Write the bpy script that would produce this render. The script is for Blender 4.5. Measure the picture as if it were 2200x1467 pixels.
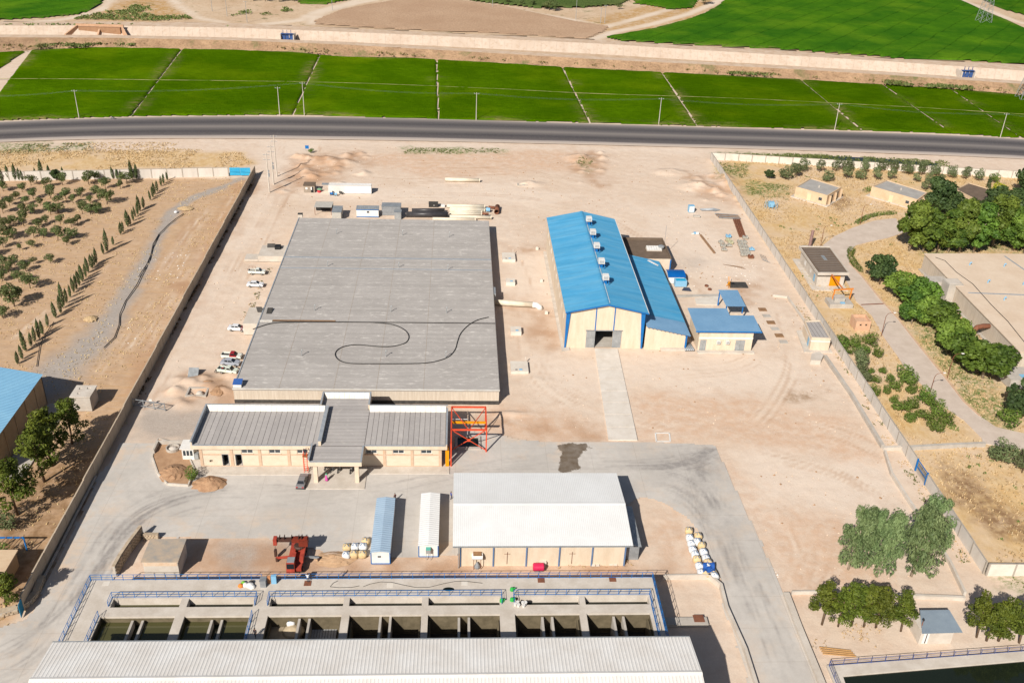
import bpy, bmesh, math, random
import numpy as np
from mathutils import Vector, Matrix
R_ = math.radians
random.seed(7); rng = np.random.default_rng(11)
for o in list(bpy.data.objects): bpy.data.objects.remove(o)
SC = bpy.context.scene; COL = SC.collection

# ------------------------------------------------------------------ camera
FPX, HZ, ROLL, CH, YAW = 2100.0, 1164.0, R_(2.3), 114.0, R_(3.7)
PIT = math.atan(HZ/FPX)
Fh = np.array([math.sin(YAW), math.cos(YAW), 0]); R0 = np.array([math.cos(YAW), -math.sin(YAW), 0])
FW = Fh*math.cos(PIT)-np.array([0,0,math.sin(PIT)]); U0 = Fh*math.sin(PIT)+np.array([0,0,math.cos(PIT)])
CR = math.cos(ROLL)*R0+math.sin(ROLL)*U0; CU = -math.sin(ROLL)*R0+math.cos(ROLL)*U0
CC = np.array([0,0,CH])
cd = bpy.data.cameras.new('camera'); cam = bpy.data.objects.new('camera', cd); COL.objects.link(cam)
cd.sensor_width = 36; cd.lens = 36*FPX/2200; cd.clip_start = 1; cd.clip_end = 6000
cam.matrix_world = Matrix(((CR[0],CU[0],-FW[0],0),(CR[1],CU[1],-FW[1],0),(CR[2],CU[2],-FW[2],CH),(0,0,0,1)))
SC.camera = cam
SC.render.resolution_x = 1024; SC.render.resolution_y = 682

def g(x, y, z=0.0):
    "photo pixel -> point on the level z"
    d = FW*FPX+CR*(x-1100)-CU*(y-733.5); t = (z-CH)/d[2]; q = CC+d*t
    return Vector((float(q[0]), float(q[1]), float(z)))
def gz(pts, z=0.0): return [g(p[0], p[1], z) for p in pts]
def px(X, Y, Z=0.0):
    vx, vy, vz = X, Y, Z-CH
    k = vx*FW[0]+vy*FW[1]+vz*FW[2]
    return 1100+FPX*(vx*CR[0]+vy*CR[1]+vz*CR[2])/k, 733.5-FPX*(vx*CU[0]+vy*CU[1]+vz*CU[2])/k
def crop(ox, oy, s, pts): return [(ox+p[0]/s, oy+p[1]/s)+tuple(p[2:]) for p in pts]

# ------------------------------------------------------------------ light
SUN_AZ, SUN_EL = R_(210), R_(36.3)
w = bpy.data.worlds.new('World'); SC.world = w; w.use_nodes = True
nt = w.node_tree; nt.nodes.clear()
wo = nt.nodes.new('ShaderNodeOutputWorld'); bg = nt.nodes.new('ShaderNodeBackground'); sk = nt.nodes.new('ShaderNodeTexSky')
sk.sky_type = 'NISHITA'; sk.sun_disc = False; sk.sun_elevation = SUN_EL; sk.sun_rotation = SUN_AZ; sk.air_density = 1.0; sk.dust_density = 1.5
bg.inputs[1].default_value = 0.05
nt.links.new(sk.outputs[0], bg.inputs[0]); nt.links.new(bg.outputs[0], wo.inputs[0])
sl = bpy.data.lights.new('sun', 'SUN'); sl.energy = 5.0; sl.angle = R_(0.53); sl.color = (1.0, 0.945, 0.86)
so = bpy.data.objects.new('sun', sl); COL.objects.link(so); so.location = (-60, 20, 160)
sd = Vector((math.sin(R_(30))*math.cos(SUN_EL), math.cos(R_(30))*math.cos(SUN_EL), -math.sin(SUN_EL)))
so.rotation_euler = sd.to_track_quat('-Z', 'Y').to_euler()
SC.view_settings.view_transform = 'Standard'; SC.view_settings.look = 'None'
SC.view_settings.exposure = 0.42; SC.view_settings.gamma = 1.0; SC.view_settings.use_curve_mapping = False

# ------------------------------------------------------------------ materials
def A(r, g_, b, k=0.72):
    f = lambda c: ((c/255)/12.92 if c <= 10 else (((c/255)+0.055)/1.055)**2.4)*k
    return (f(r), f(g_), f(b), 1.0)
class NT:
    def __init__(s, name):
        s.m = bpy.data.materials.new(name); s.m.use_nodes = True; s.t = s.m.node_tree; s.t.nodes.clear()
        s.o = s.n('OutputMaterial'); s.b = s.n('BsdfPrincipled'); s.l(s.b.outputs[0], s.o.inputs[0])
    def n(s, k, **kw):
        n = s.t.nodes.new('ShaderNode'+k)
        for a, v in kw.items(): setattr(n, a, v)
        return n
    def l(s, a, b): s.t.links.new(a, b)
    def pos(s, scale=(1,1,1), rot=0.0, obj=False):
        c = s.n('TexCoord').outputs['Object'] if obj else s.n('NewGeometry').outputs['Position']
        if scale == (1,1,1) and rot == 0: return c
        mp = s.n('Mapping'); mp.inputs['Scale'].default_value = scale; mp.inputs['Rotation'].default_value = (0,0,rot)
        s.l(c, mp.inputs[0]); return mp.outputs[0]
    def noise(s, vec, scale, detail=4, rough=0.6):
        n = s.n('TexNoise'); n.inputs['Scale'].default_value = scale; n.inputs['Detail'].default_value = detail
        n.inputs['Roughness'].default_value = rough; s.l(vec, n.inputs['Vector']); return n.outputs['Fac']
    def ramp(s, fac, lo, hi, a=0.0, b=1.0):
        n = s.n('MapRange'); n.clamp = True
        for i, v in zip((1,2,3,4), (lo, hi, a, b)): n.inputs[i].default_value = v
        s.l(fac, n.inputs[0]); return n.outputs[0]
    def math(s, op, a, b=None):
        n = s.n('Math', operation=op)
        for i, v in enumerate((a, b)):
            if v is None: continue
            if isinstance(v, (int, float)): n.inputs[i].default_value = v
            else: s.l(v, n.inputs[i])
        return n.outputs[0]
    def mix(s, fac, a, b, blend='MIX'):
        n = s.n('Mix', data_type='RGBA', blend_type=blend)
        if isinstance(fac, (int, float)): n.inputs[0].default_value = fac
        else: s.l(fac, n.inputs[0])
        for i, v in ((6, a), (7, b)):
            if isinstance(v, tuple): n.inputs[i].default_value = v
            else: s.l(v, n.inputs[i])
        return n.outputs[2]
    def attr(s, name): return s.n('Attribute', attribute_name=name)
    def bump(s, h, strength=0.3, dist=0.1):
        b = s.n('Bump'); b.inputs['Strength'].default_value = strength; b.inputs['Distance'].default_value = dist
        s.l(h, b.inputs['Height']); s.l(b.outputs[0], s.b.inputs['Normal'])
    def col(s, c): 
        if isinstance(c, tuple): s.b.inputs['Base Color'].default_value = c
        else: s.l(c, s.b.inputs['Base Color'])
    def rough(s, r):
        if isinstance(r, (int, float)): s.b.inputs['Roughness'].default_value = r
        else: s.l(r, s.b.inputs['Roughness'])
MATS = {}
def mat(name, c1, c2=None, scale=1.5, rough=0.8, metal=0.0, bump=0.0, stretch=(1,1,1), vary=0.0, obj=False, lo=0.35, hi=0.65, fine=0.0, spec=0.3):
    "paint / concrete / cloth with patchy wear between two colours"
    if name in MATS: return MATS[name]
    s = NT(name); c = c1
    v = s.pos(stretch, obj=obj)
    if c2 is not None:
        f = s.ramp(s.noise(v, scale, 6, 0.65), lo, hi); c = s.mix(f, c1, c2)
    if fine:
        f2 = s.ramp(s.noise(v, scale*9, 3, 0.7), 0.3, 0.7, 1-fine, 1+fine)
        cc = s.n('CombineColor'); [s.l(f2, cc.inputs[i]) for i in range(3)]
        c = s.mix(1.0, c, cc.outputs[0], 'MULTIPLY')
    if vary:
        oi = s.n('ObjectInfo'); hv = s.n('HueSaturation')
        s.l(s.ramp(oi.outputs['Random'], 0, 1, 1-vary, 1+vary), hv.inputs['Value'])
        if isinstance(c, tuple): hv.inputs['Color'].default_value = c
        else: s.l(c, hv.inputs['Color'])
        c = hv.outputs[0]
    s.col(c); s.rough(rough); s.b.inputs['Metallic'].default_value = metal; s.b.inputs['Specular IOR Level'].default_value = spec
    if bump: s.bump(s.noise(v, scale*6, 5, 0.7), bump, 0.05)
    MATS[name] = s.m; return s.m

# ------------------------------------------------------------------ mesh helpers
class MB:
    "collects shapes (world or local coordinates) for ONE mesh"
    def __init__(s): s.v = []; s.f = []
    def add(s, vs, fs):
        k = len(s.v); s.v += [tuple(v) for v in vs]; s.f += [tuple(i+k for i in f) for f in fs]; return s
    def box(s, x0, x1, y0, y1, z0, z1):
        return s.add([(x0,y0,z0),(x1,y0,z0),(x1,y1,z0),(x0,y1,z0),(x0,y0,z1),(x1,y0,z1),(x1,y1,z1),(x0,y1,z1)],
                     [(3,2,1,0),(4,5,6,7),(0,1,5,4),(1,2,6,5),(2,3,7,6),(3,0,4,7)])
    def prism(s, pts, z0, z1, ztop=None):
        "polygon (ccw) extruded; ztop may be a list"
        n = len(pts); a = [(p[0],p[1],z0) for p in pts]; b = [(p[0],p[1],(ztop[i] if ztop else z1)) for i, p in enumerate(pts)]
        area = sum(pts[i][0]*pts[(i+1)%n][1]-pts[(i+1)%n][0]*pts[i][1] for i in range(n))
        if area < 0: a = a[::-1]; b = b[::-1]
        return s.add(a+b, [tuple(range(n))[::-1], tuple(range(n, 2*n))]+[(i,(i+1)%n,(i+1)%n+n,i+n) for i in range(n)])
    def slab(s, quad, t):
        "a plate through points, thickness t downwards along its normal"
        q = [Vector(p) for p in quad]; nrm = (q[1]-q[0]).cross(q[-1]-q[0]).normalized()
        if nrm.z < 0: q = q[::-1]; nrm = -nrm
        n = len(q); return s.add([p-nrm*t for p in q]+q, [tuple(range(n))[::-1], tuple(range(n,2*n))]+[(i,(i+1)%n,(i+1)%n+n,i+n) for i in range(n)])
    def bar(s, a, b, w, h=None, up=(0,0,1)):
        a = Vector(a); b = Vector(b); h = w if h is None else h
        d = (b-a).normalized(); u = Vector(up)
        if abs(d.dot(u)) > 0.98: u = Vector((0,1,0))
        r = d.cross(u).normalized(); u = r.cross(d).normalized()
        c = [(-w/2,-h/2),(w/2,-h/2),(w/2,h/2),(-w/2,h/2)]
        return s.add([p+r*x+u*y for p in (a,b) for x,y in c], [(0,1,2,3),(7,6,5,4),(0,4,5,1),(1,5,6,2),(2,6,7,3),(3,7,4,0)])
    def tube(s, pts, r, n=8, caps=True):
        pts = [Vector(p) for p in pts]; m = len(pts); rr = r if isinstance(r, (list, tuple)) else [r]*m
        k = len(s.v); ref = None
        for i, p in enumerate(pts):
            d = (pts[min(i+1,m-1)]-pts[max(i-1,0)])
            d = d.normalized() if d.length > 1e-9 else Vector((0,0,1))
            if ref is None:
                ref = Vector((0,0,1)) if abs(d.z) < 0.9 else Vector((1,0,0))
            x = d.cross(ref).normalized(); y = x.cross(d).normalized(); ref = y if y.length > 0.1 else ref
            for j in range(n):
                t = 2*math.pi*j/n; q = p+x*(rr[i]*math.cos(t))+y*(rr[i]*math.sin(t)); s.v.append((q.x,q.y,q.z))
        for i in range(m-1):
            for j in range(n):
                a = k+i*n+j; b = k+i*n+(j+1)%n; s.f.append((a, b, b+n, a+n))
        if caps:
            s.f.append(tuple(k+j for j in range(n))[::-1]); s.f.append(tuple(k+(m-1)*n+j for j in range(n)))
        return s
    def ring(s, a, b, ro, ri, n=20):
        "hollow pipe from a to b"
        a = Vector(a); b = Vector(b); d = (b-a).normalized(); ref = Vector((0,0,1)) if abs(d.z) < 0.9 else Vector((1,0,0))
        x = d.cross(ref).normalized(); y = x.cross(d); k = len(s.v)
        for p, r in ((a,ro),(b,ro),(b,ri),(a,ri)):
            for j in range(n):
                t = 2*math.pi*j/n; q = p+x*(r*math.cos(t))+y*(r*math.sin(t)); s.v.append(tuple(q))
        for c in range(4):
            for j in range(n):
                a0 = k+c*n+j; a1 = k+c*n+(j+1)%n; b0 = k+((c+1)%4)*n+j; b1 = k+((c+1)%4)*n+(j+1)%n
                s.f.append((a0,b0,b1,a1))
        return s
    def lathe(s, prof, c=(0,0,0), n=16, sx=1, sy=1):
        "prof: (r, z) pairs from bottom to top"
        k = len(s.v); c = Vector(c)
        for r, z in prof:
            for j in range(n):
                t = 2*math.pi*j/n; s.v.append((c.x+r*sx*math.cos(t), c.y+r*sy*math.sin(t), c.z+z))
        for i in range(len(prof)-1):
            for j in range(n):
                a = k+i*n+j; b = k+i*n+(j+1)%n; s.f.append((a,b,b+n,a+n))
        s.f.append(tuple(k+j for j in range(n))[::-1]); s.f.append(tuple(k+(len(prof)-1)*n+j for j in range(n)))
        return s
    def corr(s, p00, p10, p01, p11, n, depth, duty=0.5):
        "ribbed sheet: ribs run from the 0x edge to the 1x edge, n ribs across; p00->p01 is across"
        p00, p10, p01, p11 = map(Vector, (p00,p10,p01,p11)); nr = (p01-p00).cross(p10-p00).normalized()
        if nr.z < 0: nr = -nr
        k = len(s.v); ts = []
        for i in range(n):
            b = i/n; e = 1/n
            ts += [(b+e*0.02,0),(b+e*(0.5-duty/2),0),(b+e*(0.5-duty/4),depth),(b+e*(0.5+duty/4),depth),(b+e*(0.5+duty/2),0)]
        ts.append((1.0, 0)); ts[0] = (0.0, 0)
        for t, d in ts:
            s.v.append(tuple(p00.lerp(p01,t)+nr*d)); s.v.append(tuple(p10.lerp(p11,t)+nr*d))
        for i in range(len(ts)-1): s.f.append((k+2*i, k+2*i+1, k+2*i+3, k+2*i+2))
        return s
ROOTM = {}
def new_mesh(name, mb, m, smooth=False):
    me = bpy.data.meshes.new(name)
    me.from_pydata([tuple(v) for v in mb.v], [], mb.f); me.validate(clean_customdata=False)
    for mm in (m if isinstance(m, (list, tuple)) else [m]): me.materials.append(mm)
    if smooth: me.polygons.foreach_set('use_smooth', [True]*len(me.polygons))
    me.update(); return me
def tag(o, label=None, cat=None, group=None, kind=None):
    if label: o['label'] = label
    if cat: o['category'] = cat
    if group: o['group'] = group
    if kind: o['kind'] = kind
    return o
def thing(name, label, cat, loc=(0,0,0), rz=0.0, group=None):
    o = bpy.data.objects.new(name, None); COL.objects.link(o); o.empty_display_size = 0.3
    o.location = loc; o.rotation_euler = (0,0,rz)
    ROOTM[o.name] = (Matrix.Translation(Vector(loc)) @ Matrix.Rotation(rz, 4, 'Z')).inverted()
    return tag(o, label, cat, group)
def part(name, mb, m, parent, world=True, smooth=False, label=None, kind=None):
    "a mesh part; world=True means mb is in world coordinates"
    inv = ROOTM[parent.name]
    if world:
        mb2 = MB(); mb2.v = [tuple(inv @ Vector(v)) for v in mb.v]; mb2.f = mb.f; mb = mb2
    o = bpy.data.objects.new(name, new_mesh(name, mb, m, smooth)); COL.objects.link(o); o.parent = parent
    ROOTM[o.name] = inv
    if label: o['label'] = label
    if kind: o['kind'] = kind
    return o
def single(name, mb, m, label, cat, group=None, smooth=False, kind=None):
    "a thing that is one mesh; mb in world coordinates, origin moved to its base centre"
    a = np.array(mb.v); c = Vector(((a[:,0].min()+a[:,0].max())/2, (a[:,1].min()+a[:,1].max())/2, a[:,2].min()))
    mb2 = MB(); mb2.v = [tuple(Vector(v)-c) for v in mb.v]; mb2.f = mb.f
    o = bpy.data.objects.new(name, new_mesh(name, mb2, m, smooth)); COL.objects.link(o); o.location = c
    ROOTM[o.name] = Matrix.Translation(c).inverted()
    return tag(o, label, cat, group, kind)
def struct(name, mb, m, smooth=False, parent=None):
    o = bpy.data.objects.new(name, new_mesh(name, mb, m, smooth)); COL.objects.link(o)
    ROOTM[o.name] = Matrix.Identity(4)
    if parent: o.parent = parent
    else: o['kind'] = 'structure'
    return o
def copy_tree(o, loc=None, rz=None, scale=None, label=None, group=None, parent=None):
    c = o.copy(); COL.objects.link(c); c.parent = parent
    if loc is not None: c.location = loc
    if rz is not None: c.rotation_euler = (0,0,rz)
    if scale is not None: c.scale = scale if isinstance(scale, tuple) else (scale,)*3
    if label: c['label'] = label
    if group: c['group'] = group
    for ch in [k for k in CHILDREN.get(o.name, [])]:
        d = copy_tree(ch, parent=c)
        CHILDREN.setdefault(c.name, []).append(d)
    return c
CHILDREN = {}
def reg(root):
    "remember the children of a finished thing so that it can be copied"
    for o in COL.objects:
        if o.parent is not None:
            l = CHILDREN.setdefault(o.parent.name, [])
            if o not in l: l.append(o)
    return root

# ------------------------------------------------------------------ numpy field helpers
def seg_d(X, Y, ax, ay, bx, by):
    dx, dy = bx-ax, by-ay; L = dx*dx+dy*dy+1e-9
    t = np.clip(((X-ax)*dx+(Y-ay)*dy)/L, 0, 1); return np.hypot(X-ax-t*dx, Y-ay-t*dy)
def line_d(X, Y, pts):
    d = np.full(X.shape, 1e9)
    for a, b in zip(pts, pts[1:]): d = np.minimum(d, seg_d(X, Y, a[0], a[1], b[0], b[1]))
    return d
def poly_sd(X, Y, pts):
    d = line_d(X, Y, list(pts)+[pts[0]]); ins = np.zeros(X.shape, bool); n = len(pts)
    for i in range(n):
        x1, y1 = pts[i][0], pts[i][1]; x2, y2 = pts[(i+1)%n][0], pts[(i+1)%n][1]
        c = (y1 > Y) != (y2 > Y)
        with np.errstate(divide='ignore', invalid='ignore'): ins ^= c & (X < (x2-x1)*(Y-y1)/(y2-y1+1e-12)+x1)
    return np.where(ins, -d, d)
def smooth01(x): x = np.clip(x, 0, 1); return x*x*(3-2*x)
def vnoise(X, Y, s, seed=0):
    r = np.random.default_rng(seed); T = r.random((256,256)); x = X/s; y = Y/s
    xi = np.floor(x).astype(int); yi = np.floor(y).astype(int); fx = x-xi; fy = y-yi
    fx = fx*fx*(3-2*fx); fy = fy*fy*(3-2*fy); xi &= 255; yi &= 255; x1 = (xi+1)&255; y1 = (yi+1)&255
    return (T[xi,yi]*(1-fx)+T[x1,yi]*fx)*(1-fy)+(T[xi,y1]*(1-fx)+T[x1,y1]*fx)*fy
def fbm(X, Y, s, seed=0, o=4): return sum(vnoise(X, Y, s/2**i, seed+i)*0.5**i for i in range(o))/(2-2*0.5**o)
def grid_mesh(name, xs, ys, zf, attrs, m, keep=None, kind='structure'):
    X, Y = np.meshgrid(xs, ys, indexing='ij'); Z = zf(X, Y); nx, ny = X.shape
    co = np.stack([X, Y, Z], -1).reshape(-1, 3)
    i = np.arange(nx-1)[:,None]*ny+np.arange(ny-1)[None,:]
    q = np.stack([i, i+ny, i+ny+1, i+1], -1).reshape(-1, 4)
    if keep is not None:
        k = keep(X, Y).reshape(-1); q = q[k[q].all(1)]
        us, inv = np.unique(q, return_inverse=True); q = inv.reshape(-1,4); co = co[us]
    me = bpy.data.meshes.new(name); me.vertices.add(len(co)); me.vertices.foreach_set('co', co.astype(np.float32).ravel())
    me.loops.add(q.size); me.loops.foreach_set('vertex_index', q.astype(np.int32).ravel())
    me.polygons.add(len(q)); me.polygons.foreach_set('loop_start', np.arange(0, q.size, 4, dtype=np.int32))
    me.polygons.foreach_set('use_smooth', np.ones(len(q), bool)); me.update(calc_edges=True)
    for an, fn in attrs.items():
        at = me.attributes.new(an, 'FLOAT', 'POINT'); at.data.foreach_set('value', fn(co[:,0], co[:,1]).astype(np.float32))
    me.materials.append(m); o = bpy.data.objects.new(name, me); COL.objects.link(o)
    if kind: o['kind'] = kind
    return o
# ================================================================== the setting
W2 = lambda pts, z=0.0: [(q.x, q.y) for q in gz(pts, z)]
YARD = [(258,952),(340,951),(410,962),(960,960),(1000,925),(1085,934),(1144,947.5),(1300,947),(1373,947),(1537,954),(1553,995),(1574,1033),(1600,1087),
        (1640,1170),(1688,1275),(1712,1330),(1775,1475),(1790,1510),(1622,1510),(1606,1467),(1548,1290),(1540,1240),(1500,1140),(1462,1106),(1420,1080),(1378,1069),(1330,1100),
        (985,1196),(900,1202),(800,1197),(740,1200),(655,1178),(632,1159),(480,1158),(330,1155),(300,1160),(245,1240),(240,1300),(200,1510),(-60,1510),(-60,1362),(0,1345),(55,1325),(78,1300),(88,1272),(125,1190),(170,1105),(215,1015)]
YW = W2(YARD)
ORCH = W2([(-60,385),(490,381),(548,383),(430,610),(300,858),(190,1060),(60,1300),(20,1345),(-80,1370),(-160,900)])
GOLD_L = W2([(-60,328),(250,322),(520,328),(545,352),(490,362),(-60,366)])
RIGHT = W2([(1530,350),(1570,345),(2300,388),(2400,700),(2400,1220),(2115,1225),(1975,1010),(1790,720),(1650,525)])
GRAVEL = [(W2([(520,383),(470,404),(415,425),(372,452),(350,490),(330,530),(312,562),(290,600),(262,650),(230,695),(200,730),(160,765),(125,795),(95,830)]), [1.2,1.4,1.5,1.7,1.9,2.0,2.1,2.4,2.7,3.3,4.1,4.9,5.6,5.6])]
GREYP = [W2([(290,862),(420,880),(445,900),(405,945),(262,950)]), W2([(475,1165),(632,1162),(625,1200),(500,1215),(470,1195)]), W2([(1440,560),(1500,540),(1540,560),(1500,585),(1440,580)])]
PALE = [W2([(1150,765),(1480,760),(1720,765),(1735,800),(1690,840),(1500,850),(1380,830),(1200,860),(1120,830)]),
        W2([(1080,480),(1180,560),(1180,640),(1090,620)]), W2([(1350,440),(1480,440),(1640,600),(1660,660),(1640,740),(1500,600)]),
        W2([(560,300),(720,300),(640,340),(600,420),(480,600),(360,860),(310,860),(430,640),(560,430)]),
        W2([(620,405),(1080,400),(1250,420),(1200,440),(640,430)]), W2([(1560,960),(1900,1000),(1980,1150),(1900,1100),(1650,1100),(1600,1080)]), W2([(640,300),(1540,322),(1540,330),(640,312)])]
PINK = [W2([(1350,860),(1500,830),(1800,900),(1900,990),(1560,950),(1390,940)]), W2([(980,880),(1200,890),(1300,945),(1000,930)]), W2([(640,340),(760,330),(700,390),(600,410)]), W2([(1560,1000),(1640,1170),(1700,1270),(1900,1250),(1800,1100)]), W2([(320,1170),(800,1200),(1000,1205),(1400,1215),(1450,1100),(1540,1240),(250,1240)]), W2([(760,330),(1240,320),(1300,360),(900,385)])]
GREEN = [W2([(860,318),(1070,318),(1080,330),(870,330)]), W2([(1530,328),(1760,334),(1780,344),(1560,340)]), W2([(1245,335),(1275,345),(1260,365),(1235,350)]), W2([(1545,350),(1610,352),(1600,385),(1560,380)]),
         W2([(1940,640),(2000,640),(2160,870),(2200,1000),(2150,950),(2000,760)]), W2([(2010,400),(2120,410),(2200,540),(1990,545)]), W2([(1600,385),(1700,400),(1690,430),(1610,420)]), W2([(2150,1230),(2200,1232),(2210,1262),(2170,1255)]), W2([(20,310),(200,306),(200,322),(0,330)])]
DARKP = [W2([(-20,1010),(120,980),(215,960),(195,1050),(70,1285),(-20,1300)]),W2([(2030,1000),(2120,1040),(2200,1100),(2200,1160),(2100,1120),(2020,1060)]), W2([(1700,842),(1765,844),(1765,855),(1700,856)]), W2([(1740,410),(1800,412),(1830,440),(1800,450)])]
TRACKS = [W2(p) for p in ([(600,300),(590,400),(520,560),(420,740),(330,880)],[(640,300),(610,380),(545,540),(440,730),(345,880)],[(560,330),(600,440),(900,425),(1180,440)],[(700,300),(640,430),(950,412),(1240,430),(1340,520)],
          [(1560,1000),(1680,980),(1820,1010),(1900,1080)],[(1570,960),(1700,950),(1880,1000),(1960,1100)],[(1130,560),(1150,640),(1130,760),(1200,860)],[(1550,560),(1640,660),(1660,800),(1560,900)],[(1500,600),(1600,700),(1640,780)],
          [(30,870),(150,770),(330,620),(420,560)],[(470,420),(380,520),(300,680),(230,800)],[(500,430),(410,560),(330,720),(250,830)],[(520,420),(430,600),(350,740),(280,840)],[(0,740),(120,640),(200,560)],[(0,775),(130,665),(215,575)])]
def dens(polys, X, Y, wd, amp, seed):
    r = np.zeros(X.shape); nz = (fbm(X, Y, 9.0, seed)-0.5)*2*amp+(fbm(X, Y, 2.0, seed+9)-0.5)*amp*0.8
    for p in polys: r = np.maximum(r, smooth01(0.5-(poly_sd(X, Y, p)+nz)/wd))
    return r
def a_grey(X, Y):
    r = dens(GREYP, X, Y, 6.0, 4.0, 5)*np.where(Y > 230, 0.35, 0.8)
    for pts, ws in GRAVEL:
        for (a, b, w0, w1) in zip(pts, pts[1:], ws, ws[1:]):
            r = np.maximum(r, smooth01(1.15-(seg_d(X, Y, a[0], a[1], b[0], b[1])+(fbm(X,Y,3.0,3)-0.5)*3.0)/((w0+w1)/2*1.5)))
    return r
DISTURB = [W2(p) for p in ([(640,332),(770,328),(790,352),(690,398),(600,412),(610,380)],[(1480,372),(1560,380),(1600,440),(1500,420)],[(1230,322),(1300,330),(1290,400),(1240,380)],[(385,800),(500,805),(505,870),(380,880)],[(560,1172),(760,1190),(1000,1205),(1440,1215),(1420,1236),(300,1236),(330,1175)],[(1085,530),(1180,520),(1180,545),(1090,560)],[(1090,640),(1180,660),(1200,760),(1150,720)],[(1000,890),(1240,905),(1290,940),(1090,925)],[(1560,600),(1640,600),(1640,640),(1560,650)],[(530,360),(548,385),(300,850),(255,850)])]
RUTS = []
def rut_bundle(pts, n, spread, seed):
    r = np.random.default_rng(seed); P0 = np.array(W2(pts)); t = np.linspace(0, 1, len(P0)); tt = np.linspace(0, 1, 24)
    cx = np.interp(tt, t, P0[:,0]); cy = np.interp(tt, t, P0[:,1]); k = np.array([1,2,3,2,1.])/9
    for _ in range(3): cx[2:-2] = np.convolve(cx, k, 'valid'); cy[2:-2] = np.convolve(cy, k, 'valid')
    dx = np.gradient(cx); dy = np.gradient(cy); L = np.hypot(dx, dy); nx, ny = -dy/L, dx/L
    for _ in range(n):
        o0, o1 = r.normal(0, spread, 2); a = r.integers(0, 12); b = min(23, a+r.integers(8, 20))
        for g_ in (-0.75, 0.75):
            o = np.linspace(o0, o1, 24)+g_; RUTS.append(([(cx[i]+nx[i]*o[i], cy[i]+ny[i]*o[i]) for i in range(a, b+1)], r.uniform(0.35, 1), r.choice([1, 1, -1])))
for k_, (p_, n_, s_) in enumerate((([(600,300),(590,400),(520,560),(420,740),(330,880)],10,2.2),([(700,300),(620,400),(540,560),(440,730),(345,880)],7,1.6),([(560,330),(600,440),(900,422),(1180,440),(1330,520)],9,2.4),([(640,430),(950,412),(1240,430),(1400,520),(1520,640),(1640,760)],8,2.6),
        ([(1560,960),(1680,975),(1820,1010),(1930,1090),(2000,1200)],12,3.0),([(1560,1000),(1680,1080),(1750,1180),(1720,1260)],8,2.5),([(1100,560),(1140,640),(1120,760),(1200,870),(1420,900),(1560,950)],9,2.4),([(1660,640),(1700,780),(1640,880),(1560,950)],9,2.4),([(1240,880),(1400,800),(1600,790),(1680,700)],7,3.0),
        ([(760,340),(900,360),(1100,350),(1260,400),(1500,380)],9,4.0),([(500,420),(410,560),(330,720),(250,830)],9,2.6),([(470,420),(380,520),(300,680),(230,800)],6,1.8),([(0,760),(120,650),(215,565)],5,1.4),([(1600,900),(1800,930),(1930,1000)],8,3.0),([(1440,1100),(1470,1180),(1500,1230)],5,1.5),([(620,320),(800,395),(1000,385),(1200,380)],7,3.0))): rut_bundle(p_, n_, s_, k_+50)
_rt = {}
def rut_field(X, Y, sign):
    r = np.zeros(X.shape)
    for pts, st, sg in RUTS:
        if sg != sign: continue
        q = np.array(pts); m = (X > q[:,0].min()-2) & (X < q[:,0].max()+2) & (Y > q[:,1].min()-2) & (Y < q[:,1].max()+2)
        if not m.any(): continue
        r[m] = np.maximum(r[m], st*smooth01(1.15-line_d(X[m], Y[m], pts)/0.42)*np.clip(vnoise(X[m], Y[m], 6, 2)*1.8-0.3, 0, 1))
    return r
def a_track(X, Y): return rut_field(X, Y, 1)
def a_rut(X, Y): return np.maximum(0.6*rut_field(X, Y, -1), 0.95*dens(DISTURB, X, Y, 9, 6, 31)*np.clip(fbm(X, Y, 3.5, 33)*2.2-0.3, 0, 1))
MOUNDS = [(g(690,345),9,6,1.1,1),(g(735,350),8,5,0.9,2),(g(660,372),5,6,0.7,3),(g(420,815),4.5,3.5,0.45,4),(g(462,830),3.5,3.5,0.4,5),(g(400,870),4,2,0.3,6),(g(1245,340),7,6,1.0,7),
          (g(1500,400),10,7,1.0,8),(g(1560,390),6,9,1.2,9),(g(1140,395),6,4,0.7,10),(g(1440,370),8,5,0.7,11),(g(720,1195),4.2,2.2,0.75,12),(g(1155,815),2.0,2.0,0.1,13),(g(1100,888),7,1.5,0.35,14),(g(700,850),3,0,0,15)]
HOLES = [(g(420,852)+Vector((0,1.8,0)),1.35,1.0,1.3),(g(1123,400)+Vector((0,1.1,0)),1.0,0.5,1.3)]
_r = random.Random(3)
for _p, _n in ((DISTURB[0],34),(DISTURB[1],16),(DISTURB[2],12),(DISTURB[3],14)):
    for _ in range(_n):
        _x = _r.uniform(min(p[0] for p in _p), max(p[0] for p in _p)); _y = _r.uniform(min(p[1] for p in _p), max(p[1] for p in _p)); _s = _r.uniform(1.2, 3.2)
        MOUNDS.append((Vector((_x,_y,0)), _s, _s*_r.uniform(.6,1.1), _s*_r.uniform(.14,.26), 20+_%9))
def ground_z(X, Y):
    z = -0.16*fbm(X, Y, 5.0, 21)-0.10*fbm(X, Y, 1.6, 22, 2)
    for c, rx, ry, h, sd_ in MOUNDS:
        if not h: continue
        q = np.hypot((X-c.x)/rx, (Y-c.y)/ry); z = z+1.35*h*smooth01(1-q)*(0.2+1.4*fbm(X, Y, 2.2, 30+sd_, 3))
    # left compound is furrowed along its length
    m = smooth01(0.5-poly_sd(X, Y, ORCH)/6)
    z = z-0.10*m*fbm(X*3.0, Y*0.5, 6.0, 61, 3)
    flat = smooth01(0.5-(poly_sd(X, Y, YW)+0.5)/2.0); z = z*(1-flat)-0.05*flat
    for c, rx, ry, h in HOLES:
        q = np.maximum(np.abs(X-c.x)/rx, np.abs(Y-c.y)/ry); z = z-h*smooth01((1.15-q)/0.2)
    return z
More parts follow.
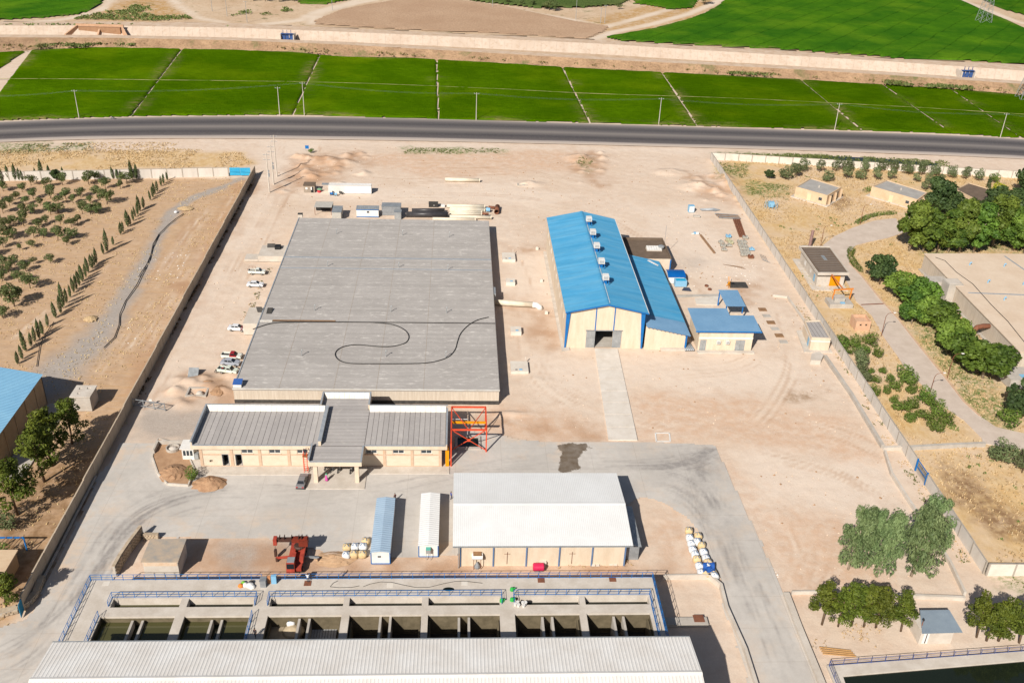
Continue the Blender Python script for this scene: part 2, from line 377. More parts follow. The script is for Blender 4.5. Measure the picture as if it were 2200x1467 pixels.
s = NT('bare_earth'); P = s.pos()
nA = s.noise(P, 0.05, 6, 0.6); nB = s.noise(P, 0.45, 6, 0.65); nC = s.noise(P, 5.0, 4, 0.7); nD = s.noise(s.pos((0.25,1.6,1), 0.5), 0.9, 4, 0.6)
c = s.mix(s.ramp(nA, 0.36, 0.64), A(229,206,184), A(236,216,197))
c = s.mix(s.ramp(nB, 0.42, 0.78, 0, 0.75), c, A(217,188,164))
c = s.mix(s.ramp(nD, 0.45, 0.72, 0, 0.45), c, A(238,214,192))
c = s.mix(s.math('MULTIPLY', s.attr('pink').outputs['Fac'], s.ramp(nB, 0.25, 0.65)), c, A(223,188,160))
c = s.mix(s.math('MULTIPLY', s.attr('pale').outputs['Fac'], s.ramp(nB, 0.75, 0.25, 0.45, 0.95)), c, A(240,221,203))
cb = s.mix(s.ramp(nB, 0.3, 0.7), A(196,164,134), A(218,187,155)); cb = s.mix(s.ramp(nD, 0.45, 0.75, 0, 0.7), cb, A(206,164,116))
c = s.mix(s.attr('brown').outputs['Fac'], c, cb)
nG = s.noise(s.pos((1,0.5,1)), 0.7, 6, 0.7)
cg = s.mix(s.ramp(nG, 0.35, 0.62), A(232,202,156), A(214,176,120)); cg = s.mix(s.ramp(s.noise(P, 0.12, 4), 0.45, 0.7), cg, A(226,198,164))
c = s.mix(s.attr('gold').outputs['Fac'], c, cg)
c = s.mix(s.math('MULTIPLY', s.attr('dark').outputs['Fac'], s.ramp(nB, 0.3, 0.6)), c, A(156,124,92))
cr = s.mix(s.ramp(s.noise(P, 3.0, 5, 0.8), 0.35, 0.65), A(168,157,148), A(196,185,175))
c = s.mix(s.attr('grey').outputs['Fac'], c, cr)
c = s.mix(s.math('MULTIPLY', s.attr('track').outputs['Fac'], 0.65), c, A(243,224,204))
c = s.mix(s.math('MULTIPLY', s.attr('rut').outputs['Fac'], 0.8), c, A(190,150,118))
c = s.mix(s.math('MULTIPLY', s.attr('green').outputs['Fac'], s.ramp(s.noise(P, 0.8, 6, 0.75), 0.42, 0.58)), c, A(112,132,70))
f = s.ramp(nC, 0.25, 0.75, 0.9, 1.08); cc = s.n('CombineColor'); [s.l(f, cc.inputs[i]) for i in range(3)]
s.col(s.mix(1.0, c, cc.outputs[0], 'MULTIPLY')); s.rough(0.95); s.b.inputs['Specular IOR Level'].default_value = 0.1
s.bump(s.math('ADD', s.noise(P, 0.9, 6, 0.7), s.math('MULTIPLY', nC, 0.3)), 0.4, 0.16)
EARTH = s.m
xs = np.concatenate([np.linspace(-1600,-150,24), np.arange(-149,206,0.7), np.linspace(208,1600,24)])
ys = np.concatenate([np.linspace(-300,80,12), np.arange(84,396,0.7), np.linspace(398,2200,30)])
def near(fn): return lambda X, Y: np.where((abs(X) < 260) & (Y < 440), fn(X, Y), 0)
grid_mesh('ground', xs, ys, lambda X, Y: np.where((abs(X) < 230) & (Y < 410), ground_z(X, Y), -0.1),
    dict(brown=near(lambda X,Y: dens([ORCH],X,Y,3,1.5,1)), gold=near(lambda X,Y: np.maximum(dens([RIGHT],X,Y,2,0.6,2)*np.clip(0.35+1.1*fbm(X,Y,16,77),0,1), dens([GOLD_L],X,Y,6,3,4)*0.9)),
         grey=near(a_grey), pale=near(lambda X,Y: dens(PALE,X,Y,9,5,6)), pink=near(lambda X,Y: dens(PINK,X,Y,9,5,7)), green=near(lambda X,Y: dens(GREEN,X,Y,7,6,8)), dark=near(lambda X,Y: dens(DARKP,X,Y,5,4,9)), track=near(a_track), rut=near(a_rut)), EARTH)

# ---- concrete yard and drives with tyre marks
TY = []
def arc_bundle(pts, n, spread, seed, strength):
    r = np.random.default_rng(seed); P0 = np.array(W2(pts)); t = np.linspace(0, 1, len(P0)); tt = np.linspace(0, 1, 26)
    cx = np.interp(tt, t, P0[:,0]); cy = np.interp(tt, t, P0[:,1]); k = np.array([1,2,3,2,1.])/9
    for _ in range(2): cx[2:-2] = np.convolve(cx, k, 'valid'); cy[2:-2] = np.convolve(cy, k, 'valid')
    dx = np.gradient(cx); dy = np.gradient(cy); L = np.hypot(dx, dy); nx, ny = -dy/L, dx/L
    for _ in range(n):
        o0, o1 = r.normal(0, spread, 2); o = np.linspace(o0, o1, 26)+r.normal(0, spread*0.15)*np.sin(np.linspace(0, 3, 26))
        a, b = sorted(r.integers(0, 25, 2)); 
        if b-a < 6: a, b = max(0, a-5), min(25, b+5)
        TY.append(([(cx[i]+nx[i]*o[i], cy[i]+ny[i]*o[i]) for i in range(a, b+1, 1)], strength*r.uniform(0.4, 1), r.uniform(0.25, 0.45)))
arc_bundle([(-40,1440),(60,1420),(160,1280),(240,1140),(330,1075),(480,1050),(640,1060)], 26, 2.6, 1, 0.55)
arc_bundle([(0,1400),(130,1330),(220,1200),(300,1110),(420,1060),(600,1050)], 18, 1.6, 2, 0.7)
arc_bundle([(420,1090),(620,1080),(800,1060),(960,1020),(1150,985),(1400,985),(1540,965)], 18, 2.6, 3, 0.35)
arc_bundle([(1300,1000),(1430,1000),(1500,985),(1545,960)], 16, 1.6, 4, 0.7)
arc_bundle([(1380,1040),(1450,1040),(1510,1080),(1570,1180),(1640,1330),(1700,1467)], 26, 2.4, 5, 0.45)
arc_bundle([(1400,1000),(1470,1010),(1530,1060),(1590,1180),(1640,1300)], 14, 1.4, 6, 0.55)
arc_bundle([(1540,955),(1500,1000),(1520,1060),(1580,1160)], 10, 1.2, 7, 0.5)
arc_bundle([(260,960),(300,1000),(320,1060),(400,1090)], 8, 2, 8, 0.3)
def a_tyre(X, Y):
    r = np.zeros(X.shape)
    for pts, st, wd in TY: r = r+st*0.75*smooth01(1.1-line_d(X, Y, pts)/wd)*np.clip(vnoise(X, Y, 4, 3)*1.7-0.15, 0, 1)
    blot = [(W2([(1480,1005)])[0],10,1.0),(W2([(1520,975)])[0],7,1.1),(W2([(250,1130)])[0],9,0.3),(W2([(60,1370)])[0],8,0.35),(W2([(1545,1120)])[0],7,0.6)]
    for (bx, by), rad, st in blot: r = r+st*smooth01(1-np.hypot(X-bx, (Y-by))/rad)*fbm(X, Y, 3, 8)
    return np.clip(r, 0, 1)
WET = W2([(1196,955),(1230,953),(1262,953),(1268,963),(1250,972),(1242,990),(1245,1008),(1228,1012),(1215,1014),(1198,1014),(1203,998),(1208,980),(1200,965)])
s = NT('yard_concrete'); P = s.pos()
n1 = s.noise(P, 0.09, 6, 0.6); n2 = s.noise(P, 0.8, 6, 0.7); n3 = s.noise(P, 9, 3, 0.7)
c = s.mix(s.ramp(n1, 0.35, 0.65), A(202,195,187), A(218,211,203)); c = s.mix(s.ramp(n2, 0.4, 0.75, 0, 0.4), c, A(184,176,169))
c = s.mix(s.math('MULTIPLY', s.ramp(s.noise(P, 0.16, 6, 0.7), 0.48, 0.66), s.attr('sand').outputs['Fac']), c, A(226,202,178))
br = s.n('TexBrick'); br.offset = 0; br.inputs['Color1'].default_value = br.inputs['Color2'].default_value = (1,1,1,1); br.inputs['Mortar'].default_value = (0.82,0.8,0.78,1)
br.inputs['Scale'].default_value = 1; br.inputs['Brick Width'].default_value = 9; br.inputs['Row Height'].default_value = 7; br.inputs['Mortar Size'].default_value = 0.045; s.l(P, br.inputs['Vector'])
c = s.mix(0.8, c, br.outputs[0], 'MULTIPLY')
c = s.mix(s.math('MULTIPLY', s.attr('tyre').outputs['Fac'], s.ramp(n2, 0.3, 0.7, 0.35, 0.75)), c, A(126,121,120))
wet = s.ramp(s.math('ADD', s.attr('wet').outputs['Fac'], s.math('MULTIPLY', s.math('SUBTRACT', s.noise(P, 0.5, 6, 0.65), 0.5), 1.5)), 0.44, 0.56)
c = s.mix(s.math('MULTIPLY', wet, s.ramp(s.noise(P, 0.6, 5), 0.3, 0.7, 0.75, 1)), c, A(112,96,78)); s.rough(s.ramp(wet, 0, 1, 0.92, 0.5))
f = s.ramp(n3, 0.25, 0.75, 0.94, 1.05); cc = s.n('CombineColor'); [s.l(f, cc.inputs[i]) for i in range(3)]
s.col(s.mix(1.0, c, cc.outputs[0], 'MULTIPLY')); s.b.inputs['Specular IOR Level'].default_value = 0.2
s.bump(n2, 0.15, 0.05); YARDM = s.m
bx = np.array(YW)
grid_mesh('concrete_yard', np.arange(bx[:,0].min()-1, bx[:,0].max()+1, 0.42), np.arange(bx[:,1].min()-1, bx[:,1].max()+1, 0.42), lambda X, Y: np.full(X.shape, 0.04)+0*X,
    dict(tyre=a_tyre, wet=lambda X,Y: smooth01(0.5-poly_sd(X,Y,WET)/3.0), sand=lambda X,Y: np.clip(1.2+poly_sd(X,Y,YW)/8, 0.0, 1)*np.where(X > 22, 0.45, 1)), YARDM, keep=lambda X, Y: poly_sd(X, Y, YW)+(fbm(X,Y,4,4)-0.5)*1.2 < 0)

# ---- the asphalt highway
RFAR = [(-160,270),(0,263),(160,256.5),(280,253.5),(470,251),(629,250),(780,253),(942,258),(1268,266.5),(1498,273.5),(1852,284),(2045,291),(2200,301),(2360,312)]
RNEAR = [(-160,316),(0,306),(200,301),(430,298),(600,299),(740,301),(900,304),(1100,308),(1300,313),(1460,317),(1700,323),(1900,330),(2200,343),(2360,351)]
def curve_y(pts, deg=5):
    p = np.array(pts, float); return np.poly1d(np.polyfit((p[:,0]-1100)/1000, p[:,1], deg))
cf, cn = curve_y(RFAR), curve_y(RNEAR)
mb = MB(); uvs = []; NV = 12
for xp in np.arange(-160, 2361, 20):
    a = g(xp, cn((xp-1100)/1000)); b = g(xp, cf((xp-1100)/1000))
    for j in range(NV+1):
        q = a.lerp(b, j/NV); t = j/NV; mb.v.append((q.x, q.y, 0.12+0.30*math.sin(math.pi*min(max((t-0.0),0),1)))); uvs.append(t)
n = len(mb.v)//(NV+1)
for i in range(n-1):
    for j in range(NV): mb.f.append((i*(NV+1)+j, (i+1)*(NV+1)+j, (i+1)*(NV+1)+j+1, i*(NV+1)+j+1))
s = NT('asphalt'); P = s.pos(); v = s.attr('across').outputs['Fac']
cr = s.n('ValToRGB'); e = cr.color_ramp.elements; e[0].position = 0.0; e[0].color = A(215,196,178); e[1].position = 1.0; e[1].color = A(196,182,170)
for p_, c_ in ((0.10,A(186,174,166)),(0.15,A(104,97,96)),(0.30,A(78,74,76)),(0.40,A(112,106,104)),(0.50,A(142,134,129)),(0.58,A(112,106,105)),(0.70,A(84,80,82)),(0.80,A(100,95,95)),(0.90,A(136,128,125)),(0.96,A(164,153,146))):
    q = e.new(p_); q.color = c_
n1 = s.noise(s.pos((0.03,0.6,1)), 1.0, 4); n2 = s.noise(P, 2.0, 5, 0.7)
s.l(s.math('ADD', v, s.math('MULTIPLY', s.math('SUBTRACT', n1, 0.5), 0.06)), cr.inputs[0])
c = s.mix(s.ramp(n2, 0.45, 0.8, 0, 0.35), cr.outputs[0], A(150,143,140)); s.col(c); s.rough(0.85); s.b.inputs['Specular IOR Level'].default_value = 0.25; s.bump(n2, 0.1, 0.05)
road = struct('road', mb, s.m, smooth=True)
at = road.data.attributes.new('across', 'FLOAT', 'POINT'); at.data.foreach_set('value', uvs)

# ---- green plots between canal and highway, each a raised stand of crop
def crop_mat(name, ca, cb, cc_, yel, rows=None):
    s = NT(name); P = s.pos()
    n1 = s.noise(P, 0.035, 5, 0.6); n2 = s.noise(s.pos((0.5,1.1,1), 0.2), 0.55, 5, 0.7); n3 = s.noise(P, 3.0, 4, 0.8)
    c = s.mix(s.ramp(n1, 0.38, 0.66), ca, cb); c = s.mix(s.ramp(n2, 0.35, 0.75, 0, 0.7), c, cc_); c = s.mix(s.math('MULTIPLY', s.ramp(s.noise(P, 0.025, 4, 0.6), 0.5, 0.68), 0.45), c, yel)
    f = s.ramp(n3, 0.25, 0.75, 0.68, 1.3); k = s.n('CombineColor'); [s.l(f, k.inputs[i]) for i in range(3)]
    c = s.mix(1.0, c, k.outputs[0], 'MULTIPLY')
    oi = s.n('ObjectInfo'); hv = s.n('HueSaturation'); s.l(s.ramp(oi.outputs['Random'], 0, 1, 0.9, 1.1), hv.inputs['Value']); s.l(c, hv.inputs['Color'])
    hc = hv.outputs[0]
    if rows:
        sp = s.n('SeparateXYZ'); s.l(s.pos((1,1,1), rows[0]), sp.inputs[0]); fr = s.math('FRACT', s.math('DIVIDE', s.math('ADD', sp.outputs[0], s.math('MULTIPLY', n1, 5.0)), rows[1]))
        hc = s.mix(s.math('MULTIPLY', s.math('MULTIPLY', s.math('LESS_THAN', fr, 0.07), s.ramp(n2, 0.3, 0.6)), 0.5), hc, A(30,66,14))
    thin = s.attr('thin').outputs['Fac']
    c = s.mix(s.math('MULTIPLY', thin, s.ramp(n2, 0.42, 0.6)), hc, A(170,150,100))
    s.col(c); s.rough(0.85); s.b.inputs['Specular IOR Level'].default_value = 0.0; s.bump(s.math('ADD', n3, n2), 1.0, 0.45); return s.m
RICE = crop_mat('rice_green', A(76,112,4), A(94,132,8), A(60,96,3), A(126,152,14))
WHEAT = crop_mat('far_crop_green', A(62,114,26), A(92,142,28), A(50,100,24), A(122,160,36), rows=(R_(38),13.0))
DULL = crop_mat('far_crop_dull', A(96,118,64), A(112,130,74), A(78,100,50), A(130,138,84))
def field(poly, z, h, m, step, name='field', rows=0.0):
    pw = W2(poly, z); b = np.array(pw); sd_ = lambda X, Y: poly_sd(X, Y, pw)
    xs = np.arange(b[:,0].min(), b[:,0].max()+step, step); ys = np.arange(b[:,1].min(), b[:,1].max()+step, step)
    def zf(X, Y): 
        d = -sd_(X, Y); return z+h*smooth01(d/0.9)*(0.75+0.5*fbm(X*0.7, Y, 2.5, 5, 3))+(rows*np.sin(X*1.1+Y*0.9) if rows else 0)
    return grid_mesh(name, xs, ys, zf, dict(thin=lambda X,Y: smooth01(1-(-sd_(X,Y))/7.0)*np.clip(fbm(X,Y,18,6)*2.4-1.1,0,1)), m, keep=lambda X, Y: sd_(X, Y)+(fbm(X,Y,2.0,9)-0.5)*0.8 < step*0.3)
PTOP = [(-40,119),(30,113),(62,109.5),(250,101.5),(398,97),(480,99),(560,104.5),(687,119),(738,123.5),(938,126.5),(1207,143),(1420,153),(1500,158),(1720,171.5),(1897,183),(2043,192),(2200,206),(2330,217)]
PBOT = [(-40,262),(0,260),(281,251),(480,248.5),(629,247.5),(942,257),(1268,265),(1498,271.5),(1852,281.5),(2045,288),(2195,298),(2330,307)]
tx, ty_ = zip(*PTOP); bx_, by_ = zip(*PBOT)
PT = lambda x: np.interp(x, tx, ty_); PB = lambda x: np.interp(x, bx_, by_)
BUND = [((66,0),(-50,0)),((398,0),(281,0)),((687,0),(629,0)),((938,0),(942,0)),((1207,0),(1268,0)),((1420,0),(1498,0)),((1720,0),(1852,0)),((1897,0),(2045,0)),((2043,0),(2195,0)),((2230,0),(2330,0))]
for (a, b) in zip(BUND, BUND[1:]):
    t0, t1, b0, b1 = a[0][0]+0.6, b[0][0]-0.6, a[1][0]+0.6, b[1][0]-0.6
    xt = np.linspace(t0, t1, 9); xb = np.linspace(b1, b0, 9)
    field([(x, PT(x)) for x in xt]+[(x, PB(x)-0.6) for x in xb], 0.05, 0.55, RICE, 0.62)
field([(-60,116),(20,112.5),(55,110.5),(-70,196)], 0.05, 0.5, RICE, 1.0)

mbp = MB(); lp_ = [g(x,y,0.62) for x,y in ((-30,169),(160,170),(340,172),(500,174),(650,176),(800,180),(930,185),(1090,192),(1240,200),(1350,204),(1460,207),(1620,213),(1780,221),(1990,232),(2220,247))]
for a, b in zip(lp_, lp_[1:]): mbp.bar(a, b, 0.3, 0.12)
struct('path', mbp, mat('bund_earth', A(176,164,112), A(120,132,60), 0.05, 0.95, lo=0.45, hi=0.55))
# ---- canal: raised banks, concrete lining, crest tracks
CN = [(-200,77),(0,74.7),(250,76),(500,81),(740,90.5),(1000,105),(1300,123),(1460,130.5),(1700,143),(1900,155),(2200,175),(2400,190)]
CFI = [(-200,57),(0,55.5),(250,56),(500,60),(740,69),(1000,80.5),(1300,95),(1460,105.5),(1700,120),(1900,132),(2200,152.5),(2400,167)]
CFO = [(-200,47),(0,47),(250,47),(500,50),(740,61),(1000,73.5),(1300,87),(1460,98),(1700,110),(1900,126),(2200,139),(2400,150)]
ip = lambda tab, x: float(np.interp(x, *zip(*tab)))
ZC = 4.0
xsp = list(np.arange(-180, 2381, 16))
prof = []
for x in xsp:
    ni = g(x, ip(CN, x), ZC); fi = g(x, ip(CFI, x), ZC); fo = g(x, ip(CFO, x), ZC); no = g(x, ip(CN, x)+6.0, ZC); toe = g(x, PT(x)-1.0, 0.0)
    if toe.y > no.y-6: toe = Vector((toe.x, no.y-6, 0))
    a = ni.lerp(fi, 0.24); a.z = 0.15; b = ni.lerp(fi, 0.76); b.z = 0.15
    prof.append((toe, no, ni, a, b, fi, fo))
def sweep(i0, i1, sub=1, jit=0.0, seed=0, dz=0.0):
    mb = MB(); r = np.random.default_rng(seed); k = sub+1
    for p in prof:
        for j in range(k):
            q = p[i0].lerp(p[i1], j/sub); e = 0 if j in (0, sub) else r.normal(0, jit); mb.v.append((q.x, q.y+e, q.z+e*0.5+dz))
    for i in range(len(prof)-1):
        for j in range(sub): mb.f.append((i*k+j, (i+1)*k+j, (i+1)*k+j+1, i*k+j+1))
    return mb
s = NT('embankment_soil'); P = s.pos(); n1 = s.noise(P, 0.12, 6, 0.7); n2 = s.noise(P, 0.9, 5, 0.75)
c = s.mix(s.ramp(n1, 0.35, 0.65), A(196,160,126), A(160,128,98)); c = s.mix(s.ramp(n2, 0.5, 0.75), c, A(120,96,70)); c = s.mix(s.ramp(s.noise(P, 0.07, 5, 0.7), 0.55, 0.68), c, A(118,116,72))
s.col(c); s.rough(0.95); s.bump(n2, 1.0, 0.5); SOIL = s.m
struct('embankment', sweep(0, 1, 6, 0.55, 3), SOIL)
TRK = mat('crest_track', A(222,200,178), A(204,174,146), 0.25, 0.95, bump=0.3)
struct('path', sweep(1, 2, 1), TRK)
s = NT('canal_concrete'); P = s.pos(); n1 = s.noise(s.pos((1,0.2,1)), 0.15, 5, 0.6)
c = s.mix(s.ramp(n1, 0.3, 0.7), A(218,200,182), A(204,182,162)); c = s.mix(s.ramp(s.noise(P, 0.5, 5, 0.7), 0.5, 0.8), c, A(188,160,134)); s.col(c); s.rough(0.9); CANC = s.m
canal = struct('canal', sweep(2, 3), CANC)
o = struct('canal_floor', sweep(3, 4), mat('canal_silt', A(222,196,168), A(200,168,136), 0.2, 0.95), parent=canal)
for i in range(len(prof)-1):       # lining slabs of the far side, with open joints
    p, q = prof[i], prof[i+1]
    for h in (0.0,):
        mb = MB(); a, b, c2, d = p[4], q[4], q[5], p[5]
        mb.slab([a.lerp(b,0.006), a.lerp(b,0.994), d.lerp(c2,0.994), d.lerp(c2,0.006)], 0.12); o = struct('lining_slab', mb, CANC, parent=canal)
struct('path', sweep(5, 6, 1), TRK)

# ---- the plain beyond the canal
ZF = 3.7
ftop = W2([(-200,46),(0,46),(500,49.5),(740,60),(1000,72.5),(1300,86),(1460,97),(1700,109),(1900,125),(2200,138),(2400,149)], ZF)
FR = [W2(p, ZF) for p in ([(-60,52),(100,46),(160,38),(215,22),(240,0),(250,-30)],[(350,-20),(385,12),(430,40),(480,48)],[(560,52),(640,44),(690,22),(770,0),(830,-20)],[(668,52),(672,40),(700,24),(760,8),(900,-20)],[(1265,88),(1320,68),(1400,52),(1480,30),(1540,4),(1580,-20)],[(1920,-60),(2065,0),(2130,26),(2190,48),(2260,60)],[(960,0),(1060,12),(1240,45),(1300,58),(1440,20)])]
FG = [W2(p, ZF) for p in ([(160,40),(240,8),(330,-10),(420,40),(300,46)],[(1240,46),(1400,10),(1540,0),(1500,40),(1330,70)])]
s = NT('far_earth'); P = s.pos(); n1 = s.noise(P, 0.03, 6, 0.65); n2 = s.noise(P, 0.4, 6, 0.7)
c = s.mix(s.ramp(n1, 0.35, 0.65), A(208,176,142), A(224,198,168)); c = s.mix(s.ramp(n2, 0.5, 0.75, 0, 0.7), c, A(176,140,100))
c = s.mix(s.math('MULTIPLY', s.attr('gold').outputs['Fac'], s.ramp(n2, 0.35, 0.6)), c, A(196,152,88)); c = s.mix(s.ramp(s.noise(P, 0.1, 6, 0.75), 0.58, 0.68, 0, 0.7), c, A(120,118,70))
c = s.mix(s.attr('track').outputs['Fac'], c, A(234,214,192)); s.col(c); s.rough(0.95); s.bump(n2, 0.6, 0.4)
grid_mesh('plain', np.arange(-420, 470, 3.0), np.concatenate([np.arange(430, 760, 3.0), np.linspace(765, 2000, 20)]), lambda X, Y: ZF-0.4*fbm(X, Y, 20, 3)*np.clip((Y-450)/60, 0, 1),
    dict(track=lambda X,Y: np.max([smooth01(1.6-line_d(X,Y,t)/2.6) for t in FR], axis=0)*np.clip(0.5+vnoise(X,Y,9,1),0,1), gold=lambda X,Y: dens(FG,X,Y,8,5,4)), s.m,
    keep=lambda X, Y: Y > np.interp(X, *zip(*ftop))-1.5)
field([(-60,46),(0,44),(100,39),(170,32),(215,14),(232,-12),(-80,-12)], ZF, 0.5, WHEAT, 2.0)
field([(640,8),(700,10),(770,-3),(800,-14),(640,-14)], ZF, 0.5, WHEAT, 2.0)
field([(1297,80),(1400,62),(1470,44),(1515,28),(1545,10),(1570,-12),(2040,-12),(2080,8),(2135,32),(2205,62),(2290,90),(2290,142),(2170,138),(2060,130),(1960,128),(1700,108),(1460,96),(1330,88)], ZF, 0.6, WHEAT, 1.6)
field([(2078,-12),(2160,22),(2290,58),(2400,50),(2400,-12)], ZF, 0.5, WHEAT, 2.0)
field([(1360,8),(1392,12),(1440,22),(1490,18),(1512,-12),(1362,-12)], ZF, 0.5, WHEAT, 2.0)
field([(960,-12),(1020,4),(1150,18),(1250,18),(1330,12),(1360,-2),(1370,-12)], ZF, 0.9, DULL, 1.6, rows=0.15)
s = NT('ploughed_soil'); P = s.pos(); n2 = s.noise(P, 0.8, 6, 0.75); c = s.mix(s.ramp(s.noise(P, 0.04, 5), 0.35, 0.65), A(208,174,142), A(194,158,126)); c = s.mix(s.ramp(n2, 0.45, 0.7), c, A(172,136,106)); s.col(c); s.rough(0.95); s.bump(n2, 1.0, 0.4)
sm = s.m
field([(674,52),(676,44),(700,34),(735,20),(800,8),(890,-6),(940,-6),(1086,14),(1160,30),(1234,45),(1312,57),(1296,70),(1262,84),(1234,83),(1019,70),(922,67),(730,57)], ZF, 0.25, sm, 1.6)
# ================================================================== buildings
TAN = mat('tan_brick', A(234,217,195), A(226,206,182), 0.6, 0.85, fine=0.05, stretch=(1,1,2))
TAN2 = mat('cream_panel', A(234,216,193), A(216,193,166), 0.5, 0.85, fine=0.05, stretch=(1.5,1.5,0.3), lo=0.4, hi=0.8)
REDB = mat('red_brick_band', A(220,190,164), A(210,178,150), 1.5, 0.9)
CONC = mat('concrete', A(204,196,186), A(186,177,166), 0.5, 0.9, bump=0.2, fine=0.05)
CONCP = mat('pale_concrete', A(222,212,200), A(204,192,178), 0.4, 0.9, bump=0.15, fine=0.05)
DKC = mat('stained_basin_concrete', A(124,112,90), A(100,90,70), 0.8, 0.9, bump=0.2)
BOARD = mat('board_marked_concrete', A(222,209,192), A(202,187,169), 0.9, 0.92, stretch=(4,4,0.25), bump=0.15)
BITU = mat('bitumen_black', A(60,58,56), A(84,80,76), 1.2, 0.8)
GREYF = None
def felt(name, ca, cb, cw, amt, stretch):
    s = NT(name); P = s.pos(stretch)
    c = s.mix(s.ramp(s.noise(s.pos(), 0.12, 5), 0.35, 0.65), ca, cb)
    f = s.math('MULTIPLY', s.ramp(s.noise(P, 1.0, 5, 0.75), 0.52, 0.68), s.ramp(s.noise(s.pos(), 0.5, 3), 0.4, 0.6, 0.2, 1))
    c = s.mix(s.math('MULTIPLY', f, amt), c, cw)
    oi = s.n('ObjectInfo'); hv = s.n('HueSaturation'); s.l(s.ramp(oi.outputs['Random'], 0, 1, 0.93, 1.06), hv.inputs['Value']); s.l(c, hv.inputs['Color'])
    s.col(hv.outputs[0]); s.rough(0.75); s.b.inputs['Specular IOR Level'].default_value = 0.2; s.bump(s.noise(s.pos(), 2.5, 4), 0.15, 0.03); return s.m
FELT = felt('roof_felt_grey', A(180,174,169), A(190,184,179), A(230,224,217), 1.0, (0.5,1.5,1))
FELT2 = felt('roof_felt_sheet', A(180,174,171), A(190,184,180), A(210,203,196), 0.6, (1,1,1))
FOIL = mat('aluminium_foil_felt', A(176,182,188), A(200,204,208), 1.5, 0.45, metal=0.3, fine=0.06)
WHITEW = mat('whitewashed_felt', A(244,240,232), A(228,218,204), 0.8, 0.6, fine=0.05)
SEAM2 = mat('felt_lap', A(162,156,151), A(170,164,158), 1, 0.85)
SEAM = mat('felt_seam', A(128,122,119), A(144,137,133), 1, 0.8)
BLUE = mat('blue_steel_sheet', A(74,158,204), A(110,176,212), 0.3, 0.5, fine=0.05, spec=0.3, vary=0.06, stretch=(0.3,1.6,1), lo=0.38, hi=0.75)
BLUEG = mat('weathered_blue_sheet', A(118,160,196), A(132,172,206), 0.2, 0.45, spec=0.4)
BLUEP = mat('blue_paint', A(18,120,196), A(24,108,178), 0.8, 0.45)
BLUED = mat('blue_column_paint', A(98,124,164), A(112,138,176), 0.8, 0.5)
SKYB = mat('pale_blue_sheet', A(132,186,222), A(146,198,230), 0.2, 0.45)
WHITE = mat('white_steel_sheet', A(242,242,241,0.75), A(234,233,231,0.75), 0.15, 0.55, fine=0.02, spec=0.2)
WHITE2 = mat('cream_white_sheet', A(245,242,238,0.75), A(234,228,221,0.75), 0.25, 0.6, fine=0.03, spec=0.2)
WPAINT = mat('white_paint', A(246,245,242), A(234,230,224), 0.6, 0.5)
GREYM = mat('grey_metal', A(176,180,184), A(150,154,158), 0.8, 0.45, metal=0.3)
GALV = mat('galvanised_steel', A(196,200,202), A(172,176,178), 1.0, 0.4, metal=0.4)
DARK = mat('dark_opening', (0.012,0.012,0.013,1), (0.02,0.02,0.02,1), 1, 0.6)
GLASS = mat('window_glass', (0.03,0.04,0.05,1), (0.05,0.06,0.07,1), 0.5, 0.08, spec=0.6)
ORANGE = mat('orange_red_paint', A(236,92,58), A(222,80,48), 0.8, 0.5)
YELL = mat('yellow_orange_paint', A(250,166,14), A(240,152,10), 0.5, 0.5)
RUST = mat('rusty_steel', A(150,96,70), A(118,76,58), 0.9, 0.8, fine=0.1)
WOOD = mat('weathered_timber', A(166,128,92), A(134,102,74), 1.2, 0.85)
BLACKP = mat('black_plastic', A(52,50,50), A(66,64,64), 0.8, 0.45)
GREYR = mat('dark_flat_roof', A(126,108,92), A(110,94,80), 0.5, 0.9)
def water(name, c):
    s = NT(name); s.col(c); s.rough(0.06); s.b.inputs['Specular IOR Level'].default_value = 0.5
    s.bump(s.noise(s.pos(), 2.2, 3), 0.08, 0.05); return s.m
WGREEN = water('green_water', (0.065,0.062,0.024,1)); WDARK = water('dark_water', (0.010,0.014,0.008,1))

def plate_holes(mb, x0, x1, y0, y1, z0, z1, holes, axis='z'):
    "slab with rectangular holes; axis z: plan slab, axis y: upright wall (holes in x,z)"
    us = sorted({x0, x1}|{h[i] for h in holes for i in (0,1) if x0 < h[i] < x1})
    lo, hi = (y0, y1) if axis == 'z' else (z0, z1)
    vs = sorted({lo, hi}|{h[i] for h in holes for i in (2,3) if lo < h[i] < hi})
    for a, b in zip(us, us[1:]):
        run = None
        for c, d in zip(vs, vs[1:]):
            m, n = (a+b)/2, (c+d)/2
            if any(h[0] < m < h[1] and h[2] < n < h[3] for h in holes):
                if run: (mb.box(a,b,run[0],run[1],z0,z1) if axis == 'z' else mb.box(a,b,y0,y1,run[0],run[1])); run = None
            else: run = (run[0], d) if run else (c, d)
        if run: (mb.box(a,b,run[0],run[1],z0,z1) if axis == 'z' else mb.box(a,b,y0,y1,run[0],run[1]))
    return mb
def rowcopy(first, n, off):
    "n-1 copies of a part, each shifted by off (shared mesh)"
    out = [first]
    for i in range(1, n):
        c = first.copy(); COL.objects.link(c); c.location = first.location+Vector(off)*i; ROOTM[c.name] = ROOTM[first.name]; out.append(c)
    return out
def sheets(parent, e0, e1, r0, r1, n, ribs, depth, m, name='roof_sheet', gap=0.0):
    "n ribbed sheets from eave e0-e1 up to ridge r0-r1"
    e0, e1, r0, r1 = map(Vector, (e0,e1,r0,r1)); d = (e1-e0)/n
    mb = MB().corr(e0, r0, e0+d*(1-gap), r0+d*(1-gap), ribs, depth)
    return rowcopy(part(name, mb, m, parent), n, d)
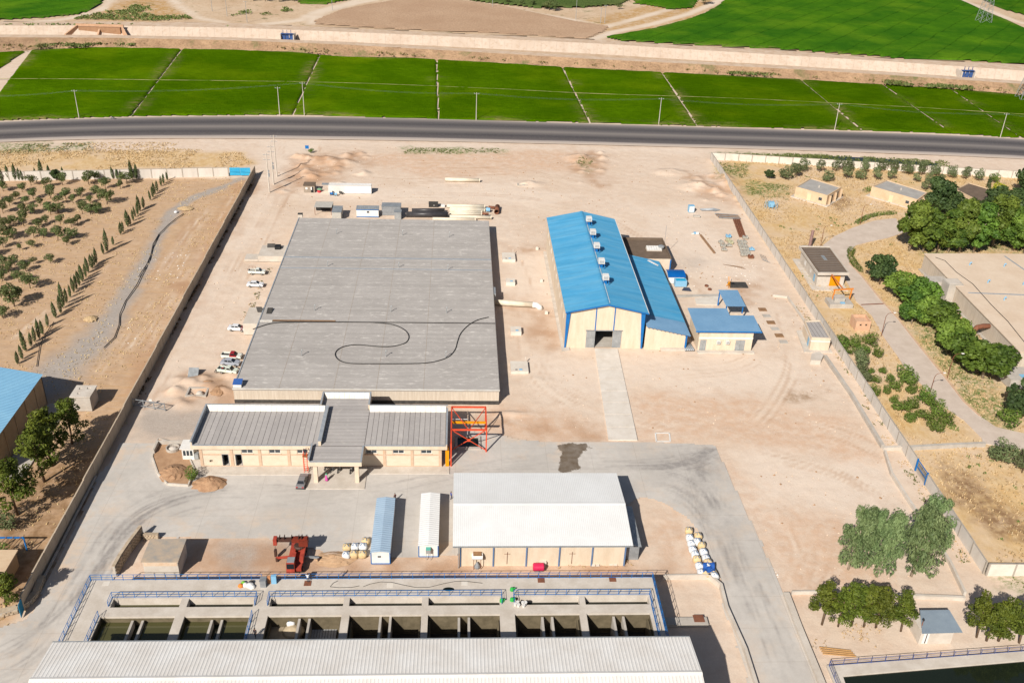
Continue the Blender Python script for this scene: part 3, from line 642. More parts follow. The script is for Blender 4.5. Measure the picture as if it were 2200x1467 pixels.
def strips(parent, x0, x1, y0, y1, z, n, along, m, name='roofing_strip', t=0.02, lap=0.10):
    "overlapping felt strips"
    if along == 'x':
        d = (y1-y0)/n; mb = MB().box(x0, x1, y0, y0+d-lap, z, z+t); off = (0,d,0)
    else:
        d = (x1-x0)/n; mb = MB().box(x0, x0+d-lap, y0, y1, z, z+t); off = (d,0,0)
    out = rowcopy(part(name, mb, m, parent), n, off)
    for i, o in enumerate(out): o.location.z += 0.012*(i % 2)
    return out
def panel_wall(label, a, b, n, h, t, m, m2, step=0.0, name='boundary_wall', holes=(), coping=True):
    a = Vector((a[0],a[1],0)); b = Vector((b[0],b[1],0)); L = (b-a).length; rz = math.atan2(b.y-a.y, b.x-a.x)
    T = thing(name, label, 'wall', a, rz); d = L/n
    p0 = part('panel', MB().box(0.16, d-0.16, -t/2, t/2, -0.3, h), m, T, world=False)
    po = part('post', MB().box(-0.16, 0.16, -t/2-0.05, t/2+0.05, -0.3, h+0.06), m2, T, world=False)
    c0 = part('coping', MB().box(0.16, d-0.16, -t/2-0.04, t/2+0.04, h+0.002, h+0.09), m2, T, world=False) if coping else None
    first = True
    for i in range(n+1):
        dz = step*((i*7919) % 5-2)
        if i in holes: 
            c = po.copy(); COL.objects.link(c); c.location = (i*d, 0, dz); continue
        if i < n:
            for q in (p0, c0):
                if q is None: continue
                c = q if first else q.copy()
                if not first: COL.objects.link(c)
                c.location = (i*d, 0, dz)
        c = po if first else po.copy()
        if not first: COL.objects.link(c)
        c.location = (i*d, 0, dz); first = False
    return T
def railing(label, pts, h=1.1, sp=1.65, m=None, brace=False, group=None):
    pts = [Vector(p) for p in pts]; T = thing('railing', label, 'railing', pts[0], 0, group)
    for k, (z, r) in enumerate(((h, 0.036), (h*0.55, 0.026), (0.12, 0.044))):
        mb = MB()
        for a, b in zip(pts, pts[1:]): mb.bar(a+Vector((0,0,z)), b+Vector((0,0,z)), r*1.6)
        part(('top_rail','mid_rail','toe_rail')[k], mb, m or BLUEP, T)
    for i, (a, b) in enumerate(zip(pts, pts[1:])):
        n = max(1, round((b-a).length/sp))
        for j in range(n+(1 if i == len(pts)-2 else 0)):
            q = a.lerp(b, j/n); part('post', MB().bar(q, q+Vector((0,0,h)), 0.07), m or BLUEP, T)
    return T

# ---- big covered reservoir -------------------------------------------------------------
RX0, RX1, RY0, RY1, RZ = -47.1, 9.3, 177.4, 273.4, 3.4
T = thing('covered_reservoir', 'huge flat grey felt roof on low concrete walls with a black hose lying on it', 'reservoir', ((RX0+RX1)/2, RY0, 0))
part('wall', MB().box(RX0+0.15, RX1-0.15, RY0+0.12, RY0+0.5, -0.2, RZ-0.25), BOARD, T)
part('wall', MB().box(RX0+0.15, RX1-0.15, RY1-0.5, RY1-0.12, -0.2, RZ-0.25), BOARD, T)
part('wall', MB().box(RX0+0.12, RX0+0.5, RY0+0.5, RY1-0.5, -0.2, RZ-0.25), BOARD, T)
part('wall', MB().box(RX1-0.5, RX1-0.12, RY0+0.5, RY1-0.5, -0.2, RZ-0.25), BOARD, T)
part('damp_course', MB().box(RX0+0.16, RX1-0.1, RY0+0.02, RY0+0.118, -0.2, 0.75), BITU, T, label='black bitumen coating at the foot of the wall')
part('roof_slab', MB().box(RX0, RX1, RY0, RY1, RZ-0.25, RZ-0.03), SEAM2, T)
st = strips(T, RX0+0.25, RX1-0.1, RY0+0.35, RY1-0.1, RZ-0.03, 96, 'x', FELT)
part('edge_flashing', MB().box(RX0, RX1, RY0-0.03, RY0+0.33, RZ-0.028, RZ+0.05), WHITEW, T)
part('edge_flashing', MB().box(RX0-0.02, RX0+0.24, RY0+0.34, RY1, RZ-0.028, RZ+0.12), FOIL, T)
for (ya, hgt, m_, w_) in ((245.1,0.05,FOIL,0.75),(238.2,0.04,FOIL,0.5)):
    part('expansion_joint_cover', MB().box(RX0+0.26, RX1-0.1, ya-w_/2, ya+w_/2, RZ, RZ+hgt), m_, T)
part('expansion_joint_cover', MB().box(RX0+0.26, RX0+3.2, 207.6, 208.5, RZ, RZ+0.06), WHITEW, T)
part('expansion_joint_gap', MB().box(RX0+3.2, RX1-0.1, 207.75, 208.15, RZ+0.0, RZ+0.035), BITU, T)
part('expansion_joint_cover', MB().box(RX0+3.2, -29.0, 208.16, 208.7, RZ, RZ+0.06), WOOD, T)
for x in (-37.5,-26.0,-17.0,-7.0): part('seam', MB().box(x-0.06, x+0.06, RY0+0.4, RY1-0.2, RZ+0.005, RZ+0.012), mat('brown_seam', A(176,162,148), A(184,174,164), 0.6, 0.9), T)
for (x, y) in crop(540,300,2.934,[(537,595),(952,605),(1247,615),(480,800),(928,808),(1238,822),(400,1077),(880,1085),(1230,1093),(318,1362),(848,1367),(1225,1372)]):
    q = g(x, y, RZ); h = 1.6
    part('vent_pipe', MB().tube([q, q+Vector((0,0,h*0.8)), q+Vector((0.05,0,h*0.95)), q+Vector((0.16,0,h)), q+Vector((0.28,0,h*0.93)), q+Vector((0.3,0,h*0.8))], 0.085, 6), GALV, T)
# small things on its left edge
def hatch_box(name, label, cat, x, y, w, d, h, m, mtop=None, z=0.0, rz=0.0):
    q = g(x, y, z); T = thing(name, label, cat, q, rz)
    part('box', MB().box(-w/2, w/2, 0, d, 0, h), m, T, world=False)
    part('lid', MB().box(-w/2-0.06, w/2+0.06, -0.06, d+0.06, h, h+0.1), mtop or m, T, world=False)
    part('handle', MB().bar((-0.2,d/2,h+0.16),(0.2,d/2,h+0.16),0.05).bar((-0.2,d/2,h+0.1),(-0.2,d/2,h+0.18),0.05).bar((0.2,d/2,h+0.1),(0.2,d/2,h+0.18),0.05), GREYM, T, world=False)
    return T
T = thing('stair_shed', 'low concrete stair landing at the edge of the grey roof', 'landing', g(597,552))
a = g(592,553,0); part('landing', MB().box(a.x-4.2, RX0-0.05, a.y-3, a.y+4.5, 0, 1.7), CONCP, T); part('lower_step', MB().box(a.x-8.0, a.x-4.25, a.y-3, a.y+0.6, 0, 0.7), CONCP, T)
part('hatch', MB().slab([(a.x-2.6,a.y+2.6,1.8),(a.x-0.4,a.y+2.6,1.8),(a.x-0.4,a.y+3.4,2.7),(a.x-2.6,a.y+3.4,2.7)],0.08), BITU, T); part('hatch', MB().box(a.x-0.3,a.x+1.2,a.y+1.4,a.y+3.2,1.702,2.6), DARK, T)
a = g(545,700,0); T = thing('entry_platform', 'concrete entry platform with two open black hatches on the grey roof edge', 'platform', a)
part('platform', MB().box(a.x-1.5, RX0-0.05, a.y-4.5, a.y+4.0, 0, 3.0), CONCP, T)
for dx in (1.0, ): part('hatch', MB().slab([(a.x+dx,a.y+1.2,3.15),(a.x+dx+1.6,a.y+1.2,3.15),(a.x+dx+0.9,a.y+2.2,4.1),(a.x+dx-0.5,a.y+2.2,4.1)],0.08), BITU, T)
part('hatch', MB().slab([(a.x+3.3,a.y-1.4,3.1),(a.x+4.6,a.y-1.4,3.1),(a.x+4.6,a.y+2.2,3.9),(a.x+3.3,a.y+2.2,3.9)],0.08), BITU, T)
T = thing('solar_panel', 'small blue solar panel box on the corner of the grey roof', 'solar panel', g(510,832,RZ+0.06)); part('box', MB().box(-0.85,0.85,-0.1,1.6,0,0.75), WPAINT, T, world=False); part('panel', MB().slab([(-0.95,-0.2,0.8),(0.95,-0.2,0.8),(0.95,1.7,1.15),(-0.95,1.7,1.15)],0.05), mat('solar_blue', A(58,98,168), A(70,110,180), 2, 0.2), T, world=False)
hatch_box('roof_hatch', 'white box hatch at the far corner of the grey roof', 'hatch', 645,468,1.3,1.2,1.0,CONCP,BITU,RZ)
hp = crop(540,300,2.934,[(10,1195),(60,1177),(140,1156),(270,1151),(400,1150),(520,1150),(640,1150),(740,1151),(820,1156),(890,1165),(940,1183),(975,1207),(992,1235),(988,1262),(962,1285),(905,1300),(840,1305),(760,1300),(690,1293),(630,1295),(580,1305),(545,1323),(529,1347),(535,1372),(560,1393),(605,1407),(680,1412),(800,1412),(900,1412),(1010,1411),(1110,1406),(1190,1390),(1250,1363),(1285,1320),(1300,1270),(1320,1220),(1365,1172),(1425,1137),(1495,1119)])
pts = [g(x, y, RZ+0.12) for x, y in hp]
fine = []
for i in range(len(pts)-1):
    p0, p1, p2, p3 = pts[max(i-1,0)], pts[i], pts[i+1], pts[min(i+2,len(pts)-1)]
    for k in range(4):
        t = k/4; fine.append(0.5*((2*p1)+(p2-p0)*t+(2*p0-5*p1+4*p2-p3)*t*t+(3*p1-p0-3*p2+p3)*t**3))
fine.append(pts[-1])
single('hose', MB().tube(fine, 0.11, 6), BLACKP, 'long black hose looping across the grey felt roof', 'hose', smooth=True)

# ---- pump house -----------------------------------------------------------------------
PZ = 6.3
T = thing('pump_house', 'tan brick pump house with grey felt roofs and a projecting entrance portico', 'building', (-25, 154.6, 0))
WY = 154.7
wins = [(-40.8,-38.6),(-35.6,-33.4),(-30.3,-28.2),(-17.3,-15.1),(-12.1,-9.9),(-6.7,-4.6)]
doors = [(-44.5,-43.4),(-42.0,-40.9)]
holes = [(a,b,3.15,4.25) for a,b in wins]+[(a,b,0.0,2.9) for a,b in doors]+[(-47.0,-46.4,1.1,1.6)]
part('wall', plate_holes(MB(), -48.7, -2.7, WY, WY+0.35, -0.2, 4.75, holes, 'y'), TAN, T)
part('wall', MB().box(-48.7,-48.35,WY+0.35,166.4,-0.2,4.75), TAN, T); part('wall', MB().box(-3.05,-2.7,WY+0.35,166.4,-0.2,4.75), TAN, T)
part('wall', MB().box(-48.7,-2.7,166.4,166.75,-0.2,4.75), TAN, T)
part('plinth', MB().box(-48.75,-2.65,WY-0.06,WY-0.003,-0.2,0.35), REDB, T)
for a, b in ((-48.7,-44.6),(-43.3,-42.1),(-40.8,-27.0),(-17.8,-2.7)): part('brick_band', MB().box(a, b, WY-0.05, WY-0.002, 2.75, 3.05), REDB, T)
for x in (-48.45,-42.7,-37.4,-31.9,-13.7,-8.4,-3.0): part('pilaster', MB().box(x-0.28,x+0.28,WY-0.09,WY-0.052,0.36,4.74), REDB, T)
for a, b in wins:
    w_ = part('window', plate_holes(MB(), a, b, WY+0.12, WY+0.2, 3.15, 4.25, [(a+0.1,(a+b)/2-0.05,3.25,4.15),((a+b)/2+0.05,b-0.1,3.25,4.15)], 'y'), WPAINT, T)
    part('pane', MB().box(a+0.1,b-0.1,WY+0.15,WY+0.17,3.25,4.15), GLASS, w_); part('sill', MB().box(a-0.12,b+0.12,WY-0.16,WY+0.1,3.06,3.14), REDB, w_)
for a, b in doors:
    d_ = part('door', MB().box(a-0.06,a+0.02,WY+0.1,WY+1.0,0,2.85), GREYM, T); part('frame', plate_holes(MB(), a-0.1, b+0.1, WY-0.04, WY+0.1, 0, 3.0, [(a,b,-1,2.9)], 'y'), GREYM, d_)
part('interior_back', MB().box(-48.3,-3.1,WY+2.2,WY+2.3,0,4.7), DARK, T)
# roof slab outline and parapets with a tan fascia
L0, L1 = -50.0, -27.45; C0, C1 = -27.35, -17.45; Rr0, Rr1 = -17.4, -1.65; YF, YB, YCF, YCB = 154.0, 167.2, 148.7, 172.1
part('roof_slab', MB().box(L0+0.3, L1+1.5, YF+0.3, YB-0.3, 4.76, 5.25), SEAM, T); part('roof_slab', MB().box(C0+0.3, C1-0.3, YCF+0.3, YCB-0.3, 4.74, 5.27), SEAM, T); part('roof_slab', MB().box(Rr0-0.2, Rr1-0.3, YF+0.3, YB-0.3, 4.76, 5.25), SEAM, T)
def fascia(x0,x1,y0,y1,z0,z1): part('fascia', MB().box(x0,x1,y0,y1,z0,z1), TAN2, T)
zf0, zf1 = 4.55, PZ-0.06
fascia(L0,C0+0.02,YF,YF+0.25,zf0,5.42); fascia(C1-0.02,Rr1,YF,YF+0.25,zf0,5.42); fascia(C0,C1,YCF,YCF+0.25,zf0,5.5)
fascia(C0,C0+0.25,YCF+0.26,YF-0.01,zf0,PZ-0.3); fascia(C1-0.25,C1,YCF+0.26,YF-0.01,zf0,5.5)
fascia(L0,L0+0.25,YF+0.26,YB,zf0,zf1); fascia(Rr1-0.25,Rr1,YF+0.26,YB,zf0,5.75)
fascia(L0+0.26,C0-0.01,YB-0.25,YB,zf0,zf1); fascia(C1+0.01,Rr1-0.26,YB-0.25,YB,zf0,zf1)
fascia(C0,C0+0.25,YB+0.01,YCB,zf0,zf1); fascia(C1-0.25,C1,YB+0.01,YCB,zf0,zf1); fascia(C0+0.26,C1-0.26,YCB-0.25,YCB,zf0,zf1)
fascia(-26.1,-25.6,YF+0.3,YB-0.3,5.26,zf1)
for (x0,x1,y0,y1,z) in ((L0-0.03,C0,YB-0.3,YB+0.05,zf1),(C1,Rr1+0.03,YB-0.3,YB+0.05,zf1),(L0-0.03,L0+0.3,YF-0.03,YB-0.31,zf1),(Rr1-0.3,Rr1+0.03,YF-0.03,YB-0.31,5.75),(C0-0.03,C0+0.3,YB+0.06,YCB+0.03,zf1),(C1-0.3,C1+0.03,YB+0.06,YCB+0.03,zf1),(C0+0.31,C1-0.31,YCB-0.3,YCB+0.03,zf1),(-26.2,-25.5,YF+0.35,YB-0.35,zf1),
    (L0+0.31,C0-0.31,YF-0.04,YF+0.3,5.42),(C1+0.01,Rr1-0.31,YF-0.04,YF+0.3,5.42),(C0+0.31,C1-0.31,YCF-0.04,YCF+0.3,5.5),(C0-0.03,C0+0.3,YCF-0.04,YF-0.02,PZ-0.3),(C1-0.3,C1+0.03,YCF-0.04,YF-0.02,5.5)):
    part('coping', MB().box(x0,x1,y0,y1,z,z+0.06), FOIL, T)
strips(T, L0+0.4, -26.15, YF+0.35, YB-0.32, 5.25, 22, 'y', FELT2); strips(T, -25.55, C1+0.0, YF+0.3, YB-0.3, 5.28, 11, 'x', FELT2); strips(T, C0+0.3, C1-0.3, YCF+0.35, YF+0.1, 5.28, 5, 'x', FELT2); strips(T, C0+0.3, C1-0.3, YB-0.25, YCB-0.3, 5.28, 4, 'x', FELT2); strips(T, C1+0.15, Rr1-0.35, YF+0.35, YB-0.32, 5.25, 15, 'y', FELT2)
def liner(x0, x1, y, n):      # whitewashed upstand behind the roof
    d = (x1-x0)/n; rowcopy(part('upstand_sheet', MB().slab([(x0,y-0.9,5.3),(x0+d-0.03,y-0.9,5.3),(x0+d-0.03,y-0.02,zf1-0.01),(x0,y-0.02,zf1-0.01)],0.03), WHITEW, T), n, (d,0,0))
liner(L0+0.35, -26.3, YB-0.27, 22); liner(C1+0.1, Rr1-0.35, YB-0.27, 15); liner(C0+0.35, C1-0.35, YCB-0.27, 9)
part('side_upstand', MB().box(L0+0.26,L0+0.33,YF+0.3,YB-0.4,5.28,zf1-0.01), FOIL, T); part('side_upstand', MB().box(-26.2,-26.12,YF+0.35,YB-0.4,5.28,zf1-0.01), FOIL, T)
# portico
for x in (-26.6,-18.9):
    part('pillar', MB().box(x,x+0.75,149.5,150.3,0,4.56), TAN, T)
part('porch_floor', MB().box(-27.9,-17.0,147.7,WY-0.05,-0.1,0.18), CONCP, T)
part('terrace', MB().box(-49.4,-28.0,152.0,WY-0.05,-0.1,0.2), CONCP, T); part('terrace', MB().box(-16.9,-1.2,152.4,WY-0.05,-0.1,0.2), CONCP, T)
part('crane_column', MB().box(-2.0,-1.3,154.9,155.4,0,4.5), YELL, T, label='bright yellow crane column')
# white kiosk at its left end
a = g(398,975); T = thing('guard_kiosk', 'white glazed kiosk at the left end of the tan pump house', 'kiosk', (-51.4,157.8,0))
part('body', plate_holes(MB(), -52.6,-50.4,156.6,156.7,0,2.9,[(-52.4,-51.9,1.2,2.4),(-51.75,-51.25,1.2,2.4),(-51.1,-50.6,1.2,2.4)],'y').box(-52.6,-52.5,156.7,159,0,2.9).box(-50.5,-50.4,156.7,159,0,2.9).box(-52.6,-50.4,159,159.1,0,2.9), WPAINT, T)
for x in (-52.4,-51.75,-51.1): part('pane', MB().box(x,x+0.5,156.64,156.66,1.2,2.4), GLASS, T)
part('roof', MB().box(-52.9,-50.15,156.2,159.4,2.91,3.05), WPAINT, T); part('cooler', MB().box(-50.3,-49.6,156.5,157.4,0.5,1.6), GALV, T)

# ---- orange pipe gantry ---------------------------------------------------------------
c8 = lambda x, y, z=0.0: g(930+x/8.628, 850+y/8.628, z)
T = thing('pipe_gantry', 'orange-red steel gantry with cross bracing beside the pump house', 'gantry', c8(985,1040))
GH = 5.3; fr = c8(985,1040); fl = Vector((c8(340,1040).x, fr.y, 0)); bl = fl+Vector((0,8.2,0)); br_ = fr+Vector((0,8.2,0)); A0 = c8(335,1305)
up = Vector((0,0,GH))
for q in (fr, fl, bl, br_, A0): part('column', MB().box(q.x-0.12,q.x+0.12,q.y-0.14,q.y-0.09,0,GH).box(q.x-0.12,q.x+0.12,q.y+0.09,q.y+0.14,0,GH).box(q.x-0.03,q.x+0.03,q.y-0.09,q.y+0.09,0,GH), ORANGE, T)
for a, b in ((fl,fr),(bl,br_),(fr,br_),(A0,bl)): part('beam', MB().bar(a+up, b+up, 0.26, 0.3), ORANGE, T)
part('brace', MB().bar(fl+up, fr+Vector((0,0,0.4)), 0.14), ORANGE, T); part('brace', MB().bar(fl+Vector((0,0.05,0.4)), fr+up+Vector((0,0.05,0)), 0.14), ORANGE, T)
part('brace', MB().bar(bl+up-Vector((0,0,.1)), fl.lerp(fr,0.5)+up-Vector((0,0,.1)), 0.13), ORANGE, T); part('brace', MB().bar(br_+up-Vector((0,0,.1)), fl.lerp(fr,0.5)+up-Vector((0,0,.1)), 0.13), ORANGE, T)
part('gusset', MB().box((fl.x+fr.x)/2-0.3,(fl.x+fr.x)/2+0.3,fl.y-0.03,fl.y+0.03,2.5,3.1), ORANGE, T)
m_ = fl.lerp(bl,0.5)+Vector((0,0,4.3)); part('crane_beam', MB().bar(m_, m_+(fr-fl), 0.3, 0.45), YELL, T); part('handrail', MB().bar(m_+Vector((0,1.0,0.1)), m_+Vector((3.2,1.0,0.1)), 0.1), WPAINT, T)
T = thing('sump_pit', 'open dark water sump with concrete rim under the orange gantry', 'pit', c8(650,960))
q0, q1 = c8(405,1000), c8(880,770)
part('rim', plate_holes(MB(), q0.x, q1.x, q0.y, q1.y, -0.3, 0.35, [(q0.x+0.55,q1.x-0.45,q0.y+0.6,q1.y-0.3)]), CONC, T); part('water', MB().box(q0.x+0.5,q1.x-0.4,q0.y+0.5,q1.y-0.25,0.02,0.06), WDARK, T)

# ---- tall blue-roofed hall ------------------------------------------------------------
BX0, BX1, BY0, BY1 = 25.3, 44.6, 202.3, 260.4; EZ, RDG = 9.75, 11.9; XR = 35.2
T = thing('blue_roof_hall', 'tall tan factory hall with a bright blue gabled roof and roof coolers', 'building', ((BX0+BX1)/2, BY0, 0))
dx0, dx1 = 32.8, 37.0
zz = lambda x: EZ+(RDG-EZ)*(1-abs(x-XR)/(XR-BX0 if x < XR else BX1-XR))
mb = MB(); hs = [(BX0+0.3, dx0), (dx1, BX1-0.3)]
def gable(y0, y1, door):
    mb = MB(); xs_ = [BX0+0.3, dx0, XR, dx1, BX1-0.3]
    for a, b in zip(xs_, xs_[1:]):
        z0 = 4.6 if (door and a >= dx0-0.01 and b <= dx1+0.01) else -0.2
        mb.add([(a,y0,z0),(b,y0,z0),(b,y1,z0),(a,y1,z0),(a,y0,zz(a)-0.1),(b,y0,zz(b)-0.1),(b,y1,zz(b)-0.1),(a,y1,zz(a)-0.1)], [(3,2,1,0),(4,5,6,7),(0,1,5,4),(1,2,6,5),(2,3,7,6),(3,0,4,7)])
    return mb
part('wall', gable(BY0+0.3, BY0+0.55, True), TAN2, T); part('wall', gable(BY1-0.55, BY1-0.3, False), TAN2, T)
vw = [(y, y+1.6, 5.6, 7.2) for y in np.arange(BY0+4, BY1-4, 5.4)]
mbw = MB(); plate_holes(mbw, BY0+0.56, BY1-0.56, 0, 0.25, -0.2, EZ-0.1, vw, 'y')
mbw.v = [(BX0+0.3+v[1], v[0], v[2]) for v in mbw.v]; mbw.f = [f[::-1] for f in mbw.f]; part('wall', mbw, TAN2, T)
part('wall', MB().box(BX1-0.55, BX1-0.3, BY0+0.56, BY1-0.56, -0.2, EZ-0.1), TAN2, T)
for (a,b,c_,d_) in vw:
    w_ = part('window', MB().box(BX0+0.38,BX0+0.44,a,b,c_,d_), GLASS, T); part('frame', MB().box(BX0+0.3,BX0+0.36,(a+b)/2-0.05,(a+b)/2+0.05,c_,d_), WPAINT, w_)
part('floor', MB().box(BX0+0.6,BX1-0.6,BY0+0.6,BY1-0.6,0.02,0.08), CONC, T)
for x in (BX0+0.3, BX1-0.3):     # tapered portal columns at the corners
    s_ = 1 if x < XR else -1
    part('column', MB().prism([(0,0),(0.35,0),(0.9,EZ-0.4),(0,EZ-0.4)],0,0.3) if False else MB().add([(x,BY0-0.02,0),(x+s_*0.32,BY0-0.02,0),(x+s_*1.0,BY0-0.02,EZ-0.25),(x,BY0-0.02,EZ-0.25),(x,BY0+0.29,0),(x+s_*0.32,BY0+0.29,0),(x+s_*1.0,BY0+0.29,EZ-0.25),(x,BY0+0.29,EZ-0.25)],[(0,1,2,3),(7,6,5,4),(0,4,5,1),(1,5,6,2),(2,6,7,3),(3,7,4,0)]), BLUEP, T)
for x in (dx0-0.1, dx1+0.1): part('column', MB().box(x-0.12,x+0.12,BY0+0.22,BY0+0.296,0 if x < 0 else 4.6,zz(x)-0.2), BLUEP, T)
for a, b in ((dx0-2.1,dx0),(dx1,dx1+2.1)):
    d_ = part('sliding_door', MB().corr((a,BY0+0.2,0.05),(a,BY0+0.2,4.5),(b,BY0+0.2,0.05),(b,BY0+0.2,4.5),6,-0.05), GALV, T); part('frame', plate_holes(MB(),a,b,BY0+0.21,BY0+0.28,0.05,4.5,[(a+0.1,b-0.1,0.15,4.4)],'y'), GREYM, d_)
part('door_track', MB().box(dx0-2.3,dx1+2.3,BY0+0.12,BY0+0.28,4.6,4.78), GREYM, T)
E0, E1 = BY0-0.45, BY1+0.3
nS = 58
sheets(T, (BX0,E0,EZ), (BX0,E1,EZ), (XR,E0,RDG), (XR,E1,RDG), nS, 2, 0.04, BLUE)
sheets(T, (BX1+0.4,E1,EZ-0.1), (BX1+0.4,E0,EZ-0.1), (XR,E1,RDG), (XR,E0,RDG), nS, 2, 0.04, BLUE)
part('ridge_cap', MB().slab([(XR-0.45,E0,RDG-0.02),(XR,E0,RDG+0.1),(XR,E1,RDG+0.1),(XR-0.45,E1,RDG-0.02)],0.02).slab([(XR,E0,RDG+0.1),(XR+0.45,E0,RDG-0.02),(XR+0.45,E1,RDG-0.02),(XR,E1,RDG+0.1)],0.02), BLUE, T)
part('gutter', MB().box(BX1+0.32,BX1+0.5,E0,E1,EZ-0.22,EZ-0.06), WPAINT, T)
part('verge', MB().bar((BX0,E0-0.05,EZ-0.08),(XR,E0-0.05,RDG-0.08),0.12,0.3).bar((XR,E0-0.05,RDG-0.08),(BX1+0.4,E0-0.05,EZ-0.18),0.12,0.3), BLUEP, T)
part('conduit', MB().tube([(XR+0.5,E0+1,RDG+0.02),(XR+0.55,E1-8,RDG+0.02)],0.06,5), WPAINT, T)
HALL = T
for k, (x, y) in enumerate(crop(1060,300,2.933,[(601,552),(626,635),(650,722),(680,822),(706,925)])):
    q = g(x, y, 11.2); zr = RDG-(q.x-XR)/(BX1-XR)*(RDG-EZ)
    C = thing('roof_cooler', 'pale evaporative cooler on blue legs by the ridge of the blue roof', 'cooler', (q.x, q.y, zr), 0, 'coolers on the blue hall roof')
    for sx in (-0.7,0.7):
        for sy in (0.1,1.7): part('leg', MB().bar((sx,sy,-0.25),(sx,sy,1.1),0.14), BLUEP, C, world=False)
    part('tray', MB().box(-0.85,0.85,0,1.8,1.1,1.2), GALV, C, world=False)
    cb = part('cabinet', MB().box(-0.75,0.75,0.1,1.7,1.2,2.2), WPAINT, C, world=False)
    part('louvre', MB().corr((-0.6,0.08,1.3),(0.6,0.08,1.3),(-0.6,0.08,2.1),(0.6,0.08,2.1),6,0.04), GREYM, cb, world=False); part('duct', MB().box(-0.35,0.35,0.4,1.0,-0.2,1.08), BLUEP, C, world=False)
# lean-to annex
T = thing('lean_to_annex', 'low blue lean-to joined to the right side of the tall hall', 'building', (50, 201.8, 0))
AX0, AX1, AY0, AY1 = 44.75, 55.3, 201.9, 244.5; zl = lambda x: 6.3-(x-AX0)/(AX1-AX0)*2.35
def slopewall(x0, x1, y0, y1): return MB().add([(x0,y0,-0.2),(x1,y0,-0.2),(x1,y1,-0.2),(x0,y1,-0.2),(x0,y0,zl(x0)-0.12),(x1,y0,zl(x1)-0.12),(x1,y1,zl(x1)-0.12),(x0,y1,zl(x0)-0.12)],[(3,2,1,0),(4,5,6,7),(0,1,5,4),(1,2,6,5),(2,3,7,6),(3,0,4,7)])
part('wall', slopewall(AX0,AX1-0.5,AY0+0.3,AY0+0.55), TAN2, T); part('wall', slopewall(AX0,AX1-0.5,AY1-0.55,AY1-0.3), TAN2, T); part('wall', MB().box(AX1-0.75,AX1-0.5,AY0+0.56,AY1-0.56,-0.2,3.8), TAN2, T)
part('column', MB().box(AX1-0.8,AX1-0.4,AY0+0.1,AY0+0.28,0,3.8), BLUEP, T)
N1 = 9; ys_ = AY0-0.4; ym = ys_+7.0
sheets(T, (AX1+0.3,ym,zl(AX1+0.3)), (AX1+0.3,ys_,zl(AX1+0.3)), (AX0,ym,zl(AX0)), (AX0,ys_,zl(AX0)), 7, 2, 0.04, BLUEG)
sheets(T, (AX1+0.3,AY1,zl(AX1+0.3)), (AX1+0.3,ym+0.02,zl(AX1+0.3)), (AX0,AY1,zl(AX0)), (AX0,ym+0.02,zl(AX0)), 36, 2, 0.04, BLUE)
for x in np.arange(AX0+0.5, AX1, 1.0): part('purlin', MB().box(x-0.05,x+0.05,AY0-0.3,AY0+0.3,zl(x)-0.28,zl(x)-0.12), BLUEP, T)
q = g(1395,553,6.0); part('loose_sheet', MB().slab([(q.x-0.4,q.y+0.6,zl(q.x)+.1),(q.x+2.2,q.y-1.6,zl(q.x+2.2)+.1),(q.x+2.7,q.y-1.0,zl(q.x+2.7)+.1),(q.x+0.2,q.y+1.2,zl(q.x)+.1)],0.05), WPAINT, T)
# brown flat-roofed block behind
T = thing('flat_roof_block', 'brown flat roof with dark parapet on a cream block behind the blue lean-to', 'building', (53,245.5,0))
part('wall', MB().box(47.2,59.0,245.0,258.6,-0.2,4.3), TAN2, T); part('roof_finish', MB().box(47.5,58.7,245.3,258.3,4.302,4.34), GREYR, T)
for (a,b,c_,d_) in ((47.2,59.0,258.3,258.6),(58.7,59.0,245.0,258.29),(47.2,47.5,245.0,258.29)): part('parapet', MB().box(a,b,c_,d_,4.302,4.95), GREYR, T)
part('column', MB().box(58.75,59.05,244.85,244.99,0,4.2), BLUEP, T); part('antenna_pole', MB().tube([(59.4,257,0),(59.4,257,9.5)],0.05,5), GREYM, T)
q = g(1407,540,4.34); C = thing('skylight', 'long glazed skylight box on the brown flat roof', 'skylight', q)
part('kerb', MB().box(-2.3,2.0,0,2.2,0,0.35), CONCP, C, world=False); rowcopy(part('pane', MB().slab([(-2.2,-0.05,0.4),(-1.55,-0.05,0.4),(-1.55,2.25,0.75),(-2.2,2.25,0.75)],0.04), WPAINT, C, world=False), 6, (0.7,0,0))
q = g(1420,535,4.34); single('roof_fan', MB().lathe([(0.6,0),(0.6,0.4),(0.9,0.5),(0.9,0.9),(0.5,1.1)], q), GALV, 'round galvanised fan beside the roof skylight', 'fan')
# small blue-roofed building
T = thing('blue_roof_store', 'small cream store with a faded blue sloping roof and two wall coolers', 'building', (64,201.5,0))
part('wall', plate_holes(MB(), 57.6,70.6,201.5,201.75,-0.2,5.0,[(58.0,59.5,0.1,3.0),(66.6,68.9,0.1,3.0)],'y'), TAN2, T); part('wall', MB().box(57.6,57.85,201.76,211.5,-0.2,5.0), TAN2, T); part('wall', MB().box(70.35,70.6,201.76,209.3,-0.2,5.0), TAN2, T); part('wall', MB().box(57.86,70.34,211.25,211.5,-0.2,5.0), TAN2, T)
part('white_band', MB().box(57.55,70.65,201.42,201.49,3.3,3.7), WPAINT, T)
for a, b in ((58.0,59.5),(66.6,68.9)):
    d_ = part('door', MB().box(a+0.02,b-0.02,201.56,201.62,0.1,2.98), GALV, T); part('handle', MB().box((a+b)/2-0.05,(a+b)/2+0.05,201.5,201.55,1.3,1.7), GREYM, d_); part('seam', MB().box((a+b)/2-0.02,(a+b)/2+0.02,201.52,201.555,0.1,2.98), GREYM, d_)
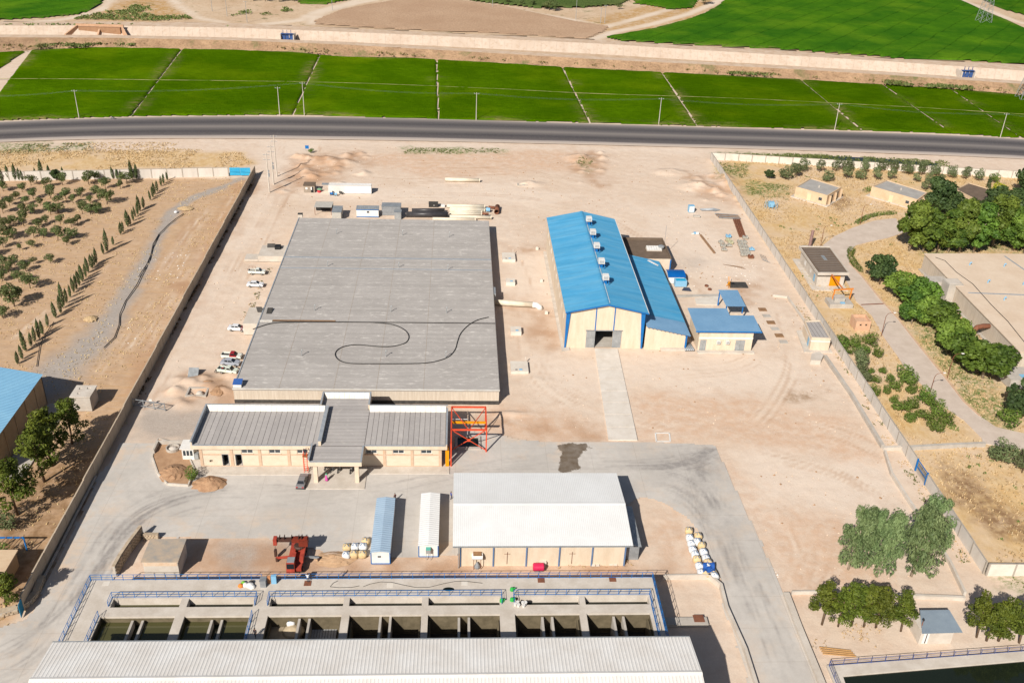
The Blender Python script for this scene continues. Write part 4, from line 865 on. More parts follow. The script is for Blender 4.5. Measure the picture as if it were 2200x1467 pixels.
sheets(T, (56.6,201.0,5.55), (72.3,201.0,5.55), (56.6,208.6,5.95), (72.3,208.6,5.95), 16, 3, 0.05, BLUEG)
sheets(T, (56.6,208.62,5.95), (66.4,208.62,5.95), (56.6,212.0,6.1), (66.4,212.0,6.1), 10, 3, 0.05, BLUEG)
part('fascia', MB().box(56.5,72.4,200.9,200.98,5.3,5.62), BLUEP, T)
for x in (62.3,64.5):
    C = thing('wall_cooler', 'square white cooling unit on the cream store wall', 'cooler', (x,201.4,2.2), 0, 'cooling units on the store wall')
    part('cabinet', MB().box(-0.45,0.45,-0.55,0.0,0,0.8), WPAINT, C, world=False); part('grille', MB().corr((-0.35,-0.57,0.1),(0.35,-0.57,0.1),(-0.35,-0.57,0.7),(0.35,-0.57,0.7),5,0.03), GREYM, C, world=False)
part('step', MB().box(57.4,71.2,200.2,201.38,-0.1,0.22), CONCP, T)
T = thing('tank_shelter', 'open shelter with a faded blue roof on posts over blue tanks', 'shelter', g(1545,668))
sx0, sx1, sy0, sy1 = 67.9, 73.0, 217.4, 226.3
sheets(T, (sx0,sy0,3.9), (sx1,sy0,3.9), (sx0,sy1,4.2), (sx1,sy1,4.2), 6, 3, 0.05, BLUEG)
for x, y in ((sx0+0.3,sy0+0.6),(sx1-0.6,sy0+0.6),(sx0+0.3,sy1-0.6),(sx1-0.6,sy1-0.6)): part('post', MB().box(x-0.14,x+0.14,y-0.14,y+0.14,0,3.85 if y < 220 else 4.1), BLUEP, T)
for x, y, r in ((68.9,214.6,1.1),(71.3,214.9,1.15)):
    C = thing('water_tank', 'blue ribbed plastic tank under the blue shelter', 'tank', (x,y,0), 0, 'blue tanks under the shelter')
    part('body', MB().lathe([(r*0.98,0),(r,0.1),(r*0.97,0.5),(r,0.6),(r*0.97,1.0),(r,1.1),(r,1.6),(r*0.6,1.95),(r*0.3,2.0)],n=20), BLUEP, C, world=False, smooth=False); part('lid', MB().lathe([(r*0.32,2.0),(r*0.32,2.1),(r*0.1,2.14)],n=14), BLUEP, C, world=False)
T = thing('blue_kiosk', 'small kiosk with a curved dark blue cover and a pale blue tank beside the lean-to', 'kiosk', g(1455,612))
kx, ky = g(1455,612).x, g(1455,612).y
part('body', MB().box(kx-2.4,kx+1.9,ky+0.8,ky+5.2,0,1.9), WPAINT, T)
part('cover', MB().add([(kx-2.6+ (i%2)*4.9, ky+0.6+ (i//2)*0.85, 1.95+0.7*math.sin(math.pi*(i//2)/6)) for i in range(14)], [(2*i,2*i+1,2*i+3,2*i+2) for i in range(6)]), mat('deep_blue_sheet', A(8,92,168), A(14,100,178), 0.5, 0.4), T)
part('tank', MB().box(kx-0.9,kx+2.3,ky-1.2,ky+0.75,0,1.7), SKYB, T); part('tank_opening', MB().box(kx-0.6,kx+2.0,ky-1.0,ky+0.4,1.71,1.75), mat('bright_blue_liner', A(40,176,222), None, 1, 0.4), T)
# concrete apron and entry path
single('apron', MB().prism([tuple(p[:2]) for p in gz([(1167,541),(1178,541),(1224,752),(1207,755)])], -0.2, 0.14), CONCP, 'pale concrete apron along the left wall of the blue-roofed hall', 'apron')
pth = [(32.9,201.9),(31.2,163.9),(37.2,163.9),(38.4,201.9)]
for i in range(8):
    a0, a1 = i/8, (i+1)/8-0.004; lp = lambda p, q, t: (p[0]+(q[0]-p[0])*t, p[1]+(q[1]-p[1])*t)
    mb = MB().prism([lp(pth[0],pth[1],a0), lp(pth[0],pth[1],a1), lp(pth[3],pth[2],a1), lp(pth[3],pth[2],a0)], -0.2, 0.12)
    PALEC = mat('pale_path_concrete', A(236,227,216), A(222,211,198), 0.4, 0.9, fine=0.04)
    if i == 0: PTH = struct('path', mb, PALEC)
    else: struct('path_slab', mb, PALEC, parent=PTH)

# ---- white-roofed hall ----------------------------------------------------------------
T = thing('white_roof_hall', 'cream hall with a large white ribbed gable roof and blue columns', 'building', (15,126.8,0))
HX0, HX1, HE, HR, YE0, YE1, YR_ = -0.35, 29.9, 5.2, 6.3, 125.7, 145.9, 135.5
zh = lambda y: HE+(HR-HE)*(1-abs(y-YR_)/(YE1-YR_))
part('wall', MB().box(0.8,28.9,126.8,127.05,-0.2,5.1), TAN2, T); part('wall', MB().box(0.8,28.9,144.6,144.85,-0.2,5.1), TAN2, T)
for x in (0.8, 28.65):
    part('wall', MB().add([(x,127.06,-0.2),(x+0.25,127.06,-0.2),(x+0.25,144.59,-0.2),(x,144.59,-0.2),(x,127.06,zh(127.1)-0.15),(x+0.25,127.06,zh(127.1)-0.15),(x+0.25,YR_,HR-0.15),(x,YR_,HR-0.15),(x,144.59,zh(144.6)-0.15),(x+0.25,144.59,zh(144.6)-0.15)],[(3,2,1,0),(0,4,7,8,3),(2,9,6,5,1),(0,1,5,4),(2,3,8,9),(4,5,6,7),(7,6,9,8)]), TAN2, T)
for i in range(6):
    x = 0.9+i*5.6; part('column', MB().box(x-0.12,x+0.12,126.62,126.79,-0.1,5.0), BLUED, T)
part('plinth', MB().box(0.7,29.0,126.55,126.78,-0.2,0.3), CONC, T) if False else None
sheets(T, (HX0,YE0,HE), (HX1,YE0,HE), (HX0,YR_,HR), (HX1,YR_,HR), 30, 3, 0.014, WHITE)
sheets(T, (HX1,YE1,HE), (HX0,YE1,HE), (HX1,YR_,HR), (HX0,YR_,HR), 30, 3, 0.014, WHITE)
part('ridge_cap', MB().slab([(HX0,YR_-0.4,HR+0.02),(HX1,YR_-0.4,HR+0.02),(HX1,YR_,HR+0.1),(HX0,YR_,HR+0.1)],0.02).slab([(HX0,YR_,HR+0.1),(HX1,YR_,HR+0.1),(HX1,YR_+0.4,HR+0.02),(HX0,YR_+0.4,HR+0.02)],0.02), WHITE, T)
part('gutter', MB().box(HX0,HX1,YE0-0.16,YE0+0.02,HE-0.2,HE-0.03), GALV, T)
part('downpipe', MB().tube([(0.6,126.2,0),(0.6,126.2,4.8),(0.6,125.75,5.05)],0.08,6), GALV, T)
T2 = thing('side_shed', 'low grey lean-to shed on the shaded right end of the white-roofed hall', 'shed', (31,131,0))
part('wall', MB().box(28.95,31.6,128.2,138.6,-0.1,2.9), GREYM, T2); sheets(T2, (31.9,138.9,2.95),(31.9,127.9,2.95),(28.95,138.9,3.6),(28.95,127.9,3.6), 10, 3, 0.05, GALV)

# ---- filter basin deck and its long roof ----------------------------------------------
DZ = 5.5; DX0, DX1, DY0, DY1 = -56.6, 31.8, 97.0, 117.8
row1 = [(-51.8,-41.6),(-40.5,-30.6),(-28.1,-17.0),(-16.1,-5.0),(-4.0,7.0),(9.5,19.4),(20.3,30.3)]
row2 = [(-52.6,-41.7),(-40.3,-30.7),(-28.0,-17.0),(-15.8,-5.0),(-4.0,6.9),(9.2,19.1),(20.2,30.0)]
T = thing('filter_basin_block', 'long raised concrete deck with a row of open rectangular filter basins', 'basin', ((DX0+DX1)/2, DY1, 0))
part('deck', plate_holes(MB(), DX0, DX1, DY0, DY1, DZ-0.35, DZ, [(a,b,111.8,113.6) for a,b in row1]+[(a,b,99.0,109.9) for a,b in row2]), CONCP, T)
part('outer_wall', MB().box(DX0+0.2,DX1-0.2,DY1-0.5,DY1-0.15,-0.2,DZ-0.36), CONC, T); part('outer_wall', MB().box(DX0+0.15,DX0+0.5,DY0,DY1-0.51,-0.2,DZ-0.36), CONC, T); part('outer_wall', MB().box(DX1-0.5,DX1-0.15,DY0,DY1-0.51,-0.2,DZ-0.36), CONC, T)
for i, (a, b) in enumerate(row1):
    t_ = part('trough', plate_holes(MB(), a-0.25, b+0.25, 111.55, 113.85, 3.9, DZ-0.36, [(a,b,111.8,113.6)]).box(a-0.25,b+0.25,111.55,113.85,3.7,3.89), CONCP, T)
    part('water', MB().box(a+0.01,b-0.01,111.81,113.59,4.2,4.25), WDARK if i > 0 else WGREEN, t_)
    xm = (a+b)/2; part('valve', MB().lathe([(0.22,0),(0.28,0.2),(0.2,0.45),(0.05,0.5)],(xm,112.4,4.3),10).tube([(xm-1.6,112.2,4.35),(xm+1.0,112.2,4.35)],0.16,8), GALV, t_)
for i, (a, b) in enumerate(row2):
    fz = 1.4; wet = i < 2
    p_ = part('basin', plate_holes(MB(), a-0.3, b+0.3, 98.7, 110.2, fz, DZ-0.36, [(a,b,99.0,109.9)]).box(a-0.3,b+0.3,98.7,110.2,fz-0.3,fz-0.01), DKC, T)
    xm = (a+b)/2; hw = 0.75
    for s_ in (-1, 1): part('channel_wall', MB().box(xm+s_*hw-0.18, xm+s_*hw+0.18, 99.02, 109.6 if i != 3 else 109.9, fz, DZ-(0.5 if wet else 0.35)), CONC, p_)
    if wet:
        for (u, v) in ((a+0.02,xm-hw-0.2),(xm+hw+0.2,b-0.02)): part('water', MB().box(u, v, 99.02, 109.88, 4.3, 4.35), WGREEN, p_)
        part('water', MB().box(xm-hw+0.2,xm+hw-0.2,99.02,109.88,3.7,3.75), WDARK, p_)
    elif i == 2:
        part('filter_sand', MB().box(a+0.02,xm-hw-0.2,99.02,109.88,fz,3.2), mat('filter_sand', A(176,160,136), A(150,136,116), 1, 0.9), p_)
        rowcopy(part('filter_plate', MB().box(xm+hw+0.2,xm+hw+0.55,99.02,109.88,fz,2.6), mat('filter_block', A(196,198,200), A(178,180,182), 2, 0.7), p_), 9, (0.42,0,0))
    else:
        for (u, v) in ((a+0.02,xm-hw-0.2),(xm+hw+0.2,b-0.02)):
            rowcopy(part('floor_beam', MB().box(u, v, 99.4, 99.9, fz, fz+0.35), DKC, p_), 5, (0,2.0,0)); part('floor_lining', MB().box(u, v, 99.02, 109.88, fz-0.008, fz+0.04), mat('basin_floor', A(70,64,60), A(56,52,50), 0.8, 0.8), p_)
    for s_ in (a+0.25, b-0.25): part('weir_wall', MB().box(s_-0.12, s_+0.12, 99.02, 109.88, fz, DZ-1.2), DKC, p_)
# the long white roof over the gallery behind the basins
T = thing('filter_gallery', 'long building under a cream white ribbed roof in front of the basin deck', 'building', (-10, 92, 0))
LX0, LX1 = -54.9, 33.4; LE, LR, LY1, LYR, LY0 = 11.0, 12.15, 99.6, 92.1, 84.6
part('wall', MB().box(LX0+0.5,LX1-0.5,98.6,98.9,-0.2,10.8), TAN2, T); part('wall', MB().box(LX0+0.5,LX1-0.5,85.2,85.5,-0.2,10.8), TAN2, T)
for x in (LX0+0.5, LX1-0.8): part('wall', MB().add([(x,85.5,-0.2),(x+0.3,85.5,-0.2),(x+0.3,98.6,-0.2),(x,98.6,-0.2),(x,85.5,10.9),(x+0.3,85.5,10.9),(x+0.3,LYR,LR-0.2),(x,LYR,LR-0.2),(x,98.6,10.9),(x+0.3,98.6,10.9)],[(3,2,1,0),(0,4,7,8,3),(2,9,6,5,1),(0,1,5,4),(2,3,8,9),(4,5,6,7),(7,6,9,8)]), TAN2, T)
nL = 88
sheets(T, (LX1,LY1,LE), (LX0,LY1,LE), (LX1,LYR,LR), (LX0,LYR,LR), nL, 2, 0.032, WHITE2)
sheets(T, (LX0,LY0,LE), (LX1,LY0,LE), (LX0,LYR,LR), (LX1,LYR,LR), nL, 2, 0.032, WHITE2)
part('gutter', MB().box(LX0,LX1,LY1-0.02,LY1+0.2,LE-0.2,LE+0.02), GALV, T); part('ridge_cap', MB().slab([(LX0,LYR-0.4,LR+0.0),(LX1,LYR-0.4,LR+0.0),(LX1,LYR,LR+0.12),(LX0,LYR,LR+0.12)],0.02).slab([(LX0,LYR,LR+0.12),(LX1,LYR,LR+0.12),(LX1,LYR+0.4,LR+0.0),(LX0,LYR+0.4,LR+0.0)],0.02), WHITE2, T)
# railings on the deck
D3 = lambda x, y: Vector((x, y, DZ))
railing('blue railing along the far edge of the basin deck, left of its stair gap', [D3(DX0+0.1,DY1-0.1), D3(-30.2,DY1-0.1)])
railing('long blue railing along the far edge of the basin deck, facing the white-roofed hall', [D3(-28.3,DY1-0.1), D3(DX1-0.1,DY1-0.1)])
railing('blue railing down the road-side end of the basin deck beside the tyre-marked drive', [D3(DX0+0.1,DY1-0.3), D3(DX0+0.1,98)])
railing('blue railing down the shaded end of the basin deck beside the walled earth plot', [D3(DX1-0.1,DY1-0.3), D3(DX1-0.1,98)])
railing('blue railing behind the two water-filled basins', [D3(-52.1,112.0), D3(-52.1,113.9), D3(-30.3,113.9), D3(-30.3,112.0)])
railing('blue railing behind the three middle dry basins', [D3(-28.4,112.0), D3(-28.4,113.9), D3(7.3,113.9), D3(7.3,112.0)])
railing('blue railing behind the last two dry basins', [D3(9.2,112.0), D3(9.2,113.9), D3(30.6,113.9), D3(30.6,112.0)])
railing('blue railing beside the first green water basin', [D3(-52.9,110.0), D3(-52.9,99)])
railing('blue railing on the walkway between the wet and dry basins, wet side', [D3(-30.3,110.0), D3(-30.3,99)])
railing('double blue railing beside the last dry basin', [D3(30.5,111.6), D3(30.5,99)])
# ================================================================== walls, compounds, yard things
PANEL = mat('wall_panel_concrete', A(226,219,210), A(212,203,193), 0.4, 0.9, vary=0.05, bump=0.1, stretch=(1,1,0.3))
PANELT = mat('tan_wall_panel', A(206,188,166), A(192,173,150), 0.4, 0.9, vary=0.05, bump=0.1, stretch=(1,1,0.3))
POSTC = mat('wall_post_concrete', A(186,176,164), A(170,160,148), 0.8, 0.9)
WHWALL = mat('whitewashed_wall', A(236,228,216), A(222,210,196), 0.5, 0.85, vary=0.03)
panel_wall('long tan concrete panel wall between the orchard and the dirt track', (-67.6,117.2), (-68.6,320.2), 41, 2.85, 0.16, PANELT, PANELT, 0.05)
panel_wall('pale concrete panel wall along the far end of the orchard', (-170.0,307.0), (-77.0,318.0), 19, 2.9, 0.16, PANEL, POSTC, 0.03)
panel_wall('grey concrete panel wall between the sandy yard and the dry grass compound', (91.2,124.4), (93.3,345.6), 45, 2.6, 0.16, PANEL, POSTC, 0.03, holes=(5,))
panel_wall('white panel wall behind the row of young olive trees', (93.6,345.6), (240.0,326.0), 30, 2.5, 0.16, WHWALL, POSTC, 0.02)
panel_wall('short whitewashed wall closing the lower end of the dry grass compound', (91.5,123.9), (115.0,123.5), 5, 2.5, 0.18, WHWALL, POSTC, 0.0)
T = thing('yard_gate', 'sky blue double sheet gate at the corner of the orchard wall', 'gate', (-76.8,318.2,0))
for k, (a, b) in enumerate(((-76.6,-73.2),(-73.1,-69.8))): 
    d_ = part('leaf', MB().corr((a,318.3,0.1),(a,318.3,2.8),(b,318.6,0.1),(b,318.6,2.8),10,0.06), mat('sky_blue_paint', A(60,178,226), A(76,190,232), 0.5, 0.5), T); part('rail', MB().box(a,b,318.1,318.2,1.4,1.5), MATS['sky_blue_paint'], d_)
q = Vector((91.45,149.4,0)); T = thing('wall_gate', 'blue framed mesh gate set in the grey panel wall', 'gate', q)
gy0, gy1 = 149.2, 153.8
for y in (gy0, gy1): part('post', MB().box(91.2,91.5,y-0.12,y+0.12,0,2.9), BLUEP, T)
part('top_bar', MB().box(91.28,91.42,gy0+0.13,gy1-0.13,2.6,2.75), BLUEP, T); part('mid_bar', MB().box(91.28,91.42,gy0+0.13,gy1-0.13,1.3,1.42), BLUEP, T)
rowcopy(part('mesh_bar', MB().box(91.33,91.37,gy0+0.2,gy0+0.24,0.1,2.6), GREYM, T), 15, (0,0.28,0))
# low channel walls inside the yard edge
def lowwall(label, pts, h, w_, m=CONC, name='low_wall', cat='wall'):
    mb = MB(); P_ = [g(x,y) for x,y in pts]; n = len(P_)
    L_, R2 = [], []
    for i in range(n):
        d = (P_[min(i+1,n-1)]-P_[max(i-1,0)]).normalized(); s_ = Vector((-d.y,d.x,0))*w_/2; L_.append(P_[i]+s_); R2.append(P_[i]-s_)
    for i in range(n-1): mb.prism([tuple(p[:2]) for p in (R2[i],R2[i+1],L_[i+1],L_[i])], -0.3, h)
    return single(name, mb, m, label, cat)
lowwall('grey channel wall running beside the panel wall below the gatehouse', [(1772,768),(1830,852),(1896,962)], 0.75, 0.7)
lowwall('narrow pale kerb wall curving past the blue wall gate towards the willows', [(1900,972),(1915,1020),(1950,1075),(2000,1150),(2040,1210),(2072,1278)], 0.7, 0.45, CONCP)
lowwall('short cross wall joining the channel wall to the panel wall', [(1896,966),(1935,964)], 0.7, 0.6, CONCP)
lowwall('long grey kerb wall crossing the dry grass compound', [(1938,966),(2020,961),(2115,957)], 0.8, 0.7, CONC)
lowwall('low block wall above the small grey gatehouse with a red stripe', [(1660,636),(1692,640),(1735,702)], 0.5, 0.4, CONCP)
lowwall('low pale wall edging the pine plot', [(1908,1281),(2000,1284),(2072,1287)], 0.6, 0.5, CONCP)
lowwall('low wall at the top of the pine plot by the concrete drive', [(1700,1275),(1762,1274)], 0.6, 0.3, CONCP)
lowwall('retaining wall between the concrete drive and the pine plot', [(1688,1278),(1715,1350),(1768,1480)], 0.7, 1.0, CONCP)
lowwall('retaining kerb between the concrete drive and the earth plot', [(1522,1240),(1548,1262),(1560,1310),(1600,1400),(1625,1480)], 0.9, 0.5, CONCP)
lowwall('low wall at the top of the earth plot next to the basin deck', [(1424,1243),(1540,1241)], 0.9, 0.3, CONCP)
single('concrete_duct', MB().box(33.5,40.4,112.4,114.0,-0.1,0.5), CONC, 'grey concrete duct crossing the earth plot beside the deck', 'duct')
single('duct_cover', MB().box(38.2,39.9,112.9,114.4,0.502,0.58), RUST, 'dark steel plate on the concrete duct', 'cover')
# stone kerb wall bottom left and ditch beside the tan wall
ST = mat('rubble_stone', A(206,188,164), A(180,160,136), 1.5, 0.9, vary=0.12)
def stonewall(label, pts, h, w_, sz=0.55):
    P_ = [g(x,y) for x,y in pts]; T = thing('stone_wall', label, 'wall', P_[0]); mb = MB()
    for a, b in zip(P_, P_[1:]): mb.bar(a+Vector((0,0,h/2-0.05)), b+Vector((0,0,h/2-0.05)), w_-0.12, h-0.06)
    part('mortar_core', mb, CONC, T); cnt = 0; meshes = []
    for k in range(4):
        r = random.Random(k); m2 = MB().box(-sz*0.45,sz*0.45,-0.12,0.12,-0.16,0.16); m2.v = [(v[0]*r.uniform(.85,1.05),v[1],v[2]*r.uniform(.85,1.05)) for v in m2.v]; meshes.append(new_mesh('stone', m2, ST))
    for a, b in zip(P_, P_[1:]):
        d = b-a; L = d.length; rz = math.atan2(d.y,d.x); nn = Vector((-d.y,d.x,0)).normalized(); n = max(1,int(L/sz))
        for i in range(n):
            for j in range(max(1,int(h/0.34))):
                for s_ in (-1,1):
                    if cnt >= 296: break
                    o = bpy.data.objects.new('stone', meshes[cnt%4]); COL.objects.link(o); o.parent = T
                    o.location = a+d*((i+0.5+0.5*(j%2))/n if i < n-1 or j%2==0 else (i+0.5)/n)+nn*s_*(w_/2-0.06)+Vector((0,0,0.17+j*0.34))-P_[0]; o.rotation_euler = (0,0,rz+random.uniform(-.05,.05)); cnt += 1
        mbc = MB().bar(a+Vector((0,0,h+0.03)), b+Vector((0,0,h+0.03)), w_+0.06, 0.1); part('coping', mbc, ST, T)
    return T
stonewall('curved rubble stone wall round the bottom of the orchard corner', [(-40,1325),(0,1322),(40,1312),(62,1298),(78,1280),(92,1245)], 0.9, 0.9, 0.6)
stonewall('tall rubble wall beside the sloping passage to the basin deck', [(248,1238),(262,1212),(280,1185),(306,1150)], 2.2, 0.5, 0.62)
stonewall('short rubble wall at the head of the sloping passage', [(308,1157),(342,1157)], 1.1, 0.5, 0.5)
DT = thing('drain_channel', 'narrow concrete drain along the foot of the tan panel wall', 'drain', g(110,1240))
for k, (a, b) in enumerate(zip([(92,1245),(125,1182),(160,1112)], [(125,1182),(160,1112),(205,1025)])):
    a, b = g(*a), g(*b); part('kerb', MB().bar(a+Vector((0.1,0,0.2)), b+Vector((0.1,0,0.2)), 0.3, 0.4), CONC, DT)
    for i in range(3): q = a.lerp(b, (i+0.5)/3); part('cross_strut', MB().box(-67.4,q.x,q.y-0.15,q.y+0.15,-0.1,0.25), CONC, DT)
T = thing('blue_door', 'turquoise steel door at the end of the tan panel wall', 'door', g(64,1290)); a = Vector((-67.5,116.9,0)); part('leaf', MB().slab([(a.x,a.y,0.1),(a.x+0.2,a.y-1.6,0.1),(a.x+0.2,a.y-1.6,2.6),(a.x,a.y,2.6)],0.08), mat('turquoise_paint', A(30,140,180), A(24,128,168), 0.6, 0.5), T); part('post', MB().box(a.x-0.1,a.x+0.15,a.y+0.02,a.y+0.3,0,2.7), PANELT, T)

# ---- house-like blocks ---------------------------------------------------------------
TANH = mat('sandstone_render', A(226,199,166), A(214,184,150), 0.5, 0.9, fine=0.05)
ROOFG = mat('grey_roof_screed', A(186,182,176), A(170,165,160), 0.4, 0.85, fine=0.05)
def inset(poly, d):
    c = Vector((sum(p[0] for p in poly)/len(poly), sum(p[1] for p in poly)/len(poly))); return [tuple(Vector(p[:2])+(c-Vector(p[:2])).normalized()*d) for p in poly]
def flat_house(name, label, cor, h, mw=TANH, mr=ROOFG, over=0.0, wins=()):
    P_ = [tuple(p[:2]) for p in cor]; c = Vector((sum(p[0] for p in P_)/4, sum(p[1] for p in P_)/4, 0)); T = thing(name, label, 'building', c)
    body = inset(P_, over*1.4) if over else P_
    part('wall', MB().prism(body, -0.2, h), mw, T)
    if over: part('roof_slab', MB().prism(P_, h+0.002, h+0.45), CONCP, T)
    zt = h+(0.45 if over else 0.0); ins = inset(P_, 0.45)
    part('roof_finish', MB().prism(ins, zt+0.002, zt+0.04), mr, T)
    for i in range(4):
        j = (i+1)%4; part('parapet', MB().prism([P_[i],P_[j],inset(P_,0.42)[j],inset(P_,0.42)[i]], zt+0.003, zt+0.32), CONCP if over else mw, T)
    for (side, t, w_, z0, z1, m_) in wins:
        a = Vector(body[side]); b = Vector(body[(side+1)%4]); d = (b-a).normalized(); nn = Vector((d.y,-d.x)); L = (b-a).length
        if (c.xy-a).dot(nn) > 0: nn = -nn
        q = a+d*(t*L); w = part('window' if z0 > 0.5 else 'door', MB().prism([tuple(q-d*w_/2-nn*0.2),tuple(q+d*w_/2-nn*0.2),tuple(q+d*w_/2+nn*0.03),tuple(q-d*w_/2+nn*0.03)], z0, z1), m_, T)
        part('frame', MB().prism([tuple(q-d*(w_/2+.1)+nn*.031),tuple(q+d*(w_/2+.1)+nn*.031),tuple(q+d*(w_/2+.1)+nn*.1),tuple(q-d*(w_/2+.1)+nn*.1)], z1, z1+0.12), CONCP, w)
    return T
H1 = gz([(1710,402),(1778,421),(1808,403),(1742,383)], 3.4); H2 = gz([(1873,401),(1972,430),(1993,414),(1905,387)], 3.4)
for nm, H_, lb in (('left',H1,'sandstone cottage with grey flat roof beside a scorched patch of ground'),('right',H2,'longer sandstone cottage with grey flat roof beside the dark trees')):
    T = flat_house('cottage', lb, H_, 3.2, wins=((0,0.45,1.3,0.1,2.5,mat('pale_door', A(236,214,176), None, 1, 0.7)),(1,0.35,1.6,0.1,2.7,DARK),(1,0.75,1.4,0.1,2.7,DARK),(0,0.8,1.2,1.2,2.2,GLASS)))
    part('base_slab', MB().prism(inset([p[:2] for p in H_], -1.3), -0.2, 0.12), CONCP, T)
    for t in (0.15,0.55,0.95):
        a = Vector(H_[1][:2]).lerp(Vector(H_[2][:2]), t); part('porch_pier', MB().box(a.x-0.1,a.x+0.55,a.y-0.6,a.y-0.1,0,3.1), TANH, T)
    c_ = sum((Vector(p) for p in H_), Vector())/4; part('roof_vent', MB().box(c_.x-0.25,c_.x+0.25,c_.y-0.25,c_.y+0.25,3.25,4.0), CONC, T)
flat_house('cottage', 'brown-roofed cottage half hidden behind the dark trees', gz([(2052,407),(2118,440),(2165,418),(2082,393)], 3.4), 3.2, mr=GREYR, wins=((0,0.3,1.2,1.2,2.2,GLASS),))
OH = [(97.8,237.0),(106.6,237.2),(107.2,255.3),(98.2,255.3)]
T = flat_house('pump_shed', 'pale pump shed with dark ribbed flat roof and a bright orange shutter', OH, 3.75, mw=CONCP, mr=GREYR, over=0.9, wins=((3,0.3,1.4,1.2,2.6,WPAINT),(3,0.62,1.2,1.4,2.4,WPAINT),(3,0.85,1.2,0.4,2.6,SKYB)))
part('base_slab', MB().prism([(96.6,235.4),(106.4,235.2),(107.4,255.8),(97.2,256)], -0.2, 0.1), CONCP, T)
rowcopy(part('roof_rib', MB().box(98.9,106.1,238.0,238.12,4.245,4.3), SEAM, T), 14, (0.01,1.2,0)); part('roof_light', MB().box(102.5,103.4,246,249,4.26,4.4), GALV, T)
part('shutter', MB().corr((101.9,238.0,0.1),(101.9,238.0,3.4),(104.7,238.0,0.1),(104.7,238.0,3.4),14,-0.06), YELL, T)
lowb = MB().bar(g(1787,590,4.2), g(1812,622,3.4), 0.25, 0.3); part('jib_beam', lowb, mat('rust_orange_paint', A(216,132,76), A(200,116,64), 0.8, 0.6), T)
T = thing('lifting_frame', 'orange steel portal frame standing over a grey concrete chamber', 'frame', g(1788,648))
a, b = g(1786,650), g(1823,647)
for q in (a, b): part('leg', MB().bar(q, q+Vector((0.25,0,3.6)), 0.28), ORANGE if False else mat('light_orange_paint', A(238,150,66), A(226,136,52), 0.8, 0.5), T)
part('beam', MB().bar(a+Vector((-0.1,0,3.7)), b+Vector((0.6,0,3.7)), 0.28, 0.34), MATS['light_orange_paint'], T)
T = thing('valve_chamber', 'weathered concrete valve chamber with slanted blocks under the orange frame', 'chamber', g(1808,660))
q = g(1808,662); part('base', MB().box(q.x-3.2,q.x+3.0,q.y,q.y+4.2,-0.1,1.1), CONC, T); part('block', MB().prism([(q.x-1.8,q.y+1.2),(q.x+1.0,q.y+1.2),(q.x+1.6,q.y+3.6),(q.x-1.4,q.y+3.8)],1.1,2.2), CONC, T); part('hatch', MB().box(q.x-0.3,q.x+0.9,q.y+0.4,q.y+1.1,1.102,1.3), SKYB, T)
BLK = mat('pink_block', A(228,186,154), A(214,170,138), 0.8, 0.9, fine=0.06)
T = thing('block_hut', 'small unfinished pink block hut with square holes beside the compound road', 'hut', g(1850,708))
q = g(1852,710); h_ = 2.6
part('wall', plate_holes(MB(), q.x-1.9,q.x+1.9,q.y,q.y+0.25,-0.1,h_,[(q.x-0.9,q.x-0.4,1.3,1.8),(q.x+0.5,q.x+1.0,1.3,1.8)],'y').box(q.x-1.9,q.x-1.65,q.y+0.25,q.y+3.6,-0.1,h_).box(q.x+1.65,q.x+1.9,q.y+0.25,q.y+3.6,-0.1,h_).box(q.x-1.9,q.x+1.9,q.y+3.6,q.y+3.85,-0.1,h_), BLK, T)
part('inner_floor', MB().box(q.x-1.64,q.x+1.64,q.y+0.26,q.y+3.59,1.9,2.05), BLK, T); part('window', MB().box(q.x-1.6,q.x+1.6,q.y+0.3,q.y+0.34,0.9,1.88), DARK, T)
T = flat_house('gatehouse', 'small cream gatehouse with striped felt roof against the grey panel wall', [(85.2,202.3),(89.8,202.0),(90.3,211.6),(86.2,211.2)], 3.1, mw=TAN2, mr=FELT2, wins=((3,0.75,1.4,0.1,2.4,SKYB),))
part('white_band', MB().prism(inset([(85.2,202.3),(89.8,202.0),(90.3,211.6),(86.2,211.2)],-0.06), 2.35, 2.6), WPAINT, T); rowcopy(part('felt_seam', MB().box(86.6,86.7,202.9,210.9,3.14,3.17), SEAM, T), 4, (0.95,0.05,0)); part('base_slab', MB().prism([(83.6,201.2),(90.6,201.0),(90.8,212),(85,212)],-0.2,0.1), CONCP, T)
single('concrete_block', MB().prism([tuple(p[:2]) for p in gz([(1740,782),(1762,783),(1768,770),(1758,763),(1742,768)])], -0.1, 1.1), CONCP, 'pale concrete block below the small gatehouse', 'block')
# right-hand covered reservoir
RR0 = 127.2
T = thing('covered_reservoir', 'tan flat-roofed concrete reservoir with ribbed grey walls beside the tall trees', 'reservoir', (150,190,0))
fr_ = g(1977,579); nr_ = g(2178,795)
cor = [(fr_.x+0.2,fr_.y), (nr_.x+0.3,nr_.y), (230,nr_.y-2), (230,fr_.y+2)]
part('wall', MB().prism(cor, -0.2, 4.75), BOARD, T); ROOFT = mat('tan_roof_screed', A(234,213,190), A(224,200,175), 0.15, 0.9, fine=0.04)
part('roof_slab', MB().prism(inset(cor,-0.3), 4.752, 5.0), ROOFT, T)
part('joint', MB().prism([tuple(p[:2]) for p in gz([(2080,628),(2400,640),(2400,642.5),(2080,630)], 5.0)], 5.001, 5.03), FOIL, T); part('joint', MB().prism([tuple(p[:2]) for p in gz([(2156,550),(2300,650),(2304,650),(2160,550)], 5.0)], 5.001, 5.02), FOIL, T)
part('footing', MB().prism([(fr_.x-0.6,fr_.y),(nr_.x-0.6,nr_.y),(nr_.x+0.2,nr_.y),(fr_.x+0.1,fr_.y)], -0.2, 0.25), CONC, T)
